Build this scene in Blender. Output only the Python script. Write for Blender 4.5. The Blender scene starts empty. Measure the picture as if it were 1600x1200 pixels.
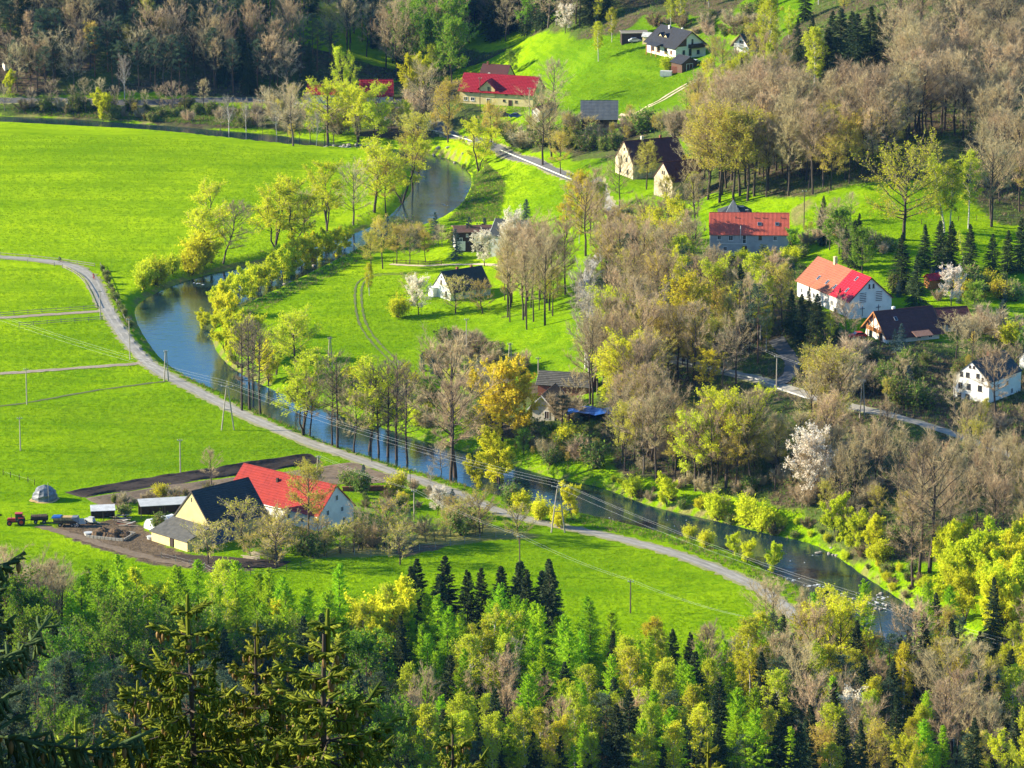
import bpy, math, random
import numpy as np
from mathutils import Vector, Matrix, Euler
D = bpy.data; SC = bpy.context.scene; COL = SC.collection
R_ = math.radians
# ---------------------------------------------------------------- camera, sky, sun, exposure
SUN_EL, SUN_AZ = 23.0, 6.0          # elevation; degrees the sun stands beyond due left (-X)
cam = D.objects.new('camera', D.cameras.new('camera')); COL.objects.link(cam)
cam.location = (0, 0, 240.6); cam.rotation_euler = (R_(90-14.0), 0, 0)
cam.data.sensor_width = 36; cam.data.lens = 36*6500/1600
cam.data.clip_start = 1.0; cam.data.clip_end = 9000
SC.camera = cam
wd = D.worlds.new('World'); SC.world = wd; wd.use_nodes = True
nt = wd.node_tree; bg = nt.nodes['Background']
sky = nt.nodes.new('ShaderNodeTexSky'); sky.sky_type = 'NISHITA'; sky.sun_disc = False
sky.sun_elevation = R_(SUN_EL); sky.sun_rotation = R_(270+SUN_AZ); sky.altitude = 300
sky.air_density = 1.0; sky.dust_density = 0.15; sky.ozone_density = 3.0
tint = nt.nodes.new('ShaderNodeMix'); tint.data_type = 'RGBA'; tint.blend_type = 'MULTIPLY'; tint.inputs[0].default_value = 1.0
tint.inputs[7].default_value = (.64, .95, 1.12, 1)      # the deep clear blue of a spring afternoon
nt.links.new(sky.outputs[0], tint.inputs[6]); nt.links.new(tint.outputs[2], bg.inputs[0]); bg.inputs[1].default_value = 0.105
sun = D.objects.new('sun', D.lights.new('sun', 'SUN')); COL.objects.link(sun)
sun.data.energy = 5.0; sun.data.angle = R_(0.53); sun.data.color = (1.0, .89, .68)
_sd = Vector((-math.cos(R_(SUN_AZ))*math.cos(R_(SUN_EL)), math.sin(R_(SUN_AZ))*math.cos(R_(SUN_EL)), math.sin(R_(SUN_EL))))
sun.rotation_euler = _sd.to_track_quat('Z', 'Y').to_euler(); sun.location = (-400, 500, 500)
SC.view_settings.view_transform = 'Standard'; SC.view_settings.look = 'None'
SC.view_settings.exposure = 1.45; SC.view_settings.gamma = 1.0; SC.view_settings.use_curve_mapping = False
SC.cycles.max_bounces = 6; SC.cycles.diffuse_bounces = 3; SC.cycles.transmission_bounces = 3; SC.cycles.volume_bounces = 0
SC.cycles.transparent_max_bounces = 4; SC.cycles.volume_step_rate = 4


H_CAM = 240.6; PITCH = math.radians(14.0); FPX = 6500.0
CP, SP = math.cos(PITCH), math.sin(PITCH)
def ray(px, py):
    a = (px-800.0)/FPX; b = -(py-600.0)/FPX
    return np.array([a, CP+b*SP, -SP+b*CP])
def on_plane(px, py, z):
    d = ray(px, py); t = (z-H_CAM)/d[2]
    return np.array([d[0]*t, d[1]*t, z])
def project(x, y, z):
    dz = z-H_CAM
    w = y*CP-dz*SP; u = x; v = y*SP+dz*CP
    return 800+FPX*u/w, 600-FPX*v/w
# terrain control columns: image column -> bottom point (row, height), then (row, slope in degrees up to that row)
COLS = {
 -500: [(1200,2),[(1050,-1.5),(950,-1),(880,0),(600,0),(200,.2),(165,.6),(100,36),(0,40)]],
 0:   [(1200,2),[(1050,-1.5),(950,-1),(880,0),(600,0),(350,0),(200,0),(165,.9),(100,36),(0,40)]],
 250: [(1200,2),[(1050,-1.5),(950,-1),(880,0),(720,0),(500,0),(350,0),(210,0),(165,.9),(110,34),(0,40)]],
 450: [(1200,2),[(1050,-1.5),(950,-1),(880,0),(720,0),(560,0),(450,0),(300,0),(230,0),(165,.9),(110,20),(0,22)]],
 600: [(1200,2),[(1050,-1.5),(950,-.5),(850,-.2),(740,0),(600,.3),(470,.5),(390,0),(240,0),(165,1.5),(110,4),(0,9)]],
 750: [(1200,2),[(1050,-1.5),(950,-1),(850,-.2),(770,-.3),(690,1),(600,1.0),(500,1.4),(400,.6),(345,-1),(260,0),(200,2),(150,2.5),(100,3),(0,8)]],
 900: [(1200,2),[(1050,-1.5),(950,-1),(850,0),(740,0),(690,6),(600,6),(500,4),(400,2.5),(320,2.4),(230,3.2),(150,5),(80,7),(0,13)]],
 1050:[(1200,2),[(1050,-1.5),(950,-.5),(850,0),(785,0),(700,12),(600,11),(500,5),(400,4.5),(300,3.5),(200,2.8),(100,3),(0,9)]],
 1200:[(1200,2),[(1050,-1.5),(950,-.5),(850,0),(815,0),(720,14),(640,15),(590,7),(500,7),(400,6.5),(300,6.5),(200,5),(100,5),(0,8)]],
 1400:[(1200,2),[(1050,-1),(960,-.5),(910,0),(800,9),(710,17),(640,9),(560,7),(450,7),(340,8),(250,11),(100,11),(0,11)]],
 1600:[(1200,2),[(1080,-.7),(970,0),(900,3),(800,7),(700,9),(600,8),(450,7),(330,8),(250,11),(100,12),(0,12)]],
 2100:[(1200,2),[(1080,-.5),(970,2),(900,4),(800,7),(700,9),(600,8),(450,7),(330,9),(250,11),(100,12),(0,12)]],
}
CTRL = []
for _px, (_b, _segs) in COLS.items():
    _p = on_plane(_px, *_b); CTRL.append(_p)
    _Y, _z = _p[1], _p[2]
    for _r, _s in _segs:
        d = ray(_px, _r); k = -d[2]/d[1]; s = .75*math.tan(math.radians(_s))
        Y = (H_CAM-_z+s*_Y)/(k+s); z = _z+s*(Y-_Y)
        CTRL.append(np.array([d[0]/d[1]*Y, Y, z])); _Y, _z = Y, z
for _X in (-260, -120, 0, 120, 260):
    for _Y, _z in ((640,8),(560,24),(440,56),(300,104),(180,150),(65,199),(15,234),(-60,252)):
        CTRL.append(np.array([_X, _Y, _z]))
for _X in (-300, -100, 100, 300):
    for _Y, _z in ((1650,95),(1900,140),(2600,190)):
        CTRL.append(np.array([_X, _Y, _z]))
CTRL += [np.array(q, float) for q in ((-230,1450,66),(-160,1450,64),(-110,1452,58),(-65,1465,42),(-20,1480,28),(30,1500,40),(-120,1550,105),(80,1520,75))]
CTRL = np.array(CTRL)
def _tps(r2): return 0.5*r2*np.log(np.maximum(r2, 1e-9))
_S = 400.0
_P = CTRL[:, :2]/_S
_n = len(_P)
_K = _tps(((_P[:,None]-_P[None])**2).sum(-1)) + 0.0006*np.eye(_n)
_Q = np.c_[np.ones(_n), _P]
_W = np.linalg.solve(np.block([[_K, _Q],[_Q.T, np.zeros((3,3))]]), np.r_[CTRL[:,2], 0,0,0])
def base_h(x, y):
    x = np.asarray(x, float); y = np.asarray(y, float)
    sh = x.shape; p = np.c_[x.ravel(), y.ravel()]/_S
    out = np.empty(len(p))
    for i in range(0, len(p), 20000):
        q = p[i:i+20000]
        out[i:i+20000] = _tps(((q[:,None]-_P[None])**2).sum(-1))@_W[:_n] + _W[_n] + q@_W[_n+1:]
    return out.reshape(sh)
WATER = -1.7
RIVER_LEFT = [(-60,187),(0,191),(60,194),(150,199),(200,201),(280,207),(340,217),(400,224),(450,229),(520,235),(580,238),(625,243),(646,262),(650,283),(640,305),(620,327),(600,346),(572,358),(540,370),(500,384),(450,401),(420,408),(380,417),(340,425),(300,436),(262,449),(230,465),(214,477),(210,488),(214,504),(222,520),(235,540),(250,560),(275,578),(303,595),(345,612),(385,632),(430,655),(480,679),(520,698),(570,713),(620,730),(660,743),(700,752),(740,764),(790,778),(840,790),(895,800),(935,808),(975,817),(1020,828),(1062,839),(1125,854),(1175,877),(1215,901),(1262,923),(1320,962),(1365,992),(1400,1015),(1450,1050),(1560,1110)]
RIVER_RIGHT = [(-60,178),(0,182),(100,185),(160,190),(240,195),(330,203),(400,208),(440,212),(500,220),(570,227),(630,234),(668,240),(690,245),(712,252),(733,266),(738,282),(733,300),(722,322),(702,338),(680,350),(640,361),(600,371),(572,382),(545,398),(520,410),(480,428),(440,448),(400,468),(360,486),(338,505),(330,530),(340,555),(370,582),(420,607),(470,628),(500,638),(540,648),(600,670),(650,686),(675,693),(712,702),(750,711),(815,731),(862,747),(900,754),(940,761),(975,775),(1012,790),(1075,805),(1125,815),(1200,835),(1250,843),(1290,858),(1320,877),(1350,900),(1400,932),(1432,955),(1480,990),(1540,1030),(1640,1095)]
def smooth_line(pts, step=1.5, it=2):
    pts = np.array(pts, float)
    for _ in range(it):
        q = np.empty((2*len(pts), pts.shape[1])); q[0::2] = pts; q[1::2] = pts
        a = .75*pts[:-1]+.25*pts[1:]; b = .25*pts[:-1]+.75*pts[1:]
        q = np.empty((2*len(a)+2, pts.shape[1])); q[0] = pts[0]; q[-1] = pts[-1]; q[1:-1:2] = a; q[2:-1:2] = b
        pts = q
    d = np.r_[0, np.cumsum(np.linalg.norm(np.diff(pts[:, :2], axis=0), axis=1))]
    n = max(2, int(d[-1]/step)); t = np.linspace(0, d[-1], n)
    return np.c_[[np.interp(t, d, pts[:,k]) for k in range(pts.shape[1])]].T
def to_world(line, z): return np.array([on_plane(x, y, z) for x, y in line])[:, :2]
RL = smooth_line(to_world(RIVER_LEFT, WATER), 3.0); RR = smooth_line(to_world(RIVER_RIGHT, WATER), 3.0)
RIVER_POLY = np.r_[RL, RR[::-1]]
def inside(poly, x, y):
    c = np.zeros(x.shape, bool); n = len(poly)
    x0, y0 = poly[:,0], poly[:,1]; x1, y1 = np.roll(x0, -1), np.roll(y0, -1)
    for i in range(n):
        if y0[i] == y1[i]: continue
        m = ((y0[i] > y) != (y1[i] > y)) & (x < (x1[i]-x0[i])*(y-y0[i])/(y1[i]-y0[i])+x0[i])
        c ^= m
    return c
def seg_dist(line, x, y, closed=False):
    d = np.full(x.shape, 1e9); L = np.r_[line, line[:1]] if closed else line
    for a, b in zip(L[:-1], L[1:]):
        ab = b-a; t = np.clip(((x-a[0])*ab[0]+(y-a[1])*ab[1])/max(1e-9, ab@ab), 0, 1)
        d = np.minimum(d, np.hypot(x-a[0]-t*ab[0], y-a[1]-t*ab[1]))
    return d
def signed(poly, x, y):
    d = seg_dist(poly, x, y, True); return np.where(inside(poly, x, y), -d, d)
def sstep(a, b, v):
    t = np.clip((v-a)/(b-a), 0, 1); return t*t*(3-2*t)
def vnoise(x, y, s, seed):
    r = np.random.RandomState(seed).rand(256, 256)
    u = np.asarray(x)/s+7.3*seed; v = np.asarray(y)/s+3.1*seed
    i = np.floor(u).astype(int); j = np.floor(v).astype(int); fu = u-i; fv = v-j
    fu = fu*fu*(3-2*fu); fv = fv*fv*(3-2*fv)
    g = lambda a, b: r[a % 256, b % 256]
    return (g(i,j)*(1-fu)+g(i+1,j)*fu)*(1-fv)+(g(i,j+1)*(1-fu)+g(i+1,j+1)*fu)*fv-.5
def axis(lo, a, b, hi, step, grow):
    core = list(np.arange(a, b+1e-6, step)); s = step; v = core[-1]; up = []
    while v < hi: s *= grow; v += s; up.append(v)
    s = step; v = core[0]; dn = []
    while v > lo: s *= grow; v -= s; dn.append(v)
    return np.array(dn[::-1]+core+up)
GX = axis(-1600, -196, 200, 1600, 2.0, 1.25)
GY = axis(-300, 655, 1480, 3000, 2.5, 1.22)
PADS = [(-60.75, 834.55, 10.2), (-46.92, 848.03, 14.8), (78.72, 962.43, 14.4), (90.21, 935.94, 9.1), (59.21, 1017.53, 11.2), (-3.21, 1298.87, 13.9), (25.8, 1211.94, 6.9), (38.24, 1129.25, 10.3), (44.51, 1091.06, 7.1), (-12.98, 1048.11, 7.9), (-10.7, 1104.9, 6.7), (105.76, 897.99, 8.8), (50.73, 1271.89, 10.1), (70.37, 1238.63, 4.0)]
def build_heights():
    X, Y = np.meshgrid(GX, GY, indexing='ij')
    cx = np.clip(X, -420, 420); cy = np.clip(Y, -100, 2700)
    Z = base_h(cx, cy)
    near = (np.abs(X) < 330) & (Y > 600) & (Y < 1700)
    hill = np.clip((Z-3)/12, 0, 1)
    Z = Z + near*(vnoise(X,Y,34,1)*(.5+2.0*hill)+vnoise(X,Y,13,2)*(.2+.9*hill)+vnoise(X,Y,5,3)*(.12+.35*hill))
    for px_, py_, r_ in PADS:      # level ground under the houses
        z0 = float(base_h(px_, py_)); d_ = np.hypot(X-px_, Y-py_); Z = np.where(d_ < 2.2*r_, z0+(Z-z0)*sstep(r_, 2.2*r_, d_), Z)
    sd = np.full(X.shape, 1e3); m = near & (Y > 670)
    sd[m] = signed(RIVER_POLY, X[m], Y[m])
    bank = np.maximum(Z, WATER+.9)
    Zr = np.where(sd < 0, WATER-np.minimum(1.3, .5*(-sd)), WATER+(bank-WATER)*sstep(0, 5.0, sd)+.25*np.clip(sd,0,1)*(sd<5))
    Z = np.where(sd < 5, Zr, np.where(Y>670, bank, Z))
    return X, Y, Z, sd
TX, TY, TZ, TSD = build_heights()
def height(x, y):
    x = np.asarray(x, float); y = np.asarray(y, float)
    i = np.clip(np.searchsorted(GX, x)-1, 0, len(GX)-2); j = np.clip(np.searchsorted(GY, y)-1, 0, len(GY)-2)
    u = (x-GX[i])/(GX[i+1]-GX[i]); v = (y-GY[j])/(GY[j+1]-GY[j])
    # the quads are split along the (0,0)-(1,1) diagonal
    z00, z10, z01, z11 = TZ[i,j], TZ[i+1,j], TZ[i,j+1], TZ[i+1,j+1]
    return np.where(u > v, z00+u*(z10-z00)+v*(z11-z10), z00+v*(z01-z00)+u*(z11-z01))
def ground(px, py):
    d = ray(px, py); t = np.arange(640.0, 2000.0, 2.0)/d[1]
    z = H_CAM+d[2]*t; h = height(d[0]*t, d[1]*t)
    k = np.argmax(z < h)
    a, b = (t[k-1], t[k]) if k > 0 else (t[0], t[1])
    for _ in range(14):
        m = .5*(a+b)
        if H_CAM+d[2]*m < height(d[0]*m, d[1]*m): b = m
        else: a = m
    return np.array([d[0]*b, d[1]*b, float(height(d[0]*b, d[1]*b))])
# ---------------------------------------------------------------- materials
def nmat(name):
    m = D.materials.new(name); m.use_nodes = True; t = m.node_tree
    return m, t, t.nodes['Principled BSDF'], t.nodes['Material Output']
def N(t, typ, **kw):
    n = t.nodes.new('ShaderNode'+typ)
    for k, v in kw.items(): setattr(n, k, v)
    return n
def noise(t, vec, scale, detail=3, rough=.55):
    n = N(t, 'TexNoise'); n.inputs['Scale'].default_value = scale; n.inputs['Detail'].default_value = detail; n.inputs['Roughness'].default_value = rough
    if vec is not None: t.links.new(vec, n.inputs['Vector'])
    return n.outputs['Fac']
def ramp(t, fac, lo, hi):
    n = N(t, 'MapRange'); n.inputs[1].default_value = lo; n.inputs[2].default_value = hi
    t.links.new(fac, n.inputs[0]); return n.outputs[0]
def mix(t, fac, a, b, mode='MIX'):
    n = N(t, 'Mix', data_type='RGBA', blend_type=mode)
    if isinstance(fac, (int, float)): n.inputs[0].default_value = fac
    else: t.links.new(fac, n.inputs[0])
    for i, c in ((6, a), (7, b)):
        if isinstance(c, (tuple, list)): n.inputs[i].default_value = (*c[:3], 1)
        else: t.links.new(c, n.inputs[i])
    return n.outputs[2]
def math_(t, op, a, b=0.0):
    n = N(t, 'Math', operation=op)
    for i, c in ((0, a), (1, b)):
        if isinstance(c, (int, float)): n.inputs[i].default_value = c
        else: t.links.new(c, n.inputs[i])
    return n.outputs[0]
def coords(t, scale=(1,1,1)):
    tc = N(t, 'TexCoord'); mp = N(t, 'Mapping'); mp.inputs['Scale'].default_value = scale
    t.links.new(tc.outputs['Object'], mp.inputs[0]); return mp.outputs[0]
def bump(t, p, h, strength=.4, dist=.1):
    b = N(t, 'Bump'); b.inputs['Strength'].default_value = strength; b.inputs['Distance'].default_value = dist
    t.links.new(h, b.inputs['Height']); t.links.new(b.outputs[0], p.inputs['Normal'])
def plain(name, c, c2=None, rough=.8, scale=1.5, metal=0.0, bmp=.25, sc=(1,1,1), spec=.3):
    m, t, p, o = nmat(name); v = coords(t, sc)
    c2 = c2 or tuple(x*.68 for x in c)
    f = noise(t, v, scale, 5, .65)
    t.links.new(mix(t, ramp(t, f, .35, .68), c, c2), p.inputs['Base Color'])
    p.inputs['Roughness'].default_value = rough; p.inputs['Metallic'].default_value = metal; p.inputs['Specular IOR Level'].default_value = spec
    if bmp: bump(t, p, f, bmp, .05)
    return m
def tiles(name, c, c2, rough=.6, col=.33, streak=.5):
    "roof covering: pan columns along the ridge (x), weather streaks down the slope"
    m, t, p, o = nmat(name); v = coords(t)
    sp = N(t, 'SeparateXYZ'); t.links.new(v, sp.inputs[0])
    w = math_(t, 'SINE', math_(t, 'MULTIPLY', sp.outputs[0], 2*math.pi/col))
    f = noise(t, v, .8, 5, .7); f2 = noise(t, coords(t, (3, .25, .25)), 1.2, 4)
    k = math_(t, 'ADD', math_(t, 'MULTIPLY', f, 1-streak), math_(t, 'MULTIPLY', f2, streak))
    t.links.new(mix(t, ramp(t, k, .36, .66), c, c2), p.inputs['Base Color'])
    p.inputs['Roughness'].default_value = rough; p.inputs['Specular IOR Level'].default_value = .25
    bump(t, p, w, .5, .05); return m
def leaf(name, c1, c2, trans=.4, var=.28, rough=.6):
    m, t, p, o = nmat(name)
    g = N(t, 'NewGeometry'); oi = N(t, 'ObjectInfo')
    c = mix(t, g.outputs['Random Per Island'], c1, c2)
    hs = N(t, 'HueSaturation'); t.links.new(c, hs.inputs['Color'])
    mr = N(t, 'MapRange'); mr.inputs[3].default_value = 1-var; mr.inputs[4].default_value = 1+var; t.links.new(oi.outputs['Random'], mr.inputs[0]); t.links.new(mr.outputs[0], hs.inputs['Value'])
    mh = N(t, 'MapRange'); mh.inputs[3].default_value = .485; mh.inputs[4].default_value = .52
    t.links.new(math_(t, 'FRACT', math_(t, 'MULTIPLY', oi.outputs['Random'], 7.31)), mh.inputs[0]); t.links.new(mh.outputs[0], hs.inputs['Hue'])
    d = N(t, 'BsdfDiffuse'); tr = N(t, 'BsdfTranslucent'); mx = N(t, 'MixShader'); mx.inputs[0].default_value = trans
    t.links.new(hs.outputs[0], d.inputs[0]); t.links.new(hs.outputs[0], tr.inputs[0])
    t.links.new(d.outputs[0], mx.inputs[1]); t.links.new(tr.outputs[0], mx.inputs[2]); t.links.new(mx.outputs[0], o.inputs[0])
    t.nodes.remove(p); return m
def glass_mat(name, c):
    m, t, p, o = nmat(name); p.inputs['Base Color'].default_value = (*c, 1); p.inputs['Roughness'].default_value = .08; p.inputs['Specular IOR Level'].default_value = .6; return m

M = {}
M['bark'] = plain('bark_brown', (.085,.062,.045), (.04,.03,.022), .95, 3, sc=(1,1,.25))
M['bark_grey'] = plain('bark_grey', (.16,.13,.10), (.07,.055,.045), .95, 3, sc=(1,1,.25))
M['bark_pine'] = plain('bark_pine', (.20,.10,.05), (.08,.05,.035), .95, 2, sc=(1,1,.3))
M['bark_birch'] = plain('bark_birch', (.72,.68,.60), (.10,.09,.08), .8, 2.2, sc=(.6,.6,1.6))
M['twig'] = leaf('twig_brown', (.60,.465,.26), (.35,.27,.155), .25, .22)
M['twig_grey'] = leaf('twig_grey', (.60,.49,.30), (.38,.305,.19), .25, .2)
M['twig_pale'] = leaf('twig_pale', (.50,.44,.34), (.30,.25,.19), .05, .15)
M['twig_dark'] = leaf('twig_dark', (.30,.235,.15), (.17,.135,.09), .15, .25)
M['leaf_bud'] = leaf('leaf_bud', (.68,.57,.07), (.46,.41,.055), .45, .2)
M['leaf_willow'] = leaf('leaf_willow', (.74,.74,.03), (.52,.57,.025), .5, .16)
M['leaf_green'] = leaf('leaf_green', (.25,.40,.025), (.13,.24,.02), .4, .25)
M['leaf_yellow'] = leaf('leaf_yellow', (.66,.58,.025), (.47,.43,.025), .45, .14)
M['leaf_gold'] = leaf('leaf_gold', (.82,.62,.05), (.66,.47,.04), .45, .06)
M['leaf_birch'] = leaf('leaf_birch', (.62,.65,.03), (.42,.46,.028), .5, .2)
M['leaf_larch'] = leaf('leaf_larch', (.44,.64,.018), (.25,.41,.015), .5, .22)
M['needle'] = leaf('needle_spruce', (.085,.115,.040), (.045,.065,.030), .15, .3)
M['needle_blue'] = leaf('needle_blue', (.11,.17,.145), (.055,.09,.08), .12, .2)
M['needle_pine'] = leaf('needle_pine', (.12,.165,.085), (.06,.095,.055), .2, .25)
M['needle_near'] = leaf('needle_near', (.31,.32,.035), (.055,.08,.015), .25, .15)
M['cone'] = plain('spruce_cone', (.30,.17,.045), (.16,.09,.03), .6, 9)
M['blossom'] = leaf('blossom_white', (.86,.80,.68), (.74,.66,.52), .4, .06)
M['shrub'] = leaf('leaf_shrub', (.20,.28,.04), (.10,.15,.03), .35, .3)
M['dryweed'] = leaf('dry_weeds', (.36,.26,.15), (.22,.16,.09), .3, .1)

M['white'] = plain('white_render', (.80,.78,.72), (.66,.64,.58), .9, .5, bmp=.1)
M['white_old'] = plain('old_white_render', (.74,.70,.60), (.48,.42,.32), .9, .9, bmp=.15)
M['cream'] = plain('cream_render', (.56,.46,.22), (.46,.37,.17), .9, .5, bmp=.1)
M['cream_light'] = plain('pale_cream_render', (.60,.52,.36), (.30,.23,.13), .9, 1.3, bmp=.2)
M['ochre'] = plain('ochre_render', (.72,.58,.29), (.56,.44,.21), .9, .6, bmp=.1)
M['greywall'] = plain('grey_render', (.44,.45,.44), (.31,.32,.32), .9, .6, bmp=.1)
M['greypale'] = plain('pale_grey_render', (.46,.47,.45), (.34,.35,.34), .9, .6)
M['concrete'] = plain('concrete', (.36,.33,.27), (.22,.20,.16), .9, 1.5)
M['brick'] = plain('brick_red', (.28,.10,.055), (.18,.07,.045), .9, 4)
M['wood'] = plain('wood_brown', (.12,.062,.035), (.065,.036,.022), .8, 4, sc=(1,1,.2))
M['wood_dark'] = plain('wood_dark', (.055,.032,.024), (.03,.02,.016), .8, 4)
M['wood_orange'] = plain('wood_orange', (.46,.20,.055), (.30,.12,.035), .6, 4)
M['wood_grey'] = plain('wood_weathered', (.34,.30,.24), (.20,.17,.13), .9, 5)
M['wood_pale'] = plain('wood_pale', (.48,.40,.28), (.32,.26,.18), .9, 5)
M['red_tile'] = tiles('red_metal_tile', (.40,.046,.026), (.22,.026,.02), .5)
M['red_pan'] = tiles('red_clay_tile', (.62,.13,.075), (.44,.09,.055), .6)
M['red_bright'] = tiles('bright_red_sheet', (.50,.018,.028), (.40,.014,.024), .4, 1.1, .2)
M['orange_tile'] = tiles('pale_orange_tile', (.40,.145,.075), (.26,.095,.055), .75)
M['crimson'] = tiles('crimson_sheet', (.33,.020,.030), (.24,.016,.024), .45, .5, .2)
M['maroon'] = tiles('maroon_tile', (.12,.042,.034), (.075,.028,.026), .6)
M['slate'] = tiles('dark_slate', (.056,.066,.066), (.032,.039,.040), .7, .3, .3)
M['anthracite'] = tiles('anthracite_tile', (.045,.046,.05), (.03,.03,.034), .6)
M['felt'] = plain('roofing_felt', (.115,.11,.095), (.06,.058,.052), .9, 1.2)
M['grey_sheet'] = tiles('grey_sheet', (.15,.165,.17), (.09,.10,.11), .7, .35, .4)
M['thatch'] = plain('weathered_shingle', (.20,.155,.115), (.10,.08,.06), .95, 3)
M['rust_roof'] = plain('rusty_sheet', (.25,.14,.095), (.16,.085,.06), .8, 2)
M['white_sheet'] = plain('white_sheet', (.60,.60,.57), (.40,.39,.36), .5, 1)
M['blue_tarp'] = plain('blue_tarp', (.022,.095,.36), (.015,.06,.24), .35, 1.5, bmp=.6)
M['grey_tarp'] = plain('grey_tarp', (.22,.23,.25), (.08,.085,.10), .5, 1.0, bmp=.6)
M['film'] = plain('greenhouse_film', (.70,.72,.70), (.52,.54,.52), .35, 1)
M['glass'] = glass_mat('window_glass', (.03,.04,.05))
M['frame'] = plain('white_frame', (.78,.77,.74), (.68,.67,.63), .5, 2, bmp=0)
M['darkframe'] = plain('dark_frame', (.08,.06,.05), (.05,.04,.035), .6, 2, bmp=0)
M['metal'] = plain('grey_metal', (.42,.43,.44), (.30,.31,.32), .45, 3, .6, bmp=.05)
M['rail'] = plain('rail_white', (.66,.66,.63), (.5,.5,.48), .4, 3, .2, bmp=.05)
M['wire'] = plain('wire_aluminium', (.50,.49,.46), (.42,.41,.39), .9, 3, bmp=0)
M['pole'] = plain('pole_concrete', (.42,.37,.30), (.30,.26,.2), .9, 3)
M['pole_dark'] = plain('pole_wood', (.13,.095,.065), (.08,.06,.045), .9, 3)
M['rubber'] = plain('rubber', (.025,.025,.026), (.015,.015,.016), .9, 5)
M['red_paint'] = plain('red_paint', (.52,.045,.03), (.42,.035,.025), .4, 2, bmp=.03)
M['black_paint'] = plain('black_paint', (.03,.03,.033), (.02,.02,.022), .5, 2, bmp=.03)
M['blue_paint'] = plain('blue_car_paint', (.05,.10,.26), (.04,.08,.22), .3, 2, bmp=.0)
M['silver_paint'] = plain('silver_car_paint', (.5,.52,.54), (.44,.46,.48), .3, 2, bmp=.0)
M['straw'] = plain('straw', (.52,.36,.15), (.36,.24,.09), .95, 3, bmp=.6)
M['dung'] = plain('dung', (.16,.10,.05), (.06,.04,.025), .95, 2, bmp=.8)
M['log'] = plain('log_bark', (.17,.115,.07), (.06,.045,.03), .95, 4)
M['asphalt'] = plain('asphalt', (.30,.28,.235), (.19,.178,.15), .9, .3, bmp=.15)
M['worn'] = plain('worn_asphalt', (.34,.32,.27), (.24,.225,.19), .9, .25, bmp=.1)
M['asphalt_dark'] = plain('asphalt_dark', (.12,.118,.115), (.085,.084,.082), .9, .7, bmp=.15)
M['verge'] = plain('gravel_verge', (.30,.27,.13), (.17,.20,.05), .95, 1.6, bmp=.3)
M['gravel'] = plain('gravel_track', (.33,.27,.19), (.22,.17,.11), .95, 1.2, bmp=.4)
M['gravel_pale'] = plain('pale_gravel', (.56,.46,.31), (.42,.34,.22), .95, 1.2, bmp=.4)
M['rut'] = plain('rut_soil', (.13,.15,.04), (.09,.11,.03), .95, 1.5, bmp=.4)
M['soil_dark'] = plain('soil_dark', (.062,.042,.028), (.036,.026,.019), .95, 1.5, bmp=.7)
M['soil'] = plain('soil_brown', (.20,.145,.09), (.12,.085,.052), .95, 1.2, bmp=.7)
M['foam'] = plain('foam', (.72,.74,.74), (.4,.42,.42), .5, 3, bmp=.2)
M['stone'] = plain('river_stone', (.34,.31,.26), (.2,.18,.15), .85, 2)
M['skin'] = plain('skin', (.45,.26,.17), (.4,.22,.15), .6, 3, bmp=0)
M['cloth_dark'] = plain('dark_cloth', (.04,.045,.07), (.03,.03,.05), .9, 6, bmp=.1)
M['cloth_red'] = plain('red_cloth', (.4,.06,.05), (.3,.05,.04), .9, 6, bmp=.1)
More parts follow.
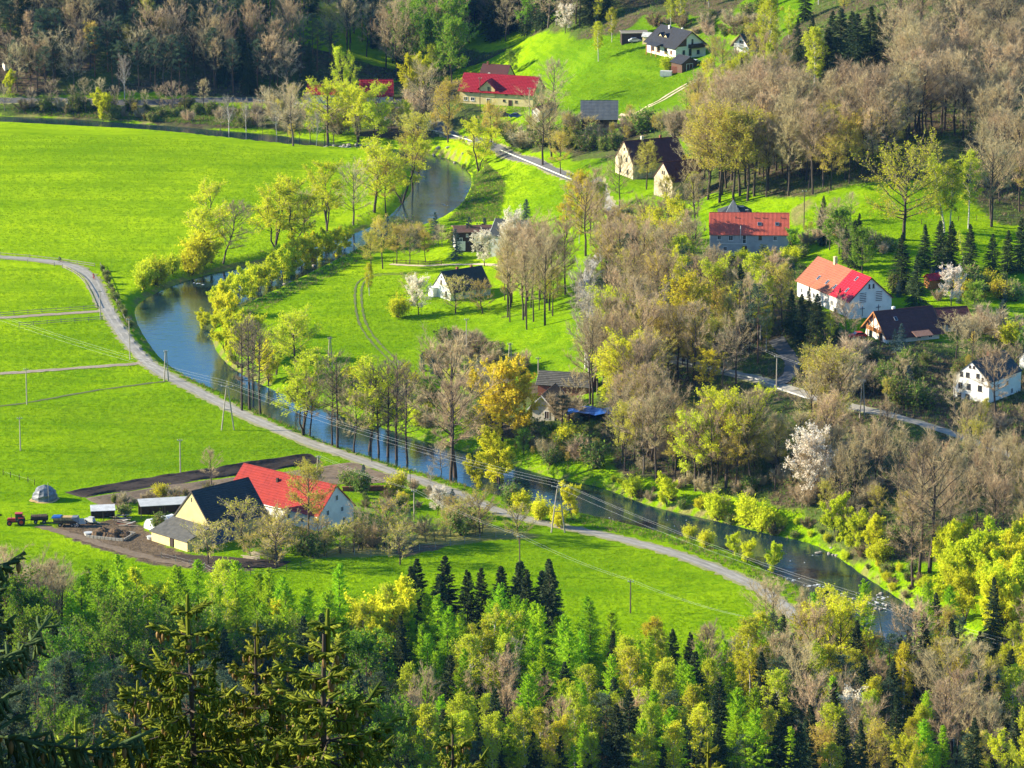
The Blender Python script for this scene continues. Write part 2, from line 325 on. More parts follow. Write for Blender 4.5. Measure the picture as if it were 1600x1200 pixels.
# ---------------------------------------------------------------- mesh helpers
def link(o):
    COL.objects.link(o); return o
def tag(o, label=None, cat=None, group=None, kind=None):
    for k, v in (('label', label), ('category', cat), ('group', group), ('kind', kind)):
        if v: o[k] = v
    return o
def empty(name, loc, rz=0.0, label=None, cat=None, group=None):
    o = D.objects.new(name, None); o.location = loc; o.rotation_euler = (0, 0, rz); o.empty_display_size = .5
    return tag(link(o), label, cat, group)
class MB:
    "collects shapes; build() links them as ONE mesh object"
    def __init__(s): s.v = []; s.f = []; s.m = []; s.cur = 0
    def add(s, vs, fs):
        b = len(s.v); s.v += [tuple(map(float, p)) for p in vs]; s.f += [tuple(b+i for i in f) for f in fs]; s.m += [s.cur]*len(fs); return s
    def box(s, c, d, rz=0.0, taper=1.0, mat=None):
        x, y, z = d[0]/2, d[1]/2, d[2]/2; P = []
        for k in (-1, 1):
            t = taper if k > 0 else 1
            for a, b in ((-1,-1),(1,-1),(1,1),(-1,1)): P.append(Vector((a*x*t, b*y*t, k*z)))
        r = mat or Matrix.Rotation(rz, 3, 'Z'); c = Vector(c)
        return s.add([r@p+c for p in P], [(3,2,1,0),(4,5,6,7),(0,1,5,4),(1,2,6,5),(2,3,7,6),(3,0,4,7)])
    def bar(s, a, b, w, h=None):
        a, b = Vector(a), Vector(b); d = b-a; q = d.to_track_quat('X', 'Z').to_matrix()
        return s.box((a+b)/2, (d.length, w, h or w), mat=q)
    def tube(s, pts, r, n=6, cap=True):
        pts = [Vector(p) for p in pts]; r = r if hasattr(r, '__len__') else [r]*len(pts); vs = []
        for i, p in enumerate(pts):
            d = pts[min(i+1, len(pts)-1)]-pts[max(i-1, 0)]; q = d.to_track_quat('Z', 'X').to_matrix()
            for k in range(n): vs.append(p+q@Vector((r[i]*math.cos(6.28318*k/n), r[i]*math.sin(6.28318*k/n), 0)))
        fs = [(i*n+k, i*n+(k+1)%n, (i+1)*n+(k+1)%n, (i+1)*n+k) for i in range(len(pts)-1) for k in range(n)]
        if cap: fs += [tuple(range(n))[::-1], tuple((len(pts)-1)*n+k for k in range(n))]
        return s.add(vs, fs)
    def cyl(s, a, b, r, n=10): return s.tube([a, b], r, n)
    def poly(s, pts): return s.add(pts, [tuple(range(len(pts)))])
    def prism(s, pts, up):
        n = len(pts); up = Vector(up); P = [Vector(p) for p in pts]
        return s.add(P+[p+up for p in P], [tuple(range(n))[::-1], tuple(range(n, 2*n))]+[(i,(i+1)%n,n+(i+1)%n,n+i) for i in range(n)])
    def ball(s, c, r, n=8, m=5, seed=None, rough=0.0):
        r = r if hasattr(r, '__len__') else (r,)*3; rg = random.Random(seed); vs = []
        for i in range(m+1):
            ph = math.pi*i/m
            for k in range(n):
                t = 6.28318*k/n; q = 1+rough*(rg.random()-.5)
                vs.append((c[0]+r[0]*q*math.sin(ph)*math.cos(t), c[1]+r[1]*q*math.sin(ph)*math.sin(t), c[2]+r[2]*q*math.cos(ph)))
        return s.add(vs, [(i*n+k, (i+1)*n+k, (i+1)*n+(k+1)%n, i*n+(k+1)%n) for i in range(m) for k in range(n)])
    def build(s, name, mats, parent=None, loc=None, smooth=False):
        me = D.meshes.new(name); me.from_pydata(s.v, [], s.f)
        for m in (mats if isinstance(mats, (list, tuple)) else [mats]): me.materials.append(m)
        me.polygons.foreach_set('material_index', s.m)
        if smooth: me.polygons.foreach_set('use_smooth', [True]*len(me.polygons))
        me.update(); o = link(D.objects.new(name, me))
        if parent: o.parent = parent
        if loc is not None: o.location = loc
        return o
def tri_mesh(name, V, T, idx, mats):
    me = D.meshes.new(name); V = np.asarray(V, np.float32); T = np.asarray(T, np.int32); n = len(T)
    me.vertices.add(len(V)); me.vertices.foreach_set('co', V.ravel())
    me.loops.add(3*n); me.loops.foreach_set('vertex_index', T.ravel())
    me.polygons.add(n); me.polygons.foreach_set('loop_start', np.arange(0, 3*n, 3, dtype=np.int32))
    me.polygons.foreach_set('loop_total', np.full(n, 3, np.int32))
    for m in mats: me.materials.append(m)
    me.polygons.foreach_set('material_index', np.asarray(idx, np.int32))
    me.update(calc_edges=True); return me
def copy_tree(o, parent=None):
    c = o.copy(); COL.objects.link(c)
    if parent: c.parent = parent
    for ch in list(o.children): copy_tree(ch, c)
    return c
G3 = lambda px, py: tuple(float(v) for v in ground(px, py))
def px_scale(p): return FPX/math.sqrt(p[0]**2+p[1]**2+(p[2]-H_CAM)**2)
# ---------------------------------------------------------------- the setting: ground, river, roads
def wpoly(pts): return np.array([ground(*p)[:2] for p in pts])
# ground zones, traced on the ground itself
Z_WOOD = [
 [(-80,152),(120,153),(240,150),(480,152),(640,120),(700,120),(720,70),(880,50),(960,60),(1010,20),(1150,25),(1180,-60),(-80,-60)],
 [(1085,312),(1250,312),(1310,300),(1400,290),(1500,300),(1560,352),(1650,352),(1650,-60),(1330,-60),(1230,60),(1170,130),(1130,220),(1075,270)],
 [(905,440),(960,400),(1090,420),(1105,400),(1240,400),(1260,470),(1330,530),(1480,540),(1560,520),(1650,560),(1650,900),(1500,880),(1400,880),(1320,850),(1230,800),(1100,760),(990,745),(930,690),(940,590),(915,520)],
 [(-80,1040),(60,1010),(330,1015),(560,1040),(850,1045),(1000,1085),(1170,1070),(1250,1010),(1330,1010),(1420,1060),(1500,1010),(1680,960),(1680,1330),(-80,1330)],
 [(780,500),(800,490),(800,500)], [(610,225),(700,215),(760,185),(740,130),(640,120),(560,160),(560,215)],
 [(760,600),(850,590),(930,640),(940,700),(830,690),(760,670)],
 [(-60,166),(400,166),(480,176),(470,206),(330,201),(-60,180)], [(880,200),(960,205),(1080,170),(1130,220),(1040,215),(960,245),(900,250)],
 [(810,215),(900,205),(960,225),(900,250),(830,240)],
]
Z_DIRT = [
 [(100,820),(150,818),(200,812),(240,828),(255,850),(300,866),(330,872),(400,874),(390,884),(330,888),(250,877),(170,860),(125,844),(80,828)], [(600,866),(640,852),(700,848),(690,856),(640,866)],
 [(1160,455),(1210,450),(1230,500),(1190,520)],
 [(20,130),(45,118),(65,125),(60,150),(38,152)], [(100,95),(130,85),(160,92),(140,104),(110,108)],
 [(1090,118),(1150,112),(1170,125),(1100,135)], [(1200,612),(1250,622),(1240,636),(1205,632)],
 [(1430,650),(1500,660),(1490,675),(1440,668)], [(965,178),(1010,172),(1010,190),(970,188)],
]
Z_DRY = [
 [(470,868),(520,848),(640,838),(740,822),(830,838),(800,845),(700,852),(640,866),(560,869)],
 [(700,520),(740,525),(800,560),(790,600),(740,590),(705,550)], [(1010,60),(1090,40),(1170,60),(1170,85),(1100,60)],
 [(1235,325),(1260,315),(1256,350),(1238,355)],
 [(1410,235),(1495,215),(1500,262),(1430,262)], [(890,262),(930,280),(945,300),(900,285)],
]
def zmask(polys, soft):
    m = np.zeros(TX.shape); near = (np.abs(TX) < 420) & (TY > 560) & (TY < 1750)
    jx = vnoise(TX,TY,17,11)*5+vnoise(TX,TY,5,12)*2.5; jy = vnoise(TX,TY,17,13)*8+vnoise(TX,TY,5,14)*4
    for p in polys:
        w = wpoly(p); lo = w.min(0)-25; hi = w.max(0)+25
        b = near & (TX > lo[0]) & (TX < hi[0]) & (TY > lo[1]) & (TY < hi[1])
        m[b] = np.maximum(m[b], 1-sstep(-soft, soft, signed(w, TX[b]+jx[b], TY[b]+jy[b])))
    return m
zw, zd, zy = zmask(Z_WOOD, 3.5), zmask(Z_DIRT, 1.6), zmask(Z_DRY, 3.0)
zw = np.maximum(zw, ((TY < 700) | (TY > 1560) | (np.abs(TX) > 420)).astype(float))
bank_dry = np.clip(1-np.abs(TSD-.9)/1.9, 0, 1)*1.25*(.55+.9*vnoise(TX, TY, 14, 21)+.4*vnoise(TX,TY,4,22))
zy = np.maximum(zy, np.clip(bank_dry, 0, 1))
lush_hill_dim = np.clip(.52+.42*sstep(930,1120,TY)*(1-sstep(-10,30,TX))*np.ones(TX.shape)-.5*sstep(-15,25,TX)*sstep(1090,1160,TY)+vnoise(TX,TY,60,31)*.45+vnoise(TX,TY,20,32)*.3, 0, 1)  # hill meadow term darkens the grass colour to offset strong sun on its slope
def make_ground():
    nx, ny = TX.shape
    V = np.c_[TX.ravel(), TY.ravel(), TZ.ravel()]
    i = np.arange(nx*ny).reshape(nx, ny); a, b, c, d = i[:-1,:-1].ravel(), i[1:,:-1].ravel(), i[1:,1:].ravel(), i[:-1,1:].ravel()
    T = np.concatenate([np.c_[a,b,c], np.c_[a,c,d]])
    me = tri_mesh('ground', V, T, np.zeros(len(T)), [ground_mat()])
    me.polygons.foreach_set('use_smooth', np.ones(len(T), bool))
    at = me.attributes.new('zone', 'FLOAT_COLOR', 'POINT')
    at.data.foreach_set('color', np.c_[zw.ravel(), zd.ravel(), zy.ravel(), lush_hill_dim.ravel()].astype(np.float32).ravel())
    o = link(D.objects.new('ground', me)); o['kind'] = 'structure'
def ground_mat():
    m, t, p, o = nmat('meadow_ground'); v = coords(t)
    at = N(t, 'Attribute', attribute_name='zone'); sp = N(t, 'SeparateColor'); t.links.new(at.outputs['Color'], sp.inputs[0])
    n1 = noise(t, v, .05, 4); n2 = noise(t, v, .45, 5, .65); n3 = noise(t, v, 2.2, 4, .7); n4 = noise(t, coords(t, (.35, 1, 1)), .9, 5, .7)
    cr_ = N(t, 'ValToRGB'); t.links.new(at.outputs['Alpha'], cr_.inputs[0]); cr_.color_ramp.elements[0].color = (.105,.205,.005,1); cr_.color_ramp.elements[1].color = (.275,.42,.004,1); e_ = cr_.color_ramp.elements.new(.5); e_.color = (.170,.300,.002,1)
    n5 = noise(t, coords(t, (.014, .11, 1)), 1.0, 3); g = cr_.outputs[0]
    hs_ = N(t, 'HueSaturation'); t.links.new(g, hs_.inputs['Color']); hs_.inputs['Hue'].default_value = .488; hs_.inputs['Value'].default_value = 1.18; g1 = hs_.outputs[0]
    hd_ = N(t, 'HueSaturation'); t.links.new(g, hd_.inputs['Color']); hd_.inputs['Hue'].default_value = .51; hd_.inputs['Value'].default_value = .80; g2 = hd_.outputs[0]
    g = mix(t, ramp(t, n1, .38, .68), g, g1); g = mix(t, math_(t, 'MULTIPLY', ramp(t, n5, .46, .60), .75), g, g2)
    g = mix(t, math_(t, 'MULTIPLY', ramp(t, n2, .52, .75), .45), g, (.10,.22,.002))
    g = mix(t, math_(t, 'MULTIPLY', ramp(t, n4, .54, .68), .9), g, (.07,.19,.002))
    g = mix(t, math_(t, 'MULTIPLY', ramp(t, n3, .55, .8), .35), g, (.25,.38,.006))
    w = mix(t, ramp(t, n2, .4, .6), (.105,.080,.050), (.060,.052,.028))
    w = mix(t, math_(t, 'MULTIPLY', ramp(t, n1, .45, .62), .8), w, (.075,.135,.016))
    w = mix(t, math_(t, 'MULTIPLY', ramp(t, n3, .5, .75), .6), w, (.15,.115,.07))
    d = mix(t, ramp(t, n2, .35, .65), (.17,.125,.08), (.10,.073,.046))
    d = mix(t, math_(t, 'MULTIPLY', ramp(t, n3, .5, .8), .5), d, (.24,.18,.11))
    y = mix(t, ramp(t, n2, .35, .65), (.28,.245,.09), (.19,.21,.045))
    j = math_(t, 'MULTIPLY', math_(t, 'SUBTRACT', n2, .5), .9)
    def edge(ch): return ramp(t, math_(t, 'ADD', ch, j), .35, .65)
    c = mix(t, edge(sp.outputs[0]), g, w); c = mix(t, edge(sp.outputs[2]), c, y); c = mix(t, edge(sp.outputs[1]), c, d)
    t.links.new(c, p.inputs['Base Color']); p.inputs['Roughness'].default_value = 1.0; p.inputs['Specular IOR Level'].default_value = 0
    bump(t, p, math_(t, 'ADD', n2, math_(t, 'ADD', math_(t, 'MULTIPLY', n4, .7), math_(t, 'MULTIPLY', n3, .35))), .9, .8)
    return m
make_ground()
def water_mat():
    m, t, p, o = nmat('river_water')
    p.inputs['Base Color'].default_value = (.010,.028,.034,1); p.inputs['Roughness'].default_value = .06; p.inputs['IOR'].default_value = 1.75; p.inputs['Specular IOR Level'].default_value = .5
    v = coords(t, (.5, 1.0, 1)); a = noise(t, v, 1.1, 4, .6); b = noise(t, v, .25, 3)
    bump(t, p, math_(t, 'ADD', a, math_(t, 'MULTIPLY', b, 1.5)), .16, .25); return m
def make_river():
    # one sheet at the water level; the ground rises through it at the banks
    lo, hi = RIVER_POLY.min(0)-4, RIVER_POLY.max(0)+4
    xs = np.arange(lo[0], hi[0]+4, 4.0); ys = np.arange(lo[1], hi[1]+4, 4.0); X, Y = np.meshgrid(xs, ys, indexing='ij')
    s = signed(RIVER_POLY, X, Y); keep = s < 7.5; idx = -np.ones(X.shape, int); idx[keep] = np.arange(keep.sum())
    V = np.c_[X[keep], Y[keep], np.full(keep.sum(), WATER)]; T = []
    for i in range(len(xs)-1):
        for j in range(len(ys)-1):
            q = idx[i,j], idx[i+1,j], idx[i+1,j+1], idx[i,j+1]
            if min(q) >= 0: T += [(q[0],q[1],q[2]), (q[0],q[2],q[3])]
    me = tri_mesh('river', V, T, np.zeros(len(T)), [water_mat()]); o = link(D.objects.new('river', me)); o['kind'] = 'structure'
make_river()
ROAD_LINES = []
def ribbon(name, pix, width, mat, lift=.10, offset=0.0, world=None, kind='structure', track=True, step=1.2, jit=0.0):
    L = world if world is not None else smooth_line(np.array([ground(*p)[:2] for p in pix]), step)
    if world is None and track: ROAD_LINES.append((L, width))
    d = np.gradient(L, axis=0); d /= np.linalg.norm(d, axis=1)[:,None]; nrm = np.c_[-d[:,1], d[:,0]]
    n = max(2, int(math.ceil(width/.9))+1); V = []; rg = np.random.RandomState(5)
    for k in range(n):
        o = offset+(k/(n-1)-.5)*width
        if jit and k in (0, n-1): q = L+nrm*(o+(rg.rand(len(L))-.5)*jit)[:,None]
        else: q = L+nrm*o
        V.append(np.c_[q, height(q[:,0], q[:,1])+lift+(.03 if 0 < k < n-1 else 0)])
    V = np.array(V); m = len(L); T = []
    for k in range(n-1):
        a = k*m+np.arange(m-1); b = a+m
        T += [np.c_[a, a+1, b+1], np.c_[a, b+1, b]]
    T = np.concatenate(T)
    me = tri_mesh(name, V.reshape(-1,3), T[:, ::-1], np.zeros(len(T)), [mat])
    o = link(D.objects.new(name, me)); o['kind'] = kind; return o, L
R_MAIN = [(-60,397),(0,402),(55,406),(100,412),(128,421),(146,437),(156,460),(167,484),(184,510),(205,539),(226,563),(250,582),(285,600),(325,620),(370,643),(420,666),(470,687),(520,705),(570,722),(620,740),(670,756),(715,772),(745,786),(790,803),(850,818),(900,827),(950,838),(1000,850),(1050,864),(1100,881),(1150,901),(1190,922),(1220,944),(1248,968),(1295,1003),(1350,1045)]
R_FAR = [(-60,157),(0,157),(60,157),(130,159),(200,162),(260,160),(330,156),(400,157),(440,159),(480,164),(540,171),(600,183),(650,195),(700,206),(740,218),(790,236),(830,252),(870,269),(905,283),(940,300)]
R_MID = [(940,300),(962,330),(955,365),(935,400),(916,430),(905,460),(930,500),(985,530),(1030,552),(1060,566),(1100,575),(1140,583),(1180,592),(1220,604),(1260,618),(1300,629),(1350,640),(1400,652),(1450,665),(1500,682),(1560,705),(1640,730)]
for _nm, _l, _w, _m in (('lane_verge', R_MAIN, 4.6, 'verge'), ('far_road_verge', R_FAR, 4.0, 'verge'), ('village_road_verge', R_MID, 3.6, 'verge')):
    ribbon(_nm, _l, _w, M[_m], .07, jit=1.3)
_, L_MAIN = ribbon('lane', R_MAIN, 3.2, M['asphalt'], .11, jit=.35)
for _o in (-.75, .75): ribbon('wheel_track', None, .55, M['worn'], .155, offset=_o, world=L_MAIN, jit=.25)
_, L_FAR = ribbon('far_road', R_FAR, 3.1, M['asphalt_dark'], .11)
_, L_MID = ribbon('village_road', R_MID, 2.8, M['asphalt'], .11)
ribbon('field_path', [(-40,500),(60,493),(120,489),(158,486)], 2.6, M['gravel'], .09, jit=.6)
ribbon('field_path', [(-40,587),(60,580),(140,574),(200,570),(228,566)], 2.4, M['gravel'], .09, jit=.6)
ribbon('side_road', [(1213,602),(1232,590),(1240,572),(1230,552),(1212,530)], 3.4, M['asphalt_dark'], .12, jit=.4)
_cart = [(640,428),(590,428),(566,437),(559,452),(560,478),(564,500),(574,520),(592,542),(612,560),(632,578),(645,596),(655,615)]
_, Lc = ribbon('cart_track', _cart, .55, M['rut'], .08, offset=-.85, jit=.3); ribbon('cart_track', None, .55, M['rut'], .08, offset=.85, world=Lc, jit=.3)
_hill = [(965,183),(1000,177),(1030,160),(1060,140),(1085,126),(1112,118),(1160,112)]
_, Lh = ribbon('hill_track', _hill, .8, M['gravel_pale'], .10, offset=-.95, jit=.3); ribbon('hill_track', None, .8, M['gravel_pale'], .10, offset=.95, world=Lh, jit=.3)
ribbon('garden_path', [(610,413),(660,416),(700,413),(760,412),(800,420)], 1.6, M['gravel_pale'], .09, jit=.5)
ribbon('farm_drive', [(740,786),(720,795),(705,800)], 2.6, M['gravel'], .09, jit=.5)
ribbon('yard_track', [(60,822),(120,838),(175,856),(230,872),(300,884)], 2.4, M['soil'], .08, jit=.8)
ribbon('ditch_path', [(-40,641),(60,627),(130,613),(210,602),(260,596)], .9, M['rut'], .08, jit=.5)
def plough(name, quad, mat, spacing, depth, seed):
    "a ploughed bed with real furrows along its length"
    q = [np.array(ground(*p)[:2]) for p in quad]; L = np.linalg.norm(q[1]-q[0]); W = np.linalg.norm(q[3]-q[0])
    nu = max(2, int(L/1.5)); nv = max(4, int(W/spacing*4)); u = np.linspace(0,1,nu); v = np.linspace(0,1,nv)
    U, Vv = np.meshgrid(u, v, indexing='ij')
    P = (q[0]*((1-U)*(1-Vv))[...,None]+q[1]*(U*(1-Vv))[...,None]+q[2]*(U*Vv)[...,None]+q[3]*((1-U)*Vv)[...,None])
    x, y = P[...,0], P[...,1]; e = np.minimum(np.minimum(U,1-U)*L, np.minimum(Vv,1-Vv)*W); e = np.clip(e/.8, 0, 1)
    x = x+vnoise(x,y,6,seed)*1.2*(1-e); y = y+vnoise(x,y,5,seed+1)*2.0*(1-e)
    z = height(x,y)+.04+e*(.10+depth*(.5+.5*np.cos(Vv*W/spacing*2*math.pi))*(.6+1.2*vnoise(x,y,2.5,seed+2)+.5)+.18*vnoise(x,y,1.3,seed+3))
    i = np.arange(nu*nv).reshape(nu,nv); a,b,c,d = i[:-1,:-1].ravel(), i[1:,:-1].ravel(), i[1:,1:].ravel(), i[:-1,1:].ravel()
    T = np.concatenate([np.c_[a,b,c], np.c_[a,c,d]])
    o = link(D.objects.new(name, tri_mesh(name, np.c_[x.ravel(),y.ravel(),z.ravel()], T, np.zeros(len(T)), [mat]))); o['kind'] = 'structure'
plough('ploughed_field', [(130,777),(330,749),(335,731),(100,769)], M['soil_dark'], .7, .22, 41)
plough('ploughed_field', [(330,749),(505,722),(488,708),(335,731)], M['soil_dark'], .7, .22, 45)
plough('ploughed_field', [(160,791),(330,769),(330,750),(135,778)], M['soil'], .8, .12, 49)
plough('ploughed_field', [(330,769),(630,752),(550,722),(330,750)], M['soil'], .9, .10, 53)
plough('garden_bed', [(330,890),(430,888),(455,876),(240,866)], M['soil_dark'], .8, .12, 57)
# ---------------------------------------------------------------- tree prototypes
class TB:
    "triangle soup for one tree part: tubes, twig blades and leaves"
    def __init__(s): s.V = []; s.T = []; s.I = []; s.n = 0
    def put(s, V, T, mi):
        V = np.asarray(V, float).reshape(-1,3); T = np.asarray(T, int).reshape(-1,3)
        s.V.append(V); s.T.append(T+s.n); s.I.append(np.full(len(T), mi)); s.n += len(V)
    def tube(s, P, r, n, mi):
        P = np.asarray(P, float); r = np.asarray(r, float); m = len(P)
        d = np.gradient(P, axis=0); d /= np.linalg.norm(d, axis=1)[:,None]+1e-9
        ref = np.array([1,0,0]) if abs(d[0][2]) > .8 else np.array([0,0,1.0])
        a = np.cross(d, ref); a /= np.linalg.norm(a, axis=1)[:,None]+1e-9; b = np.cross(d, a)
        t = np.arange(n)*2*math.pi/n
        V = P[:,None]+r[:,None,None]*(np.cos(t)[None,:,None]*a[:,None]+np.sin(t)[None,:,None]*b[:,None])
        i = np.arange(m-1)[:,None]*n; k = np.arange(n)[None]; k2 = (k+1)%n
        T = np.concatenate([np.stack([i+k, i+k2, i+n+k2], -1).reshape(-1,3), np.stack([i+k, i+n+k2, i+n+k], -1).reshape(-1,3)])
        s.put(V.reshape(-1,3), T, mi)
    def blades(s, B, Dv, w, rng, mi):
        "one tapering triangle per twig: base B, vector Dv, base width w"
        c = np.cross(Dv, rng.normal(size=Dv.shape)); c /= np.linalg.norm(c, axis=1)[:,None]+1e-9
        w = np.broadcast_to(np.asarray(w, float), (len(B),))[:,None]*.5
        V = np.stack([B-c*w, B+c*w, B+Dv], 1); s.put(V, np.arange(3*len(B)).reshape(-1,3), mi)
    def leaves(s, C, size, rng, mi):
        a = rng.normal(size=C.shape); a /= np.linalg.norm(a, axis=1)[:,None]; b = np.cross(a, rng.normal(size=C.shape)); b /= np.linalg.norm(b, axis=1)[:,None]
        z = (size*rng.uniform(.6, 1.3, len(C)))[:,None]
        V = np.stack([C-a*z*.5-b*z*.3, C+b*z*.6, C+a*z*.5-b*z*.3], 1); s.put(V, np.arange(3*len(C)).reshape(-1,3), mi)
    def mesh(s, name, mats): return tri_mesh(name, np.concatenate(s.V), np.concatenate(s.T), np.concatenate(s.I), mats)
def unit(v): return v/(np.linalg.norm(v, axis=-1, keepdims=True)+1e-9)
def broad(seed, H, R, cb, mats, n1=22, n2=6, ntw=3500, nleaf=0, lsize=.28, elev=(25,65), stems=1, twl=1.0, tww=.05, env='round', tr=.02, lean=0.0, droop=0.0, leafmin=0.0, wob=.35):
    "deciduous tree: returns (trunk mesh, crown mesh); mats = bark, twig, leaf"
    rng = np.random.RandomState(seed); tk, cr = TB(), TB(); segA, segB = [], []
    for st in range(stems):
        Hs = H*(1 if st == 0 else rng.uniform(.7, .95)); az0 = rng.uniform(0, 6.28)+st*2.4
        out = (0 if stems == 1 else rng.uniform(.12,.3)*H)+lean*H
        t = np.linspace(0, 1, 9); w = np.cumsum(rng.normal(0, wob*.3, (9,2)), axis=0)*np.minimum(1, t*3)[:,None]; w -= w[0]
        P = np.c_[math.cos(az0)*out*t**1.2+w[:,0], math.sin(az0)*out*t**1.2+w[:,1], t*Hs*.93]
        P[0,2] = -.5
        r0 = tr*Hs*(1 if stems == 1 else .75); tk.tube(P, r0*(1.12-t)**.9+.015, 6, 0)
        for k in range(max(3, n1//stems)):
            s_ = (k+rng.rand())/max(3, n1//stems); tt = cb+(1-cb)*s_*.97
            p0 = np.array([np.interp(tt, t, P[:,i]) for i in range(3)])
            if env == 'round': e = math.sin(math.pi*(.22+.72*s_))**.7
            elif env == 'cone': e = (1-s_)**.75*.95+.08
            elif env == 'top': e = math.sin(math.pi*(.35+.55*s_))**.6
            else: e = math.sin(math.pi*(.12+.8*s_))**.9
            Rr = R*(1 if stems == 1 else .62); el = R_(elev[0]+(elev[1]-elev[0])*s_+rng.normal(0,8)); L = Rr*e*rng.uniform(.7,1.15)/max(.64, math.cos(el))
            az = k*2.39996+rng.normal(0,.35); d0 = np.array([math.cos(az)*math.cos(el), math.sin(az)*math.cos(el), math.sin(el)])
            u = np.linspace(0,1,5); lp = p0+d0*(u*L)[:,None]+np.c_[rng.normal(0,.05*L,(5,2))*u[:,None], (.16-droop)*L*u**2]
            tk.tube(lp, (r0*.42*(1-.6*tt))*(1.05-u)**.8+.012, 4, 0)
            for q in range(n2):
                uu = .28+.72*(q+rng.rand())/n2; b0 = np.array([np.interp(uu, u, lp[:,i]) for i in range(3)])
                dd = unit(d0+rng.normal(0,.55,3)+np.array([0,0,.25-droop])); l2 = L*rng.uniform(.28,.55)*(1.15-.5*uu)
                b1 = b0+dd*l2*.55; b2 = b1+unit(dd+rng.normal(0,.35,3)+np.array([0,0,.2-droop*1.5]))*l2*.45
                cr.tube([b0,b1,b2], [.03,.02,.01], 3, 0); segA += [b0,b1]; segB += [b1,b2]
            segA.append(lp[3]); segB.append(lp[4])
    A, B = np.array(segA), np.array(segB); i = rng.randint(0, len(A), ntw); f = rng.rand(ntw)[:,None]
    tb = A[i]*(1-f)+B[i]*f; td = unit(unit(B[i]-A[i])*.8+rng.normal(0,.55,(ntw,3))+np.array([0,0,.30-droop*2.2]))*(twl*rng.uniform(.45,1.25,ntw))[:,None]
    cr.blades(tb, td, tww, rng, 0)
    if nleaf:
        j = rng.randint(0, ntw, nleaf); zmin = leafmin*H
        c = tb[j]+td[j]*rng.uniform(.3,1.15,nleaf)[:,None]+rng.normal(0,.12,(nleaf,3)); c = c[c[:,2] > zmin]
        cr.leaves(c, lsize, rng, 1)
    return tk.mesh('trunk', [mats[0]]), cr.mesh('crown', [mats[1], mats[2]] if nleaf else [mats[1]])
def conifer(seed, H, R, mats, step=.42, per=6, K=9, cb=.06, shape=.8, droop=.35, tw=(.30,.17), el0=35, el1=-12, down=.55, jitter=.2, trunk=.011):
    "spruce or larch: whorls of branches, each branch a spray of blades; mats = bark, needles"
    rng = np.random.RandomState(seed); tk, cr = TB(), TB()
    t = np.linspace(0,1,7); P = np.c_[rng.normal(0,.04,7)*t*2, rng.normal(0,.04,7)*t*2, t*H]; P[0,2] = -.5
    tk.tube(P, trunk*H*(1.02-t)+.015, 6, 0)
    z = np.arange(cb*H, H*.985, step); z = np.repeat(z, per)+rng.uniform(-.2,.2,len(z)*per); s = np.clip(z/H, 0, 1)
    az = rng.uniform(0, 6.283, len(z)); L = R*(1-s)**shape*rng.uniform(1-jitter*1.6,1+jitter,len(z))+.18
    L *= np.clip(.55+s*3, .55, 1)
    el = np.radians(el1+(el0-el1)*s**1.6+rng.normal(0,5,len(z)))
    dh = np.c_[np.cos(az), np.sin(az), np.zeros(len(z))]; side = np.c_[-np.sin(az), np.cos(az), np.zeros(len(z))]
    def at(u): return np.c_[np.zeros(len(z)), np.zeros(len(z)), z]+dh*(L*u)[:,None]*np.cos(el)[:,None]+np.c_[np.zeros((len(z),2)), L*u*np.sin(el)-droop*L*u*u*(1-s)+.20*droop*L*u**4]
    a, b, c = at(0*L), at(.55+0*L), at(1+0*L)
    for p, q, w in ((a,b,.07),(b,c,.05)): cr.blades(p, (q-p)*1.02, w, rng, 0)
    cr.blades(b, (c-b)*1.25, .26*tw[1]/.17, rng, 1)
    for k in range(K):
        u = .12+.86*(k+rng.rand(len(z)))/K; B = at(u)
        for sg in (-1, 1):
            d = unit(dh*rng.uniform(.3,.9,(len(z),1))+sg*side*rng.uniform(.3,1,(len(z),1))+np.c_[np.zeros((len(z),2)), -down*rng.uniform(.2,1.3,len(z))])
            l = (tw[0]*L*(1.05-.65*u)+.22)*rng.uniform(.7,1.2,len(z)); cr.blades(B, d*l[:,None], tw[1]*rng.uniform(.8,1.3,len(z)), rng, 1)
    top = np.c_[np.zeros((14,2)), H*.93+np.linspace(0,.06,14)*H]; cr.blades(top, unit(np.c_[rng.normal(0,1,(14,2)), rng.uniform(.4,1.5,14)])*.35, .09, rng, 1)
    return tk.mesh('trunk', [mats[0]]), cr.mesh('crown', [mats[0], mats[1]])
def pine(seed, H, R, mats, n=26, per=120):
    rng = np.random.RandomState(seed); tk, cr = TB(), TB()
    t = np.linspace(0,1,8); w = np.cumsum(rng.normal(0,.12,(8,2)),axis=0)*t[:,None]; P = np.c_[w, t*H*.96]; P[0,2] = -.5
    tk.tube(P, .013*H*(1.05-t)+.02, 6, 0); C = []
    for k in range(n):
        s = (k+rng.rand())/n; tt = .48+.5*s; p0 = np.array([np.interp(tt,t,P[:,i]) for i in range(3)]); az = k*2.4+rng.normal(0,.3)
        L = R*math.sin(math.pi*(.25+.68*s))**.8*rng.uniform(.6,1.1); d = np.array([math.cos(az),math.sin(az),.15+.5*s])
        q = p0+d*L; tk.tube([p0,p0+d*L*.5,q],[.06,.045,.02],4,0); C += [q, p0+d*L*.62+rng.normal(0,.3,3)]
    C.append(P[-1]); C = np.array(C); i = np.repeat(np.arange(len(C)), per//2)
    o = unit(rng.normal(size=(len(i),3)))*np.array([1,1,.62]); r = rng.uniform(.35,1.0,(len(i),1))
    cr.blades(C[i]+o*r*.62, unit(o+rng.normal(0,.4,o.shape)+np.array([0,0,.25]))*rng.uniform(.3,.55,(len(i),1)), .13, rng, 0)
    return tk.mesh('trunk',[mats[0]]), cr.mesh('crown',[mats[1]])
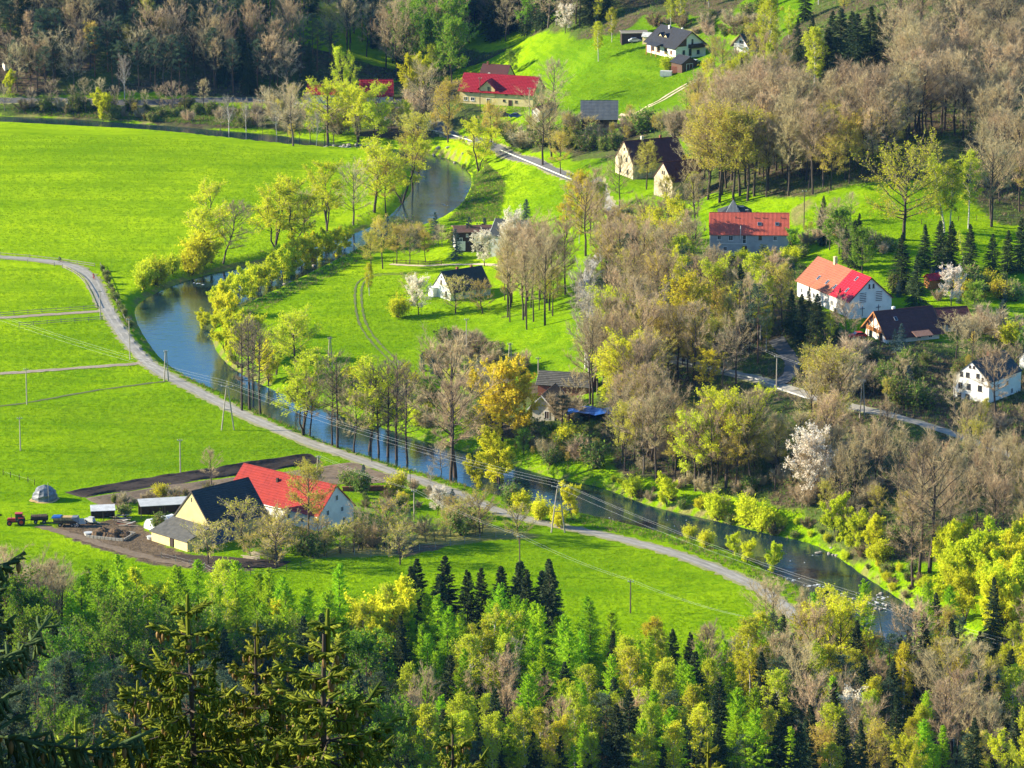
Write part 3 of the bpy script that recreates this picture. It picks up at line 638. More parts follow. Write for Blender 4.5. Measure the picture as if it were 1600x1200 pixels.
def shrub(seed, H, R, mats, ntw=900, nleaf=1200, lsize=.22, stems=14):
    rng = np.random.RandomState(seed); tk, cr = TB(), TB(); A, B = [], []
    for k in range(stems):
        az = rng.uniform(0,6.28); o = rng.uniform(.15,1)*R*.8; h = H*rng.uniform(.6,.95)*(1-.35*(o/R)**2); p = np.array([[math.cos(az)*o*u**.8, math.sin(az)*o*u**.8, h*u-.2] for u in (0,.5,1)])
        tk.tube(p, [.05,.03,.012], 3, 0); A += [p[0]*.5+p[1]*.5, p[1]]; B += [p[1], p[2]]
    A, B = np.array(A), np.array(B); i = rng.randint(0,len(A),ntw); f = rng.rand(ntw)[:,None]; tb = A[i]*(1-f)+B[i]*f
    td = unit(unit(B[i]-A[i])*.5+rng.normal(0,.6,(ntw,3))+np.array([0,0,.25]))*(H*.28*rng.uniform(.5,1.2,ntw))[:,None]
    cr.blades(tb, td, .045, rng, 0)
    if nleaf:
        j = rng.randint(0,ntw,nleaf); cr.leaves(tb[j]+td[j]*rng.uniform(.3,1.1,nleaf)[:,None]+rng.normal(0,.1,(nleaf,3)), lsize, rng, 1)
    return tk.mesh('stems',[mats[0]]), cr.mesh('foliage',[mats[1],mats[2]] if nleaf else [mats[1]])
m_ = lambda *k: [M[x] for x in k]
KIND = {}   # kind -> (object name, category, nominal height, [(trunk, crown), ...])
def kind(k, name, H, protos, cat='tree'): KIND[k] = (name, cat, H, protos)
kind('bare', 'bare_tree', 18, [broad(s, 18, r, .34, m_('bark','twig','twig'), 24, 7, 3300, 0, elev=(22,68), twl=1.25, tww=.05, tr=.013) for s, r in ((1,5.2),(2,4.4),(3,5.8))])
kind('brush', 'brushy_bare_tree', 18, [broad(s, 18, r, .36, m_('bark','twig','twig'), 28, 6, 3400, 0, elev=(38,74), twl=1.3, tww=.05, env='top', tr=.012) for s, r in ((61,4.6),(62,4.0),(63,5.2))])
kind('fbirch', 'forest_birch', 17, [broad(s, 17, r, .5, m_('bark_birch','twig','leaf_birch'), 22, 6, 1400, 4200, .25, elev=(42,66), twl=.8, tww=.035, env='oval', tr=.008, droop=.2) for s, r in ((64,2.1),(65,2.5),(66,1.8))])
kind('flarch', 'forest_larch', 19, [conifer(s, 19, r, m_('bark','leaf_larch'), step=.36, per=6, K=9, cb=.42, shape=.55, droop=.12, tw=(.24,.14), el0=40, el1=5, down=.6, jitter=.35, trunk=.009) for s, r in ((67,3.7),(68,3.2))])
kind('bare_tall', 'tall_bare_tree', 20, [broad(s, 20, r, .42, m_('bark','twig','twig'), 22, 6, 2900, 0, elev=(30,70), twl=1.2, tww=.05, env='round', tr=.011) for s, r in ((4,3.2),(5,3.7),(6,2.8))])
kind('greybare', 'grey_bare_tree', 15, [broad(s, 15, r, .25, m_('bark_grey','twig_grey','twig'), 24, 7, 3000, 0, elev=(20,60), twl=1.1, tww=.05, tr=.014) for s, r in ((7,5.0),(8,4.2))])
kind('palebare', 'pale_bare_tree', 16, [broad(s, 16, r, .3, m_('bark_birch','twig_pale','twig'), 22, 7, 2600, 0, elev=(45,72), twl=1.1, tww=.05, env='top', tr=.012) for s, r in ((9,3.6),(10,3.0))])
kind('alder', 'alder_tree', 21, [broad(s, 21, r, .30, m_('bark','twig_dark','twig'), 34, 5, 2300, 0, elev=(8,48), twl=.9, tww=.045, env='oval', tr=.012) for s, r in ((11,3.6),(12,3.2),(13,4.2))])
kind('bud', 'budding_tree', 17, [broad(s, 17, r, .34, m_('bark','twig','leaf_bud'), 24, 7, 2600, 6200, .22, elev=(25,68), twl=1.1, tww=.045, tr=.012) for s, r in ((14,4.2),(15,3.7),(16,4.8))])
kind('willow', 'willow_tree', 15, [broad(s, 15, r, .32, m_('bark','twig_grey','leaf_willow'), 24, 7, 2600, 9000, .25, elev=(20,62), stems=st, twl=1.0, tww=.04, tr=.017, leafmin=.22, wob=.6) for s, r, st in ((17,5.4,2),(18,5.0,1),(19,5.6,3))])
kind('wgreen', 'leafy_willow', 10, [broad(s, 10, r, .12, m_('bark','leaf_bud','leaf_willow'), 26, 7, 1600, 11000, .27, elev=(25,72), stems=4, twl=.8, tww=.04, tr=.012) for s, r in ((20,3.9),(21,3.4))])
kind('maple', 'yellow_leaved_tree', 16, [broad(s, 16, r, .28, m_('bark','twig','leaf_yellow'), 26, 8, 2000, 6000, .32, elev=(20,66), twl=1.0, tww=.04, tr=.014) for s, r in ((22,4.6),(23,4.0))])
kind('gold', 'golden_tree', 15, [broad(24, 15, 6.4, .14, m_('bark','twig','leaf_gold'), 36, 10, 2200, 30000, .38, elev=(15,66), twl=1.1, tww=.04, tr=.016)])
kind('green', 'green_leaved_tree', 12, [broad(s, 12, r, .18, m_('bark','twig','leaf_green'), 26, 8, 2000, 8500, .28, elev=(18,66), twl=.9, tww=.04, tr=.014) for s, r in ((25,4.6),(26,4.0))])
kind('birch', 'birch_tree', 17, [broad(s, 17, r, .3, m_('bark_birch','twig','leaf_birch'), 30, 6, 1800, 6500, .25, elev=(42,64), twl=.8, tww=.035, env='oval', tr=.009, droop=.28, stems=st) for s, r, st in ((27,2.5,1),(28,2.9,1),(29,3.6,3))])
kind('ybirch', 'golden_birch', 18, [broad(s, 18, r, .28, m_('bark_birch','twig','leaf_yellow'), 32, 7, 1800, 7500, .24, elev=(38,66), twl=.9, tww=.035, env='oval', tr=.009, droop=.25, stems=st) for s, r, st in ((30,3.2,2),(31,2.4,1))])
kind('blossom', 'blossom_tree', 8, [broad(s, 8, r, .2, m_('bark','twig','blossom'), 24, 7, 1500, 8500, .22, elev=(25,68), twl=.7, tww=.035, tr=.016) for s, r in ((32,2.9),(33,3.3))])
kind('fruit', 'fruit_tree', 6, [broad(s, 6, r, .22, m_('bark','twig_grey','leaf_bud'), 22, 7, 2200, 1200, .16, elev=(12,60), twl=.6, tww=.03, tr=.02) for s, r in ((34,3.0),(35,2.5))])
kind('oak', 'oak_tree', 16, [broad(36, 16, 8.6, .27, m_('bark','twig','leaf_yellow'), 30, 9, 4200, 6000, .28, elev=(8,62), twl=1.1, tww=.045, tr=.022)])
kind('spruce', 'spruce_tree', 20, [conifer(s, 20, r, m_('bark','needle'), K=10, per=7, tw=(.30,.20)) for s, r in ((40,4.3),(41,3.7),(42,4.8))])
kind('bspruce', 'blue_spruce', 10, [conifer(s, 10, r, m_('bark','needle_blue'), step=.36, K=7, cb=.03, down=.3) for s, r in ((43,2.6),(44,3.0))])
kind('larch', 'larch_tree', 19, [conifer(s, 19, r, m_('bark','leaf_larch'), step=.36, per=6, K=9, cb=.14, shape=.62, droop=.12, tw=(.24,.14), el0=40, el1=5, down=.6, jitter=.35, trunk=.010) for s, r in ((45,4.3),(46,3.8),(47,4.8))])
kind('pine', 'pine_tree', 19, [pine(s, 19, r, m_('bark_pine','needle_pine')) for s, r in ((48,3.0),(49,3.5))])
kind('shrub', 'shrub', 2.6, [shrub(s, 2.6, 1.9, m_('bark','twig','shrub')) for s in (50,51)], 'shrub')
kind('wshrub', 'willow_shrub', 4.0, [shrub(s, 4.0, 2.2, m_('bark','leaf_bud','leaf_willow'), 900, 3600, .22) for s in (52,53,54)], 'shrub')
kind('bshrub', 'bare_shrub', 3.0, [shrub(s, 3.0, 2.3, m_('bark_grey','twig_grey','twig'), 2600, 0) for s in (55,56)], 'shrub')
kind('dshrub', 'dry_shrub', 2.4, [shrub(s, 2.4, 2.2, m_('bark_grey','dryweed','shrub'), 2200, 300, .16) for s in (57,)], 'shrub')
kind('ymshrub', 'yellow_shrub', 3.2, [shrub(58, 3.2, 2.2, m_('bark','twig','leaf_yellow'), 900, 2600, .2)], 'shrub')
TREES = []
def plant(k, p, h, label, group=None, rz=None, wide=1.0, v=None, tilt=0.0):
    name, cat, H, protos = KIND[k]; n = len(TREES)
    tr, cr = protos[n % len(protos) if v is None else v]
    s = h/H; o = empty(name, p, rz if rz is not None else (n*2.39996) % 6.2832, label, cat, group)
    o.scale = (s*wide, s*wide, s)
    if tilt: o.rotation_euler = (0, R_(tilt), 0)
    for me in (tr, cr):
        c = D.objects.new(me.name.split('.')[0], me); COL.objects.link(c); c.parent = o
    TREES.append((p[0], p[1], h)); return o
def hgt(p, hpx): return hpx/px_scale(p)/.965
def tree(k, px, py, hpx, label, group=None, **kw):
    p = G3(px, py); return plant(k, p, hgt(p, hpx), label, group, **kw)
# ---------------------------------------------------------------- buildings
KEEP = []      # footprints no tree of a stand may be planted in: (x, y, radius)
def face_frame(face, L, W):
    "origin, along, outward for a wall face in house coordinates"
    return {'A': (Vector((-L/2,0,0)), Vector((0,-1,0)), Vector((-1,0,0))), 'B': (Vector((L/2,0,0)), Vector((0,1,0)), Vector((1,0,0))),
            'f': (Vector((0,-W/2,0)), Vector((1,0,0)), Vector((0,-1,0))), 'b': (Vector((0,W/2,0)), Vector((-1,0,0)), Vector((0,1,0)))}[face]
def window(root, face, L, W, u, v, w, h, frame='frame', bars=(1,0), door=False, name=None):
    o, a, n = face_frame(face, L, W); up = Vector((0,0,1)); c = o+a*u+up*(v+h/2); t = .11
    mb = MB(); q = Matrix((a, -n, up)).transposed()
    if q.determinant() < 0: q = Matrix((-a, -n, up)).transposed()
    for du, dv, ww, hh in ((-w/2+t/2,0,t,h),(w/2-t/2,0,t,h),(0,h/2-t/2,w-2*t,t),(0,-h/2+t/2,w-2*t,t)):
        mb.box(c+a*du+up*dv+n*.03, (ww, .10, hh), mat=q)
    for k in range(bars[0]): mb.box(c+a*(w*((k+1)/(bars[0]+1)-.5))+n*.03, (.06,.07,h-2*t), mat=q)
    for k in range(bars[1]): mb.box(c+up*(h*((k+1)/(bars[1]+1)-.5))+n*.03, (w-2*t,.06,.06), mat=q)
    if not door: mb.box(c-up*(h/2+.04)+n*.07, (w+.2,.2,.07), mat=q)
    fr = mb.build(name or ('door' if door else 'window'), M[frame], root)
    pb = MB(); pb.box(c+n*.012, (w-2*t+.02,.03,h-2*t+.02), mat=q)
    pb.build('panel' if door else 'pane', M['wood'] if door else M['glass'], fr)
def chimney(parent, x, y, z0, h, mat='brick', w=.55):
    mb = MB(); mb.box((x,y,z0+h/2-.4), (w,w,h+.8)); mb.box((x,y,z0+h+.05), (w+.16,w+.16,.1)); mb.box((x,y,z0+h+.16), (w*.5,w*.5,.14))
    mb.build('chimney', M[mat], parent)
def roof_slope(mb, x0, x1, W, hw, hr, s, ov, rows=.40, lift=.10, yb=None, zb=None):
    "one slope, laid in stepped courses; s=-1 front, +1 back"
    k = hr/(W/2); U = Vector((0, s, -k)).normalized(); Nn = Vector((0, s*k, 1)).normalized(); Ls = (W/2+ov)*math.sqrt(1+k*k)
    top = Vector((0,0,hw+hr))+Nn*lift; n = max(2, int(Ls/rows)); pr = []
    for i in range(n):
        pr += [(Ls*i/n, .03), (Ls*(i+1)/n, .085 if rows < .5 else .15)]
    pr += [(Ls, -.10), (0, -.10)]
    P0 = [top+U*u+Nn*d+Vector((x0,0,0)) for u, d in pr]; P1 = [p+Vector((x1-x0,0,0)) for p in P0]; m = len(pr)
    fs = [(i,(i+1)%m,m+(i+1)%m,m+i) for i in range(m)]+[tuple(range(m))[::-1], tuple(range(m,2*m))]
    if s > 0: fs = [f[::-1] for f in fs]
    mb.add(P0+P1, fs)
def gable_house(name, label, fit, wall, roofs, cat='house', ov=.45, og=.3, win=(), chim=(), doors=(), rows=.40, ridge=None, verge=None, group=None, below=2.5, plinth=None, keep=True):
    X, Y, z, yaw, L, W, hw, hr = fit
    root = empty(name, (X,Y,z), R_(yaw), label, cat, group)
    mb = MB(); P = [(-W/2,-below),(W/2,-below),(W/2,hw),(0,hw+hr),(-W/2,hw)]
    mb.add([(-L/2,y,h) for y,h in P]+[(L/2,y,h) for y,h in P], [(4,3,2,1,0),(5,6,7,8,9)]+[(i,(i+1)%5,5+(i+1)%5,5+i) for i in range(5)])
    mb.build('wall', M[wall], root)
    rr = None
    for (a, b, m) in roofs:
        rb = MB(); x0 = -L/2-og if a <= 0 else -L/2+a*L; x1 = L/2+og if b >= 1 else -L/2+b*L
        for s in (-1, 1): roof_slope(rb, x0, x1, W, hw, hr, s, ov, rows)
        rf = rb.build('roof', M[m], root); rr = rr or rf
        cb = MB(); cb.tube([(x0,0,hw+hr+.19),(x1,0,hw+hr+.19)], .11, 6); cb.build('ridge_cap', M[ridge or m], rf)
    if verge:
        k = hr/(W/2)
        for x in (-L/2-og-.03, L/2+og+.03):
            for s in (-1, 1): vb = MB(); vb.bar((x,0,hw+hr+.10),(x,s*(W/2+ov),hw-ov*k+.10), .07, .26); vb.build('verge_board', M[verge], root)
    for w_ in win: window(root, w_[0], L, W, *w_[1:5], **(w_[5] if len(w_) > 5 else {}))
    for d_ in doors: window(root, d_[0], L, W, *d_[1:5], door=True, **(d_[5] if len(d_) > 5 else {}))
    for c_ in chim: chimney(rr, c_[0], c_[1], hw+hr*(1-abs(c_[1])/(W/2)), c_[2], *(c_[3:]))
    if keep: KEEP.append((X, Y, math.hypot(L, W)/2+1.5))
    return root
def skylight(root, L, W, hw, hr, x, u, w=.8, h=1.1, s=-1):
    "roof window lying on a slope; u = distance down from the ridge"
    k = hr/(W/2); U = Vector((0,s,-k)).normalized(); Nn = Vector((0,s*k,1)).normalized(); c = Vector((x,0,hw+hr))+U*u+Nn*.24
    q = Matrix((Vector((1,0,0)) if s < 0 else Vector((-1,0,0)), -U, Nn)).transposed(); mb = MB(); mb.box(c, (w,h,.12), mat=q); f = mb.build('roof_window', M['metal'], root)
    pb = MB(); pb.box(c+Nn*.05, (w-.22,h-.22,.05), mat=q); pb.build('pane', M['glass'], f)
def extra(root, name, mat, fn, smooth=False):
    mb = MB(); fn(mb); return mb.build(name, M[mat] if isinstance(mat, str) else mat, root, smooth=smooth)
# --- the farm in the near meadow
F = (-60.75,834.55,0.45,44.6,15.40,11.64,4.04,6.35)
barn = gable_house('barn', 'tall barn with a plain cream gable and a steep dark slate roof in the farmyard', F, 'cream', [(0,1,'slate')], 'barn', ov=.35, og=.12, verge='darkframe', rows=.5)
L, W, hw, hr = F[4:]
extra(barn, 'vent_slot', 'darkframe', lambda b: b.box((-L/2-.01,.1,hw+hr-1.7),(.08,.28,.9)))
def _lt(b):  # lean-to against the cream gable
    x0, x1, y0, y1 = -L/2-6.6, -L/2-.13, -W/2-.2, W/2+.2
    b.add([(x0,y0,2.05),(x0,y1,2.05),(x1,y1,3.9),(x1,y0,3.9),(x0,y0,2.25),(x0,y1,2.25),(x1,y1,4.1),(x1,y0,4.1)], [(0,1,2,3),(7,6,5,4),(0,4,5,1),(1,5,6,2),(2,6,7,3),(3,7,4,0)])
lr = extra(barn, 'lean_to_roof', 'felt', _lt)
def _lw(b):
    x0, x1 = -L/2-6.1, -L/2-.02
    b.box((x0,-W/2+2.2,.2),(.25,4.2,3.6)); b.box((x0,W/2-3.0,.2),(.25,5.8,3.6))
    for y in (-W/2+.12, W/2-.12): b.add([(x0,y-.1,-1),(x1,y-.1,-1),(x1,y-.1,3.75),(x0,y-.1,2.05),(x0,y+.1,-1),(x1,y+.1,-1),(x1,y+.1,3.75),(x0,y+.1,2.05)], [(0,1,2,3),(7,6,5,4),(0,3,7,4),(0,4,5,1)])
extra(barn, 'lean_to_wall', 'ochre', _lw)
extra(barn, 'lean_to_gate', 'wood_dark', lambda b: b.box((-L/2-6.1,-.3,.9),(.12,1.5,2.1)))
extra(barn, 'blue_wall_sheet', 'blue_paint', lambda b: b.box((-L/2+3.3,-W/2-.06,1.7),(6.2,.08,3.6)))
extra(barn, 'gutter', 'metal', lambda b: b.cyl((-L/2,-W/2-.42,hw-.38),(L/2,-W/2-.42,hw-.38),.09,8))
F = (-46.92,848.03,0.46,-40.6,26.55,10.62,3.71,5.16)
farm = gable_house('farmhouse', 'long white farmhouse with a bright red tiled roof behind the dark barn', F, 'white', [(0,1,'red_tile')], ov=.5, og=.3, rows=.62,
  win=[('B',.2,5.6,.9,1.3),('B',-2.6,3.0,.9,1.2),('B',1.8,2.9,.9,1.2),('B',-2.9,.4,.9,1.4),('B',2.4,.4,.9,1.3),('f',-4.5,1.3,1.1,1.1),('f',-1.6,1.2,.9,1.1),('f',4.5,1.2,1.0,1.2),('f',8.5,1.2,1.0,1.2)], doors=[('f',-6.6,.1,1.2,2.1)])
L, W, hw, hr = F[4:]
extra(farm, 'roof_vent', 'wood_dark', lambda b: b.box((-2.0,-1.7,hw+hr-1.1),(.5,.5,.9)))
extra(farm, 'porch', 'brick', lambda b: (b.box((-3.4,-W/2-1.0,.7),(2.2,1.8,1.5)), b.box((-3.4,-W/2-1.0,1.52),(2.5,2.1,.14))))
extra(farm, 'gutter', 'metal', lambda b: b.cyl((-L/2,-W/2-.58,hw-.5),(L/2,-W/2-.58,hw-.5),.09,8))
# --- white and red house on the right slope
F = (78.72,962.43,20.05,-65.1,25.51,11.25,3.94,5.02); L, W, hw, hr = F[4:]
wr = gable_house('long_house', 'long white house roofed half in faded orange tiles and half in bright red sheet', F, 'white', [(0,.645,'orange_tile'),(.645,1,'red_bright')], ov=.4, og=.2, rows=.6, verge='maroon',
  win=[('B',-.45,6.6,.42,1.0,{'frame':'darkframe','bars':(0,0)}),('B',.65,6.6,.42,1.0,{'frame':'darkframe','bars':(0,0)})]+[('f',x,1.2,1.0,1.3) for x in (-10.5,-7.5,-4.5,-1.5,1.5,4.5,9.5)],
  chim=[(-4.4,.0,1.7,'ochre',.75)])
for y in (-2.15, 2.15):   # louvred loft openings and the cross-timbered doors below them
    lv = extra(wr, 'louvre', 'frame', lambda b: b.box((L/2+.03,y,4.45),(.06,1.9,2.5)))
    for k in range(6): extra(lv, 'slat', 'darkframe', lambda b: b.box((L/2+.09,y,3.5+.42*k),(.06,1.7,.15)))
    dr = extra(wr, 'barn_door', 'white', lambda b: b.box((L/2+.03,y,1.2),(.06,1.9,2.7)))
    extra(dr, 'cross_bar', 'black_paint', lambda b: (b.box((L/2+.09,y-.1,1.3),(.06,.14,2.4)), b.box((L/2+.12,y-.1,1.9),(.06,1.2,.14))))
for x, u in ((8.2,1.6),(3.2,5.6),(8.6,5.2),(-1.0,5.2),(-5.5,5.0)): skylight(wr, L, W, hw, hr, x, u, .8, 1.3)
# --- brown roofed house with the timber gable
F = (90.21,935.94,18.32,23.9,13.64,10.42,2.32,4.38); L, W, hw, hr = F[4:]
br = gable_house('chalet_house', 'brown roofed house with an orange timber gable below the long white house', F, 'white', [(0,1,'maroon')], ov=1.0, og=.9, rows=.42, verge='wood_orange',
  win=[('A',-2.4,.5,1.2,1.6,{'frame':'darkframe'}),('A',2.2,.5,1.5,1.6,{'frame':'darkframe'}),('f',1.5,.7,1.1,1.1),('f',4.5,.7,1.1,1.1)], chim=[(-2.2,.5,1.0,'white',.6)])
def _tg(b):
    x = -L/2-.75
    b.bar((x,0,2.2),(x,0,hw+hr-.3),.16); b.bar((x,-3.6,2.9),(x,3.6,2.9),.18)
    for s in (-1,1): b.bar((x,s*2.8,0),(x,s*2.8,3.6),.16); b.bar((x,0,3.2),(x,s*2.2,4.4),.13)
extra(br, 'gable_timber', 'wood_orange', _tg)
extra(br, 'balcony', 'wood_orange', lambda b: (b.box((-L/2-.55,0,2.35),(1.1,5.6,.14)), [b.box((-L/2-1.05,-2.7+.3*k,2.85),(.05,.17,.95)) for k in range(19)]))
skylight(br, L, W, hw, hr, -3.0, 2.6)
extra(br, 'porch_roof', 'rust_roof', lambda b: b.add([(-.5,-W/2-2.4,1.75),(4,-W/2-2.4,1.75),(4,-W/2-.05,2.5),(-.5,-W/2-.05,2.5),(-.5,-W/2-2.4,1.9),(4,-W/2-2.4,1.9),(4,-W/2-.05,2.65),(-.5,-W/2-.05,2.65)],[(3,2,1,0),(4,5,6,7),(0,1,5,4),(1,2,6,5),(2,3,7,6),(3,0,4,7)]))
F = G3(1484,511)+(16.5,7.6,6.9,1.9,2.7)
gable_house('house_wing', 'low brown roofed wing with white walls at the right end of the timber gabled house', F, 'white', [(0,1,'maroon')], ov=.5, og=.4, verge='wood_orange', win=[('f',-1.6,.5,.9,1.1),('f',1.8,.5,.9,1.1)], doors=[('f',-.2,0,1,1.9)])
# --- red roofed house with grey front
F = (59.21,1017.53,21.62,-2.0,19.50,9.00,4.83,4.31); L, W, hw, hr = F[4:]
rh = gable_house('grey_house', 'grey fronted house with one long orange red tiled roof at the wood edge', F, 'greywall', [(0,1,'red_pan')], ov=.3, og=.25, rows=.36,
  win=[('f',-7.5,3.3,1.0,1.2),('f',-4.6,3.1,1.15,1.4),('f',-1.25,2.4,1.0,2.2,{'bars':(0,1)}),('f',2.7,3.4,.8,1.2,{'frame':'darkframe'}),('f',6.4,3.2,1.0,1.2),('f',-6.0,.5,1.0,1.2),('f',3.5,.5,1.0,1.2)], doors=[('f',-1.2,-.2,1.2,2.0,{'frame':'darkframe'})])
extra(rh, 'string_course', 'white', lambda b: b.box((-4.6,-W/2-.04,2.35),(6.4,.1,.12)))
extra(rh, 'flue_pipe', 'rail', lambda b: b.cyl((-2.2,-W/2-.45,3.6),(-2.2,-W/2-.45,7.0),.09,8))
skylight(rh, L, W, hw, hr, 2.5, 3.3, 1.0, 1.0); skylight(rh, L, W, hw, hr, 6.9, 3.3, 1.0, 1.0)
for x in (-3.4,1.4,3.4,8.0): extra(rh, 'vent_pipe', 'darkframe', lambda b: b.cyl((x,-1.2,hw+hr-1.4),(x,-1.2,hw+hr-.5),.11,7))
# --- dark pyramid roof behind it
p = G3(1148,346)
py = empty('garden_house', p, R_(-2), 'small house with a grey pyramid roof peeping over the orange red roof', 'house')
extra(py, 'wall', 'wood_dark', lambda b: b.box((.4,0,.4),(7.0,6.4,4.4)))
rf = extra(py, 'roof', 'slate', lambda b: b.add([(-4.4,-3.7,2.5),(4.4,-3.7,2.5),(4.4,3.7,2.5),(-4.4,3.7,2.5),(-1.2,0,4.3),(2.2,0,4.3)],[(3,2,1,0),(0,1,5,4),(1,2,5),(2,3,4,5),(3,0,4)]))
extra(py, 'gable_dormer', 'grey_sheet', lambda b: b.add([(-2.6,-3.9,2.5),(1.6,-3.9,2.5),(-.4,-.6,5.9),(-2.6,.2,2.6),(1.6,.2,2.6)],[(0,1,2),(1,4,2),(3,0,2),(4,3,2),(0,3,4,1)]))
extra(rf, 'roof_light', 'white_sheet', lambda b: (b.box((1.7,-1.2,4.15),(1.1,.5,.12)), b.box((3.0,-2.2,3.5),(.8,.4,.12))))
KEEP.append((p[0],p[1],6))
# --- cream house with crimson roof in the distance
F = (-3.21,1298.87,8.10,-18.9,24.43,10.99,4.81,4.34); L, W, hw, hr = F[4:]
ch = gable_house('village_house', 'long ochre house with a crimson roof and a gabled dormer over the door', F, 'ochre', [(0,1,'crimson')], ov=.7, og=.5, rows=.6,
  win=[('f',-10.2,1.5,1.3,1.2),('f',-7.9,1.5,1.3,1.2),('f',-8.3,4.0,.9,.6,{'frame':'darkframe'}),('f',2.6,1.8,.7,.7,{'frame':'darkframe'}),('f',3.4,3.9,.9,.7,{'frame':'darkframe'}),('f',6.6,1.6,.8,.8,{'frame':'darkframe'}),('f',8.6,3.9,.9,.7,{'frame':'darkframe'}),('B',0,4.6,1,1.3)], doors=[('f',-2.6,0,1.3,2.6),('f',4.7,0,1.2,2.4,{'frame':'darkframe'})], chim=[(-4.5,.6,.8,'white_old')])
def _dm(b): # cross gable: wall and its own small roof
    b.add([(-5.5,-W/2-.25,3.2),(-.4,-W/2-.25,3.2),(-.4,-W/2-.25,5.6),(-2.95,-W/2-.25,8.0),(-5.5,-W/2-.25,5.6),(-5.5,-1.5,3.2),(-.4,-1.5,3.2),(-.4,-1.5,5.6),(-2.95,-1.5,8.0),(-5.5,-1.5,5.6)],[(0,1,2,3,4),(1,6,7,2),(2,7,8,3),(3,8,9,4),(4,9,5,0)])
extra(ch, 'dormer_wall', 'ochre', _dm)
def _dr(b):
    for s in (-1,1):
        a = (-2.95,-W/2-.8,8.25); c = (-2.95+s*3.2,-W/2-.8,5.25); b.prism([a,c,(c[0],-W/2+2.2,c[2]),(a[0],-.3,a[2])][::s], (0,0,.16))
extra(ch, 'dormer_roof', 'crimson', _dr)
dmw = MB(); dmw.box((-2.4,-W/2-.3,5.6),(.8,.12,1.3)); dmw.build('dormer_window', M['glass'], ch)
F2 = G3(850,180)+(58,9.5,3.0,2.3,.9)
gable_house('lean_shed', 'narrow shed with a rusty orange roof beside the ochre house', F2, 'white_old', [(0,1,'orange_tile')], 'shed', ov=.2, og=.2)
gable_house('back_house', 'dark maroon roof showing behind the long crimson roof', G3(776,141)+(-20,9,9,4.3,3.9), 'ochre', [(0,1,'maroon')], ov=.5, chim=[(-3,0,.8)])
# --- low red roofed houses by the far road
gable_house('roadside_house', 'small pale house with a crimson roof at the right end of the far road cottages', G3(588,158)+(3.1,10.5,9.0,2.7,4.2), 'greypale', [(0,1,'crimson')], rows=.6, win=[('f',0,.8,1.0,1.1),('f',3.2,.8,1,1.1)])
gable_house('roadside_cottage', 'low white cottage with a dull red roof behind bare trees on the far road', G3(509,156)+(-6,11.5,7.5,2.6,2.4), 'white_old', [(0,1,'crimson')], rows=.6, win=[('f',-3,.7,1.0,1.1),('f',3.6,.7,1.0,1.1)], doors=[('f',1.2,0,1.1,2,{'frame':'wood_orange'})])
gable_house('grey_shed', 'grey shed with a mossy sheet roof right of the crimson roadside house', G3(619,167)+(4,4.6,4.0,1.6,.7), 'wood_grey', [(0,1,'felt')], 'shed', rows=.8)
# --- grey sheet roofed shed below the hillside meadow
gable_house('sheet_roof_barn', 'shed with a big blue grey sheet roof at the foot of the hillside meadow', (25.80,1211.94,17.74,-0.9,10.57,7.09,2.21,4.55), 'wood_dark', [(0,1,'grey_sheet')], 'shed', ov=.3, rows=.45, doors=[('f',2,0,2,1.9,{'frame':'darkframe'})])
# --- cream gables by the village road
F = (38.24,1129.25,19.03,25.2,16.32,10.81,4.25,5.24)
gable_house('old_house', 'large old pale yellow house with a dark maroon roof and two chimneys', F, 'cream_light', [(0,.47,'maroon'),(.47,1,'maroon')], ov=.3, og=.15, win=[('A',-2.2,.8,1,1.3,{'frame':'darkframe'}),('A',2.2,.8,1,1.3,{'frame':'darkframe'}),('A',-1.6,4.2,.9,1.2,{'frame':'darkframe'}),('A',1.6,4.2,.9,1.2,{'frame':'darkframe'}),('A',.2,7.2,.6,.7,{'frame':'darkframe'}),('f',-3,1,1,1.3),('f',2,1,1,1.3)], chim=[(-2.6,.2,1.2,'white_old',.7),(3.1,.2,1.0)])
F = (44.51,1091.06,20.67,31.9,10.00,8.73,4.75,4.38)
gable_house('old_annex', 'narrow pale yellow gabled building in front of the large old house', F, 'cream_light', [(0,1,'maroon')], ov=.25, og=.15, win=[('A',-.4,6.2,.5,.9,{'frame':'darkframe'}),('A',.5,6.2,.5,.9,{'frame':'darkframe'}),('A',-1.2,2.8,.8,1.1,{'frame':'darkframe'}),('A',1.3,2.8,.8,1.1,{'frame':'darkframe'})])
# --- white cottage with dark roof
F = (-12.98,1048.11,3.00,34.8,12.45,8.15,2.29,4.44); L, W, hw, hr = F[4:]
ct = gable_house('cottage', 'small white cottage with a steep dark slate roof in the river meadow', F, 'white', [(0,1,'slate')], ov=.35, og=.15, rows=.36, win=[('A',-.2,3.6,.75,1.1,{'frame':'wood'}),('A',-2.2,.8,.8,1.2,{'frame':'wood'}),('A',2.0,.8,.8,1.2,{'frame':'wood'}),('f',2,.7,.9,1.1),('f',-2,.7,.9,1.1),('A',.0,5.3,.4,.5,{'frame':'darkframe'})], chim=[(-1.2,.3,.9),(3.2,.3,.8)])
extra(ct, 'porch', 'white', lambda b: b.box((-L/2-.7,2.9,1.0),(1.5,2.2,2.9)))
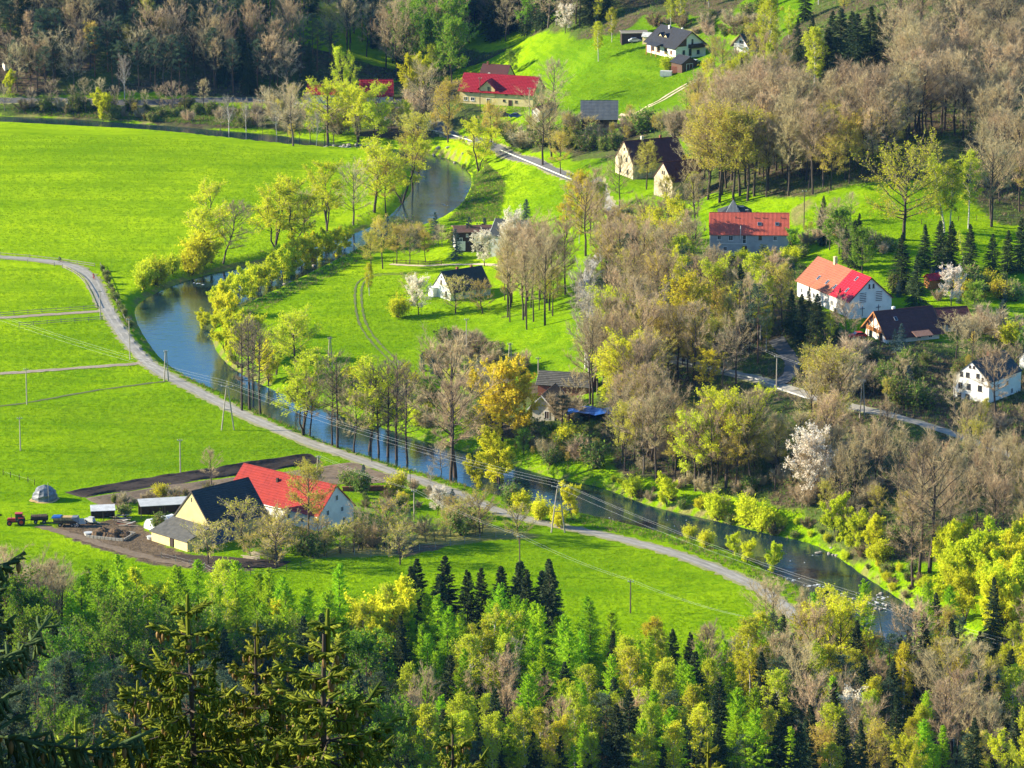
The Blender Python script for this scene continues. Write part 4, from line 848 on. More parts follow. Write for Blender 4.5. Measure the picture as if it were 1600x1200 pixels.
# --- dark timber house
F = (-10.70,1104.90,3.01,7.0,9.8,7.6,5.5,.75); L, W, hw, hr = F[4:]
tb = gable_house('timber_house', 'tall dark brown timber house with a flat reddish roof behind the cottage', F, 'wood_dark', [(0,1,'rust_roof')], ov=.7, og=.5, rows=.5, win=[('f',.9,2.4,1.9,1.4,{'bars':(2,0)}),('f',-1.9,4.1,.6,.8),('f',.3,4.1,.6,.8),('f',-3.6,2.2,.9,1.7),('A',-1.5,2.2,1,1.4),('A',1.5,2.2,1,1.4)])
extra(tb, 'white_band', 'white', lambda b: (b.box((-L/2+1.3,-W/2-.03,1.6),(2.4,.08,2.6)), b.box((-L/2-.03,0,1.5),(.08,5.6,2.6))))
gable_house('hidden_house', 'grey rendered house with a dark roof showing between the blossom tree and the bare wood', G3(800,390)+(-22,9,8.5,4.6,3.4), 'greypale', [(0,1,'slate')], verge='frame')
# --- shingled cottage, blue tarpaulin shed, brick barn
F = G3(857,645)+(74,11.5,6.0,2.3,3.1); L, W, hw, hr = F[4:]
gable_house('shingle_cottage', 'white cottage with a weathered grey brown shingle roof behind the golden tree', F, 'white_old', [(0,1,'thatch')], ov=.4, og=.4, rows=.3, verge='frame', win=[('f',1.5,.8,.7,.9),('f',4.0,1.3,.6,.8)], doors=[('A',1.2,0,1.2,1.9)])
gable_house('brick_barn', 'old brick barn with a dark broken roof at the edge of the small meadow', G3(886,614)+(-14,12.5,6.5,2.6,2.2), 'brick', [(0,1,'felt')], 'barn', ov=.4, og=.4, rows=.5, verge='wood_pale')
F = G3(923,656)
bt = empty('tarpaulin_shed', F, R_(-8), 'low open shed covered with a bright blue tarpaulin', 'shed')
_tp = [(x, y, 2.3+.25*math.sin(x*1.1+y)+.12*math.cos(2.3*x)-.10*abs(y)) for x in np.linspace(-4.2,4.2,9) for y in np.linspace(-2.6,2.6,6)]
extra(bt, 'tarpaulin', 'blue_tarp', lambda b: b.add(_tp+[(p[0],p[1],p[2]-.06) for p in _tp], [(i*6+j,(i+1)*6+j,(i+1)*6+j+1,i*6+j+1) for i in range(8) for j in range(5)]+[(54+i*6+j,54+i*6+j+1,54+(i+1)*6+j+1,54+(i+1)*6+j) for i in range(8) for j in range(5)]))
for x in (-3.8,0,3.8):
    for y in (-2.3,2.3): extra(bt, 'post', 'wood', lambda b: b.box((x,y,.5),(.18,.18,3.3)))
extra(bt, 'back_wall', 'wood_dark', lambda b: b.box((0,2.3,.5),(7.6,.1,3.0)))
bt.scale = (1.2,1.2,1.1); KEEP.append((F[0],F[1],6.0))
# --- white gable at the right edge and the slate roof beside it
F = (105.76,897.99,14.09,53.1,14.00,9.03,5.09,3.81); L, W, hw, hr = F[4:]
gable_house('white_gable_house', 'tall white house with many small windows in its gable at the right edge', F, 'white', [(0,1,'slate')], ov=.25, og=.12, win=[('A',-.45,7.6,.5,.6,{'frame':'darkframe'}),('A',.55,7.6,.5,.6,{'frame':'darkframe'}),('A',-1.0,5.4,.9,1.1,{'frame':'darkframe'}),('A',1.6,5.6,.8,1.0,{'frame':'darkframe'}),('A',2.8,5.1,.45,.8,{'frame':'darkframe'}),('A',-2.6,5.4,.8,1.1,{'frame':'darkframe'}),('A',-2.8,2.7,1,1.3,{'frame':'darkframe'}),('A',-.7,2.7,1,1.3,{'frame':'darkframe'}),('A',2.2,2.7,1,1.3,{'frame':'darkframe'}),('A',-3.0,.1,1,1.5,{'frame':'darkframe'}),('A',-.9,.1,1,1.5,{'frame':'darkframe'}),('f',-3,2.7,1,1.3),('f',1,2.7,1,1.3),('f',3,.5,1,1.3)], chim=[(0,0,1.0)])
gable_house('slate_house', 'house with a plain dark slate roof cut by the right edge of the picture', G3(1650,580)+(28,14,9,3.2,4.4), 'greywall', [(0,1,'slate')], chim=[(-4,0,.9),(-1.2,1,.9)])
# --- black roofed house on the hill
F = (50.73,1271.89,28.95,-57.6,15.61,11.19,3.28,4.28); L, W, hw, hr = F[4:]
dk = gable_house('hill_house', 'modern cream house with an anthracite roof and two small dormers on the hill', F, 'white', [(0,1,'anthracite')], ov=.8, og=.7, rows=.4, verge='wood', win=[('B',-2.6,.5,.9,1.6,{'frame':'darkframe'}),('B',.6,3.7,.7,1.6,{'frame':'darkframe'}),('B',-.2,.3,1.0,2.1,{'frame':'darkframe'}),('B',2.8,.5,1.0,1.3,{'frame':'darkframe'}),('f',-4.5,.5,1.6,1.9,{'frame':'wood_orange'}),('f',-1.5,.5,1.6,1.9,{'frame':'wood_orange'}),('f',2.5,.5,1.6,1.9,{'frame':'wood_orange'}),('f',5.4,.8,1.0,1.2,{'frame':'wood_orange'})], chim=[(-3.0,-.5,.9,'white',.6),(2.4,.6,.8,'white',.5)])
for x in (-3.4, -.6):
    dw = extra(dk, 'dormer', 'ochre', lambda b: b.prism([(x-.9,-3.6,hw+.9),(x+.9,-3.6,hw+.9),(x+.9,-3.6,hw+1.9),(x,-3.6,hw+2.6),(x-.9,-3.6,hw+1.9)],(0,2.6,0)))
    extra(dw, 'dormer_roof', 'anthracite', lambda b: [b.prism([(x,-3.9,hw+2.85),(x+s*1.25,-3.9,hw+1.75),(x+s*1.25,-1.0,hw+1.75),(x,-.8,hw+2.85)][::s],(0,0,.12)) for s in (-1,1)])
    extra(dw, 'pane', 'glass', lambda b: b.box((x,-3.63,hw+1.4),(.8,.06,.9)))
extra(dk, 'balcony', 'wood_dark', lambda b: b.box((L/2+.7,1.9,3.2),(1.4,5.6,1.1)))
extra(dk, 'timber_cladding', 'wood', lambda b: b.prism([(L/2+.03,-4.9,3.3),(L/2+.03,-1.6,3.3),(L/2+.03,-1.6,5.9)],(.06,0,0)))
pt = extra(dk, 'porch_roof', 'anthracite', lambda b: (b.prism([(-4.2,-W/2-3.0,2.75),(1.4,-W/2-3.0,2.75),(1.4,-W/2-.6,3.35),(-4.2,-W/2-.6,3.35)],(0,0,.2))))
for x in (-4.0,-1.4,1.2): extra(dk, 'porch_post', 'wood_orange', lambda b: b.box((x,-W/2-2.8,1.0),(.22,.22,3.5)))
gable_house('garage', 'small brown garage with an anthracite roof below the hill house', G3(1069,108)+(-57,5.6,5.6,2.3,1.7), 'wood', [(0,1,'anthracite')], 'garage', ov=.4, doors=[('B',0,0,2.4,2.1)])
extra(None, 'brick_stack', 'brick', lambda b: b.box((0,0,.8),(3.4,1.4,2.0)))
_bs = D.objects['brick_stack']; _bs.location = G3(1058,113); _bs.rotation_euler = (0,0,R_(-20)); tag(_bs, 'stack of red bricks beside the small garage on the hill', 'brick stack')
hut = gable_house('open_hut', 'long low dark shed with a flat pale roof behind the hill meadow', G3(990,62)+(6,8.0,4.0,2.4,.4), 'wood_dark', [(0,1,'wood_grey')], 'shed', ov=.5, rows=1)
gable_house('garden_kiosk', 'tiny cream garden hut left of the anthracite roofed house', G3(1012,66)+(-20,2.6,2.6,2.0,.9), 'ochre', [(0,1,'white_sheet')], 'hut', ov=.3, rows=.6)
F = (70.37,1238.63,34.93,50.8,4.6,5.4,2.42,3.03); L, W, hw, hr = F[4:]
cl = gable_house('small_chalet', 'small white chalet with a balcony and a dark pointed roof right of the hill house', F, 'white', [(0,1,'slate')], 'chalet', ov=.9, og=.8, verge='wood')
extra(cl, 'balcony', 'rail', lambda b: (b.box((-L/2-.6,0,1.7),(1.2,3.8,.12)), [b.box((-L/2-1.15,-1.8+.4*k,2.2),(.06,.12,1.0)) for k in range(10)], b.box((-L/2-1.15,0,2.72),(.1,3.9,.1))))
extra(cl, 'balcony_door', 'glass', lambda b: b.box((-L/2-.03,0,2.7),(.06,1.6,1.8)))
# --- small red garden shed among the spruces, hut in the bottom wood, hut top left
gable_house('red_shed', 'little red roofed garden shed between dark spruces', G3(1460,447)+(20,4.0,3.2,2.0,.9), 'wood_orange', [(0,1,'red_bright')], 'shed', ov=.35)
gable_house('wood_hut', 'small grey wooden hut half hidden in the trees of the near wood', G3(1409,1068)+(15,3.4,3.0,2.0,1.2), 'wood_grey', [(0,1,'grey_sheet')], 'hut', ov=.35)
gable_house('bee_hut', 'tiny pale hut at the wood edge in the far left corner', G3(11,106)+(30,2.4,2.0,1.7,.8), 'white_old', [(0,1,'felt')], 'hut', ov=.2)
# ---------------------------------------------------------------- farmyard things
def wheel(parent, name, c, r, w, axis=(0,1,0), hub='metal'):
    a = Vector(axis).normalized(); c = Vector(c); mb = MB()
    mb.tube([c-a*w/2, c-a*w*.42, c+a*w*.42, c+a*w/2], [r*.9, r, r, r*.9], 14); t = mb.build(name, M['rubber'], parent)
    hb = MB(); hb.tube([c-a*(w/2+.03), c+a*(w/2+.03)], r*.5, 10); hb.build('rim', M[hub], t)
def tractor():
    p = G3(28,820); o = empty('tractor', (p[0],p[1],p[2]), R_(184), 'red farm tractor with a cab at the left end of the farmyard', 'tractor')
    b = MB(); b.box((1.25,0,1.15),(1.9,.8,.7),taper=.9); b.box((2.15,0,1.0),(.12,.74,.6)); b.build('bonnet', M['red_paint'], o)
    b = MB(); b.box((.3,0,.75),(3.3,.5,.4)); b.build('chassis', M['black_paint'], o)
    b = MB()
    for x in (-.95,.45):
        for y in (-.62,.62): b.bar((x,y,1.0),(x*.92,y*.9,2.45),.08)
    b.build('cab_frame', M['black_paint'], o); b = MB(); b.box((-.25,0,1.75),(1.3,1.16,1.2),taper=.9); b.build('cab_glass', M['glass'], o)
    b = MB(); b.box((-.25,0,2.52),(1.65,1.4,.16),taper=.9); b.build('cab_roof', M['red_paint'], o)
    for y in (-.85,.85):
        wheel(o,'rear_wheel',(-.75,y,.8),.82,.42,hub='red_paint'); wheel(o,'front_wheel',(1.75,y*.9,.55),.55,.3,hub='red_paint')
        b = MB(); b.box((-.75,y,1.68),(1.3,.42,.09)); b.build('mudguard', M['red_paint'], o)
    b = MB(); b.cyl((1.3,.3,1.4),(1.3,.3,2.4),.05,7); b.build('exhaust', M['black_paint'], o)
tractor()
def trailer(px, py, rz, label, load, long=3.6, ltype='log'):
    p = G3(px,py); o = empty('trailer', p, R_(rz), label, 'trailer')
    b = MB(); b.box((0,0,.85),(long,1.9,.14)); b.bar((long/2,0,.75),(long/2+1.3,0,.55),.12); b.build('bed', M['wood_dark'], o)
    b = MB()
    for x in (-long/2+.1,0,long/2-.1):
        for y in (-.95,.95): b.box((x,y,1.35),(.09,.07,1.0))
    for y in (-.97,.97):
        for z in (1.1,1.35): b.box((0,y,z),(long,.05,.16))
    b.build('side_rack', M['wood_dark'], o)
    for x in (-long*.28,long*.22):
        for y in (-.8,.8): wheel(o,'wheel',(x,y,.42),.42,.26)
    return o
tl = trailer(62,817,182,'dark trailer loaded with logs behind the red tractor','log')
rg = random.Random(3)
for i in range(15):
    r = .12+.05*rg.random(); row = i//5; b = MB(); y = -.75+.36*(i%5)+.16*(row%2); z = 1.02+.26*row
    b.tube([(-1.7+.2*rg.random(),0,0),(1.5+.3*rg.random(),0,0)],[r,r*.9],8); g = b.build('log', M['log']); g.location = tl.matrix_basis@Vector((0,y,z)); g.rotation_euler = (0,R_(rg.uniform(-2,2)),tl.rotation_euler[2]+R_(rg.uniform(-3,3)))
    tag(g,'dark log lying on the trailer behind the red tractor','log','logs on the dark trailer')
wg = trailer(103,822,176,'wagon with a straw load and a blue tarpaulin end in the farmyard','straw',5.0)
def loose(name, mat, label, cat, loc, rz, fn, smooth=False):
    mb = MB(); fn(mb); o = mb.build(name, M[mat], None, loc, smooth); o.rotation_euler = (0,0,R_(rz)); return tag(o,label,cat)
_wl = wg.location
for i in range(10):
    x = -2.0+1.0*(i%5); z = 1.2+.62*(i//5)
    b = MB(); b.box((0,0,0),(.95,1.7,.6)); q = b.build('straw_bale', M['straw']); q.location = wg.matrix_basis@Vector((x,rg.uniform(-.06,.06),z)); q.rotation_euler = (0,0,wg.rotation_euler[2]+R_(rg.uniform(-3,3)))
    tag(q,'golden straw bale stacked on the wagon in the farmyard','straw bale','straw bales on the wagon')
loose('tarpaulin','blue_tarp','blue tarpaulin over the end of the straw wagon','tarpaulin',wg.matrix_basis@Vector((1.8,0,2.2)),176,lambda b: b.add([(-1,-1,-.25),(1,-1,-.3),(1.1,1,-.3),(-.9,1,-.2),(-.9,-.8,.06),(.9,-.85,0),(1,.8,.03),(-.8,.85,.09)],[(4,5,6,7),(0,1,5,4),(1,2,6,5),(2,3,7,6),(3,0,4,7)]))
loose('tarpaulin','grey_tarp','grey tarpaulin hanging at the back of the straw wagon','tarpaulin',wg.matrix_basis@Vector((-2.2,0,2.1)),176,lambda b: b.add([(-.7,-1.1,-1.1),(.9,-1.05,-.3),(.9,1.05,-.3),(-.7,1.1,-1.0),(-.4,-.9,.1),(.8,-.9,.05),(.8,.9,.08),(-.4,.9,.12)],[(4,5,6,7),(0,1,5,4),(1,2,6,5),(2,3,7,6),(3,0,4,7)]))
def stack_():
    p = G3(70,781); o = empty('hay_stack', p, R_(15), 'tall heap of hay under a grey tarpaulin by the ploughed field', 'hay stack'); rg = random.Random(8); vs, n, m = [], 14, 7
    for i in range(m+1):
        z = 3.3*i/m
        for k in range(n):
            a = 6.2832*k/n; r = 2.4*math.sqrt(max(0,1-(i/m)**1.7))*(1+.06*math.sin(3*a+1)+.22*rg.random())+.12; vs.append((r*math.cos(a),r*math.sin(a)*.9,z+.08*rg.random()+(-.4 if i==0 else 0)))
    fs = [(i*n+k,i*n+(k+1)%n,(i+1)*n+(k+1)%n,(i+1)*n+k) for i in range(m) for k in range(n)]+[tuple(m*n+k for k in range(n))]
    b = MB(); b.add(vs,fs); b.build('tarpaulin_cover', M['grey_tarp'], o); b = MB()
    b.ball((0,0,.05),(3.2,2.9,.35),14,5,3,.25); b.build('straw_base', M['straw'], o)
    b = MB(); b.cyl((.5,-2.5,-.3),(.4,-2.3,4.4),.06,6); b.build('stake', M['pole'], o)
stack_()
p = G3(172,838)
o = empty('dung_heap', p, R_(-20), 'brown dung heap inside low concrete block walls in front of the barn', 'dung heap')
b = MB(); rg = random.Random(5)
for k in range(16): b.ball((rg.uniform(-2.6,2.8),rg.uniform(-1.2,1.5),rg.uniform(.1,.6)),(rg.uniform(.8,1.5),rg.uniform(.7,1.2),rg.uniform(.5,1.1)),9,6,k,.35)
b.build('dung', M['dung'], o)
def blockwall(b, a, c, h, w=.28):
    n = max(2,int((Vector(c)-Vector(a)).length/.8))
    for r in range(int(h/.4)):
        for k in range(n):
            q0 = Vector(a).lerp(Vector(c),k/n+.006); q1 = Vector(a).lerp(Vector(c),(k+1)/n-.006); b.bar(q0+Vector((0,0,.2+.4*r)),q1+Vector((0,0,.2+.4*r)),w,.385)
for a, c in (((-4.2,-2.6,-.2),(4.2,-2.6,-.2)),((4.35,-2.4,-.2),(4.35,2.9,-.2)),((-4.2,2.9,-.2),(4.1,2.9,-.2))):
    b = MB(); blockwall(b,a,c,1.2); b.build('block_wall', M['concrete'], o)
def shelter(name, px, py, rz, w, d, h, mat, label, pitch=.5, walls=True):
    p = G3(px,py); o = empty(name, p, R_(rz), label, 'shed')
    b = MB(); b.prism([(-w/2,-d/2,h),(w/2,-d/2,h),(w/2,d/2,h+pitch),(-w/2,d/2,h+pitch)],(0,0,.1)); b.build('roof', M[mat], o)
    for x in (-w/2+.2,0,w/2-.2):
        for y, zz, hh in ((-d/2+.2,h/2-.2,h+.3),(d/2-.2,h/2-.1,h+.7)): b = MB(); b.box((x,y,zz),(.14,.14,hh)); b.build('post', M['pole_dark'], o)
    if walls: b = MB(); b.box((0,d/2-.12,h/2-.1),(w-.2,.08,h)); b.build('back_wall', M['wood_dark'], o)
    return o
shelter('open_shelter',161,812,8,5.2,3.2,2.3,'white_sheet','small open shelter with a white sheet roof left of the farm')
shelter('long_shed',256,806,12,10.5,4.6,2.9,'greypale','long open shed with a pale sheet roof behind the white polytunnel',.4)
def tunnel():
    p = G3(252,824); o = empty('polytunnel', p, R_(40), 'white plastic polytunnel beside the barn', 'greenhouse'); b = MB(); n = 9; r = 2.1; vs = []
    for x in (-3.0,3.0): vs += [(x, r*math.cos(math.pi*k/n), r*1.1*math.sin(math.pi*k/n)) for k in range(n+1)]
    b.add(vs,[(k,k+1,n+2+k,n+1+k) for k in range(n)]+[tuple(range(n+1))[::-1],tuple(range(n+1,2*n+2))]); b.build('film', M['film'], o)
    for x in (-3.0,-1,1,3.0):
      b = MB(); b.tube([(x,(r+.04)*math.cos(math.pi*k/n),(r+.04)*1.1*math.sin(math.pi*k/n)) for k in range(n+1)],.05,5); b.build('hoop', M['metal'], o)
    b = MB(); b.box((-3.05,0,.95),(.06,1.0,1.8)); b.build('door', M['frame'], o)
tunnel()
rg = random.Random(11)
for k, (px, py, n_, lab) in enumerate(((186,812,9,'plank leaning in the heap beside the white roofed shelter'),(196,820,9,'plank leaning in the heap beside the white roofed shelter'),(390,872,7,'grey rail lying in the stack in front of the barn'),(398,866,7,'grey rail lying in the stack in front of the barn'))):
    p = G3(px,py)
    for i in range(n_):
        b = MB(); b.box((0,0,0),(rg.uniform(2.4,3.6),.22,.12)); q = b.build('plank', M[('wood_pale','wood_grey','brick','white_sheet')[i%4] if k < 2 else 'wood_pale'], None, (p[0]+rg.uniform(-1,1),p[1]+i*.32-1.2,p[2]+.15+.07*i if k < 2 else p[2]+.2+.05*(i%3)))
        q.rotation_euler = (0,R_(rg.uniform(-22,8) if k < 2 else rg.uniform(-4,4)),R_(rg.uniform(-35,20) if k < 2 else -25+rg.uniform(-4,4))); tag(q,lab,'plank','planks by the shelter' if k < 2 else 'rails stacked before the barn')
def machine(px, py, rz, label):
    p = G3(px,py); o = empty('hay_tedder', p, R_(rz), label, 'farm machine')
    b = MB(); b.box((0,0,.8),(2.6,1.2,.5),taper=.8); b.box((.4,.1,1.25),(1.2,.8,.5)); b.build('body', M['greypale'], o)
    b = MB(); b.bar((1.2,0,.7),(2.8,0,.5),.12); b.bar((-.8,-1.6,.9),(-.8,1.6,.9),.1); b.build('frame', M['metal'], o)
    for y in (-.7,.7): wheel(o,'wheel',(-.5,y,.42),.42,.24)
    b = MB()
    for y in (-1.5,-.5,.5,1.5):
        for a in range(6): b.bar((-1.0,y,.75),(-1.0+.5*math.cos(a),y+.5*math.sin(a),.35),.03)
    b.build('tine', M['metal'], o)
machine(124,822,20,'pale grey farm machine between the straw wagon and the dung heap'); machine(140,818,-30,'white framed farm machine behind the dung heap')
for px, py, lab in ((138,836,'white plastic drum lying left of the dung heap'),(236,842,'white tub standing before the lean-to wall')):
    p = G3(px,py); o = empty('tub', p, .4, lab, 'tub'); b = MB(); b.tube([(0,0,-.1),(0,0,.55)],[.75,.9],12); b.build('body', M['white_sheet'], o); b = MB(); b.tube([(0,0,.52),(0,0,.60)],[.96,.96],12); b.build('rim', M['greypale'], o)
# ---------------------------------------------------------------- cars and people
def car(px, py, rz, paint, label, s=1.0):
    p = G3(px,py); o = empty('parked_car', p, R_(rz), label, 'car'); o.scale = (s,s,s)
    pr = [(-2.0,.35),(-2.05,.75),(-1.85,.95),(-1.5,1.0),(-1.0,1.42),(.35,1.45),(1.0,1.0),(1.85,.88),(2.05,.6),(2.0,.35)]
    b = MB(); b.prism([(x,-.8,z) for x,z in pr][::-1],(0,1.6,0)); b.build('body', M[paint], o)
    b = MB(); b.prism([(x,-.82,z) for x,z in ((-1.35,1.02),(-.95,1.36),(.3,1.38),(.85,1.02))][::-1],(0,1.64,0)); b.build('side_window', M['glass'], o)
    b = MB(); b.add([(.4,-.7,1.47),(.4,.7,1.47),(1.02,.72,1.03),(1.02,-.72,1.03)],[(0,1,2,3)][::1]); b.build('windscreen', M['glass'], o)
    for x in (-1.25,1.3):
        for y in (-.78,.78): wheel(o,'wheel',(x,y,.32),.32,.2)
    for y in (-.55,.55):
        b = MB(); b.box((2.03,y,.68),(.06,.3,.14)); b.build('headlight', M['frame'], o)
car(1340,528,200,'red_paint','dark red car parked in the shade left of the timber gabled house')
car(1474,428,170,'blue_paint','blue car parked behind the little red garden shed')
car(1068,108,20,'black_paint','black car parked beside the garage on the hill'); car(1086,100,60,'silver_paint','grey car parked right of the hill house')
car(992,66,10,'silver_paint','silver car in front of the long dark shed on the hill')
p = G3(1041,120); loose('trailer_box','white_sheet','long white trailer box at the foot of the garage','trailer box',(p[0],p[1],p[2]),-12,lambda b: (b.box((0,0,1.1),(3.6,1.7,1.5)),b.box((0,0,.25),(3.2,1.5,.3)),b.cyl((-.9,-.8,.3),(-.9,.8,.3),.3,10),b.cyl((.9,-.8,.3),(.9,.8,.3),.3,10)))
for px, rz, lab, pt in ((786,182,'dark car parked before the ochre house, left of its pair','black_paint'),(806,184,'blue car parked before the ochre house, under the pole','blue_paint')): car(px,rz,-20,pt,lab)
def person(p, rz, cloth, label, pose='stand', s=1.0):
    "one continuous skinned body; hair and trousers follow it"
    V = {'pel':(0,0,.93),'ab':(.0,0,1.12),'ch':(.02,0,1.35),'nk':(.04,0,1.52),'hd':(.05,0,1.63),'tp':(.05,0,1.74)}
    if pose == 'ride':
        V = {'pel':(-.12,0,.98),'ab':(.02,0,1.17),'ch':(.18,0,1.36),'nk':(.28,0,1.50),'hd':(.34,0,1.60),'tp':(.36,0,1.71)}
        for q, y in (('l',.11),('r',-.11)):
            f = 1 if q == 'l' else 0
            V.update({q+'h':(-.10,y,.92),q+'k':(.28,y,.80 if f else .62),q+'a':(.10,y,.42 if f else .24),q+'f':(.25,y,.38 if f else .20),q+'s':(.2,y*1.7,1.42),q+'e':(.36,y*2.0,1.2),q+'w':(.55,y*2.1,1.08)})
    else:
        for q, y, st in (('l',.10,.18),('r',-.10,-.14)):
            V.update({q+'h':(0,y,.90),q+'k':(st*.6,y,.48),q+'a':(st*.9-.03,y,.08),q+'f':(st*.9+.14,y,.03),q+'s':(.02,y*1.9,1.43),q+'e':(-st*.4,y*2.3,1.15),q+'w':(-st*.2+.08,y*2.4,.88)})
    K = list(V); E = [('pel','ab'),('ab','ch'),('ch','nk'),('nk','hd'),('hd','tp')]
    for q in 'lr': E += [('pel',q+'h'),(q+'h',q+'k'),(q+'k',q+'a'),(q+'a',q+'f'),('ch',q+'s'),(q+'s',q+'e'),(q+'e',q+'w')]
    rad = {'pel':.15,'ab':.14,'ch':.16,'nk':.06,'hd':.10,'tp':.08}; rad.update({q+k:r for q in 'lr' for k, r in (('h',.10),('k',.065),('a',.045),('f',.04),('s',.07),('e',.05),('w',.035))})
    me = D.meshes.new('person'); me.from_pydata([Vector(V[k])*s for k in K],[(K.index(a),K.index(c)) for a, c in E],[]); me.materials.append(M[cloth]); o = link(D.objects.new('person', me))
    sk = o.modifiers.new('skin','SKIN')
    if not me.skin_vertices: me.attributes  # layer is made by the modifier
    lay = me.skin_vertices[0].data if me.skin_vertices else None
    if lay:
        for i, k in enumerate(K): lay[i].radius = (rad[k]*s,rad[k]*s)
        lay[0].use_root = True
    o.modifiers.new('smooth','SUBSURF').levels = 1
    o.location = p; o.rotation_euler = (0,0,R_(rz)); tag(o,label,'person')
    b = MB(); h = Vector(V['hd'])*s; b.ball((h[0]+.03,h[1],h[2]),(.085,.075,.10),8,6); b.build('head', M['skin'], o)
    b = MB(); b.ball((h[0]-.01,h[1],h[2]+.05),(.10,.09,.085),8,5); b.build('hair', M['wood_dark'], o); return o
def bicycle(p, rz, label):
    o = empty('bicycle', p, R_(rz), label, 'bicycle')
    for x in (-.52,.52):
        b = MB(); b.tube([(x+.33*math.cos(a*.4488),0,.34+.33*math.sin(a*.4488)) for a in range(15)],.025,5); w = b.build('wheel', M['rubber'], o); b = MB()
        for a in range(6): b.bar((x,0,.34),(x+.32*math.cos(a*1.047),0,.34+.32*math.sin(a*1.047)),.008)
        b.build('spoke', M['metal'], w)
    b = MB()
    for a, c in (((-.52,0,.34),(-.15,0,.85)),((-.52,0,.34),(-.05,0,.3)),((-.05,0,.3),(-.17,0,.92)),((-.05,0,.3),(.38,0,.8)),((-.15,0,.82),(.36,0,.86)),((.52,0,.34),(.36,0,.98))): b.bar(a,c,.035)
    b.build('frame', M['cloth_red'], o); b = MB(); b.box((-.18,0,.95),(.26,.14,.06)); b.build('saddle', M['black_paint'], o)
    b = MB(); b.bar((.40,-.27,1.03),(.40,.27,1.03),.03); b.build('handlebar', M['black_paint'], o)
for px, py, rz, cl, w in ((95,411,168,'cloth_dark','nearest the left edge'),(147,438,128,'cloth_red','where the lane bends')):
    p = G3(px,py); p = (p[0],p[1],p[2]+.16)
    bicycle(p,rz,'bicycle ridden along the fenced lane, '+w); person(p,rz,cl,'cyclist in dark clothes riding the lane, '+w if cl=='cloth_dark' else 'cyclist in a red top riding the lane, '+w,'ride')
p = G3(908,434); person((p[0],p[1],p[2]+.16),70,'cloth_dark','person in dark clothes walking up the grey village road')
# ---------------------------------------------------------------- poles, wires, rails and fences
def pole(px, py, hpx, label, style='single', mat='pole', group=None, dx=0):
    p = G3(px,py); h = hgt(p,hpx); o = empty('utility_pole', p, 0, label, 'utility pole', group)
    tops = []
    if style == 'single':
        b = MB(); b.tube([(0,0,-.6),(0,0,h)],[.15,.10],8); b.build('post', M[mat], o)
    else:
        w = 1.5 if style == 'a' else .55
        for s in (-1,1): b = MB(); b.tube([(s*w,0,-.6),(s*.12,0,h)],[.16,.11],8); b.build('leg', M[mat], o)
        b = MB(); b.box((0,0,h*.45),(w*1.25,.12,.16)); b.build('brace', M[mat], o)
    b = MB(); b.box((0,0,h-.35),(2.9 if style=='a' else 1.2,.10,.12)); ca = b.build('crossarm', M['metal'], o)
    b = MB()
    for x in (-1.3,0,1.3) if style=='a' else (-.5,.5):
        z = h+.9 if x == 0 else h-.02
        b.tube([(x,0,z-.28),(x,0,z)],[.05,.035],6); tops.append(Vector(p)+Vector((x,0,z)))
    b.build('insulator', M['frame'], ca)
    return tops
def wires(name, a, b, sag, label, r=.012, n=None):
    o = empty(name, (a[0]+b[0])/2, 0, label, 'power line'); o0 = Vector(o.location)
    for i in range(n or min(len(a),len(b))):
        s, e = a[i], b[i]; mb = MB(); mb.tube([s.lerp(e,t/12)-Vector((0,0,4*sag*(t/12)*(1-t/12)))-o0 for t in range(13)], r, 4); mb.build('wire', M['wire'], o)
A1 = pole(356,672,70,'tall A shaped concrete pole on the meadow beside the lane, nearest the blue river bend','a')
A2 = pole(872,832,74,'tall A shaped pole beside the lane in front of the dark river','a')
A3 = pole(1368,998,56,'A shaped pole at the edge of the near wood by the river rapids','a')
A4 = pole(498,748,36,'short double pole in the ploughed field behind the farmhouse','double')
Aw = [Vector(G3(-70,520))+Vector((x,0,8+(x==0))) for x in (-1.3,0,1.3)]
wires('power_line',A1,Aw,1.2,'power line crossing the left meadow from the A shaped pole to the left edge'); wires('power_line',A1,A2,1.6,'power line along the lane and river between two A shaped poles'); wires('power_line',A2,A3,1.4,'power line over the dark river down to the near wood')
Ax = [Vector(G3(1700,1110))+Vector((x,0,9+(x==0))) for x in (-1.3,0,1.3)]; wires('power_line',A3,Ax,1.0,'power line leaving the picture at the right over the near wood')
P1 = pole(647,812,47,'single concrete pole on the lawn beside the farmhouse'); P2 = pole(812,900,64,'dark wooden pole in the field left of the near spruces','single','pole_dark'); P3 = pole(985,958,52,'dark wooden pole alone in the near meadow','single','pole_dark')
wires('service_line',A4,P1,.5,'thin line from the double pole to the pole on the lawn',.010); wires('service_line',P1,P2,.6,'thin line from the lawn pole down to the dark field pole',.010); wires('service_line',P2,P3,.6,'thin line between the two dark poles of the near meadow',.010)
Pq = [Vector(G3(1160,1010))+Vector((x,0,6)) for x in (-.4,.4)]; wires('service_line',P3,Pq,.6,'thin line from the lone dark pole into the near wood',.010)
for px, py, h, lab, st in ((32,704,52,'pale pole standing alone in the left meadow above the hay stack','single'),(42,632,56,'pale pole at the left edge by the ditch','single'),(282,740,54,'pale pole at the edge of the ploughed field','single'),(157,500,46,'pole where the fenced path meets the lane','single'),(203,562,64,'pole between the lane and the field path','single'),(260,596,48,'double pole on the river side of the lane','double'),(516,575,48,'double pole in the inner meadow left of the cart track','double'),(623,612,48,'single pole in front of the cart track','single'),(729,552,54,'single pole at the dry scrub below the cottage','single'),(797,580,44,'leaning pole above the golden tree','double'),(841,592,34,'thin dark pole by the small meadow','single')):
    pole(px,py,h,lab,st)
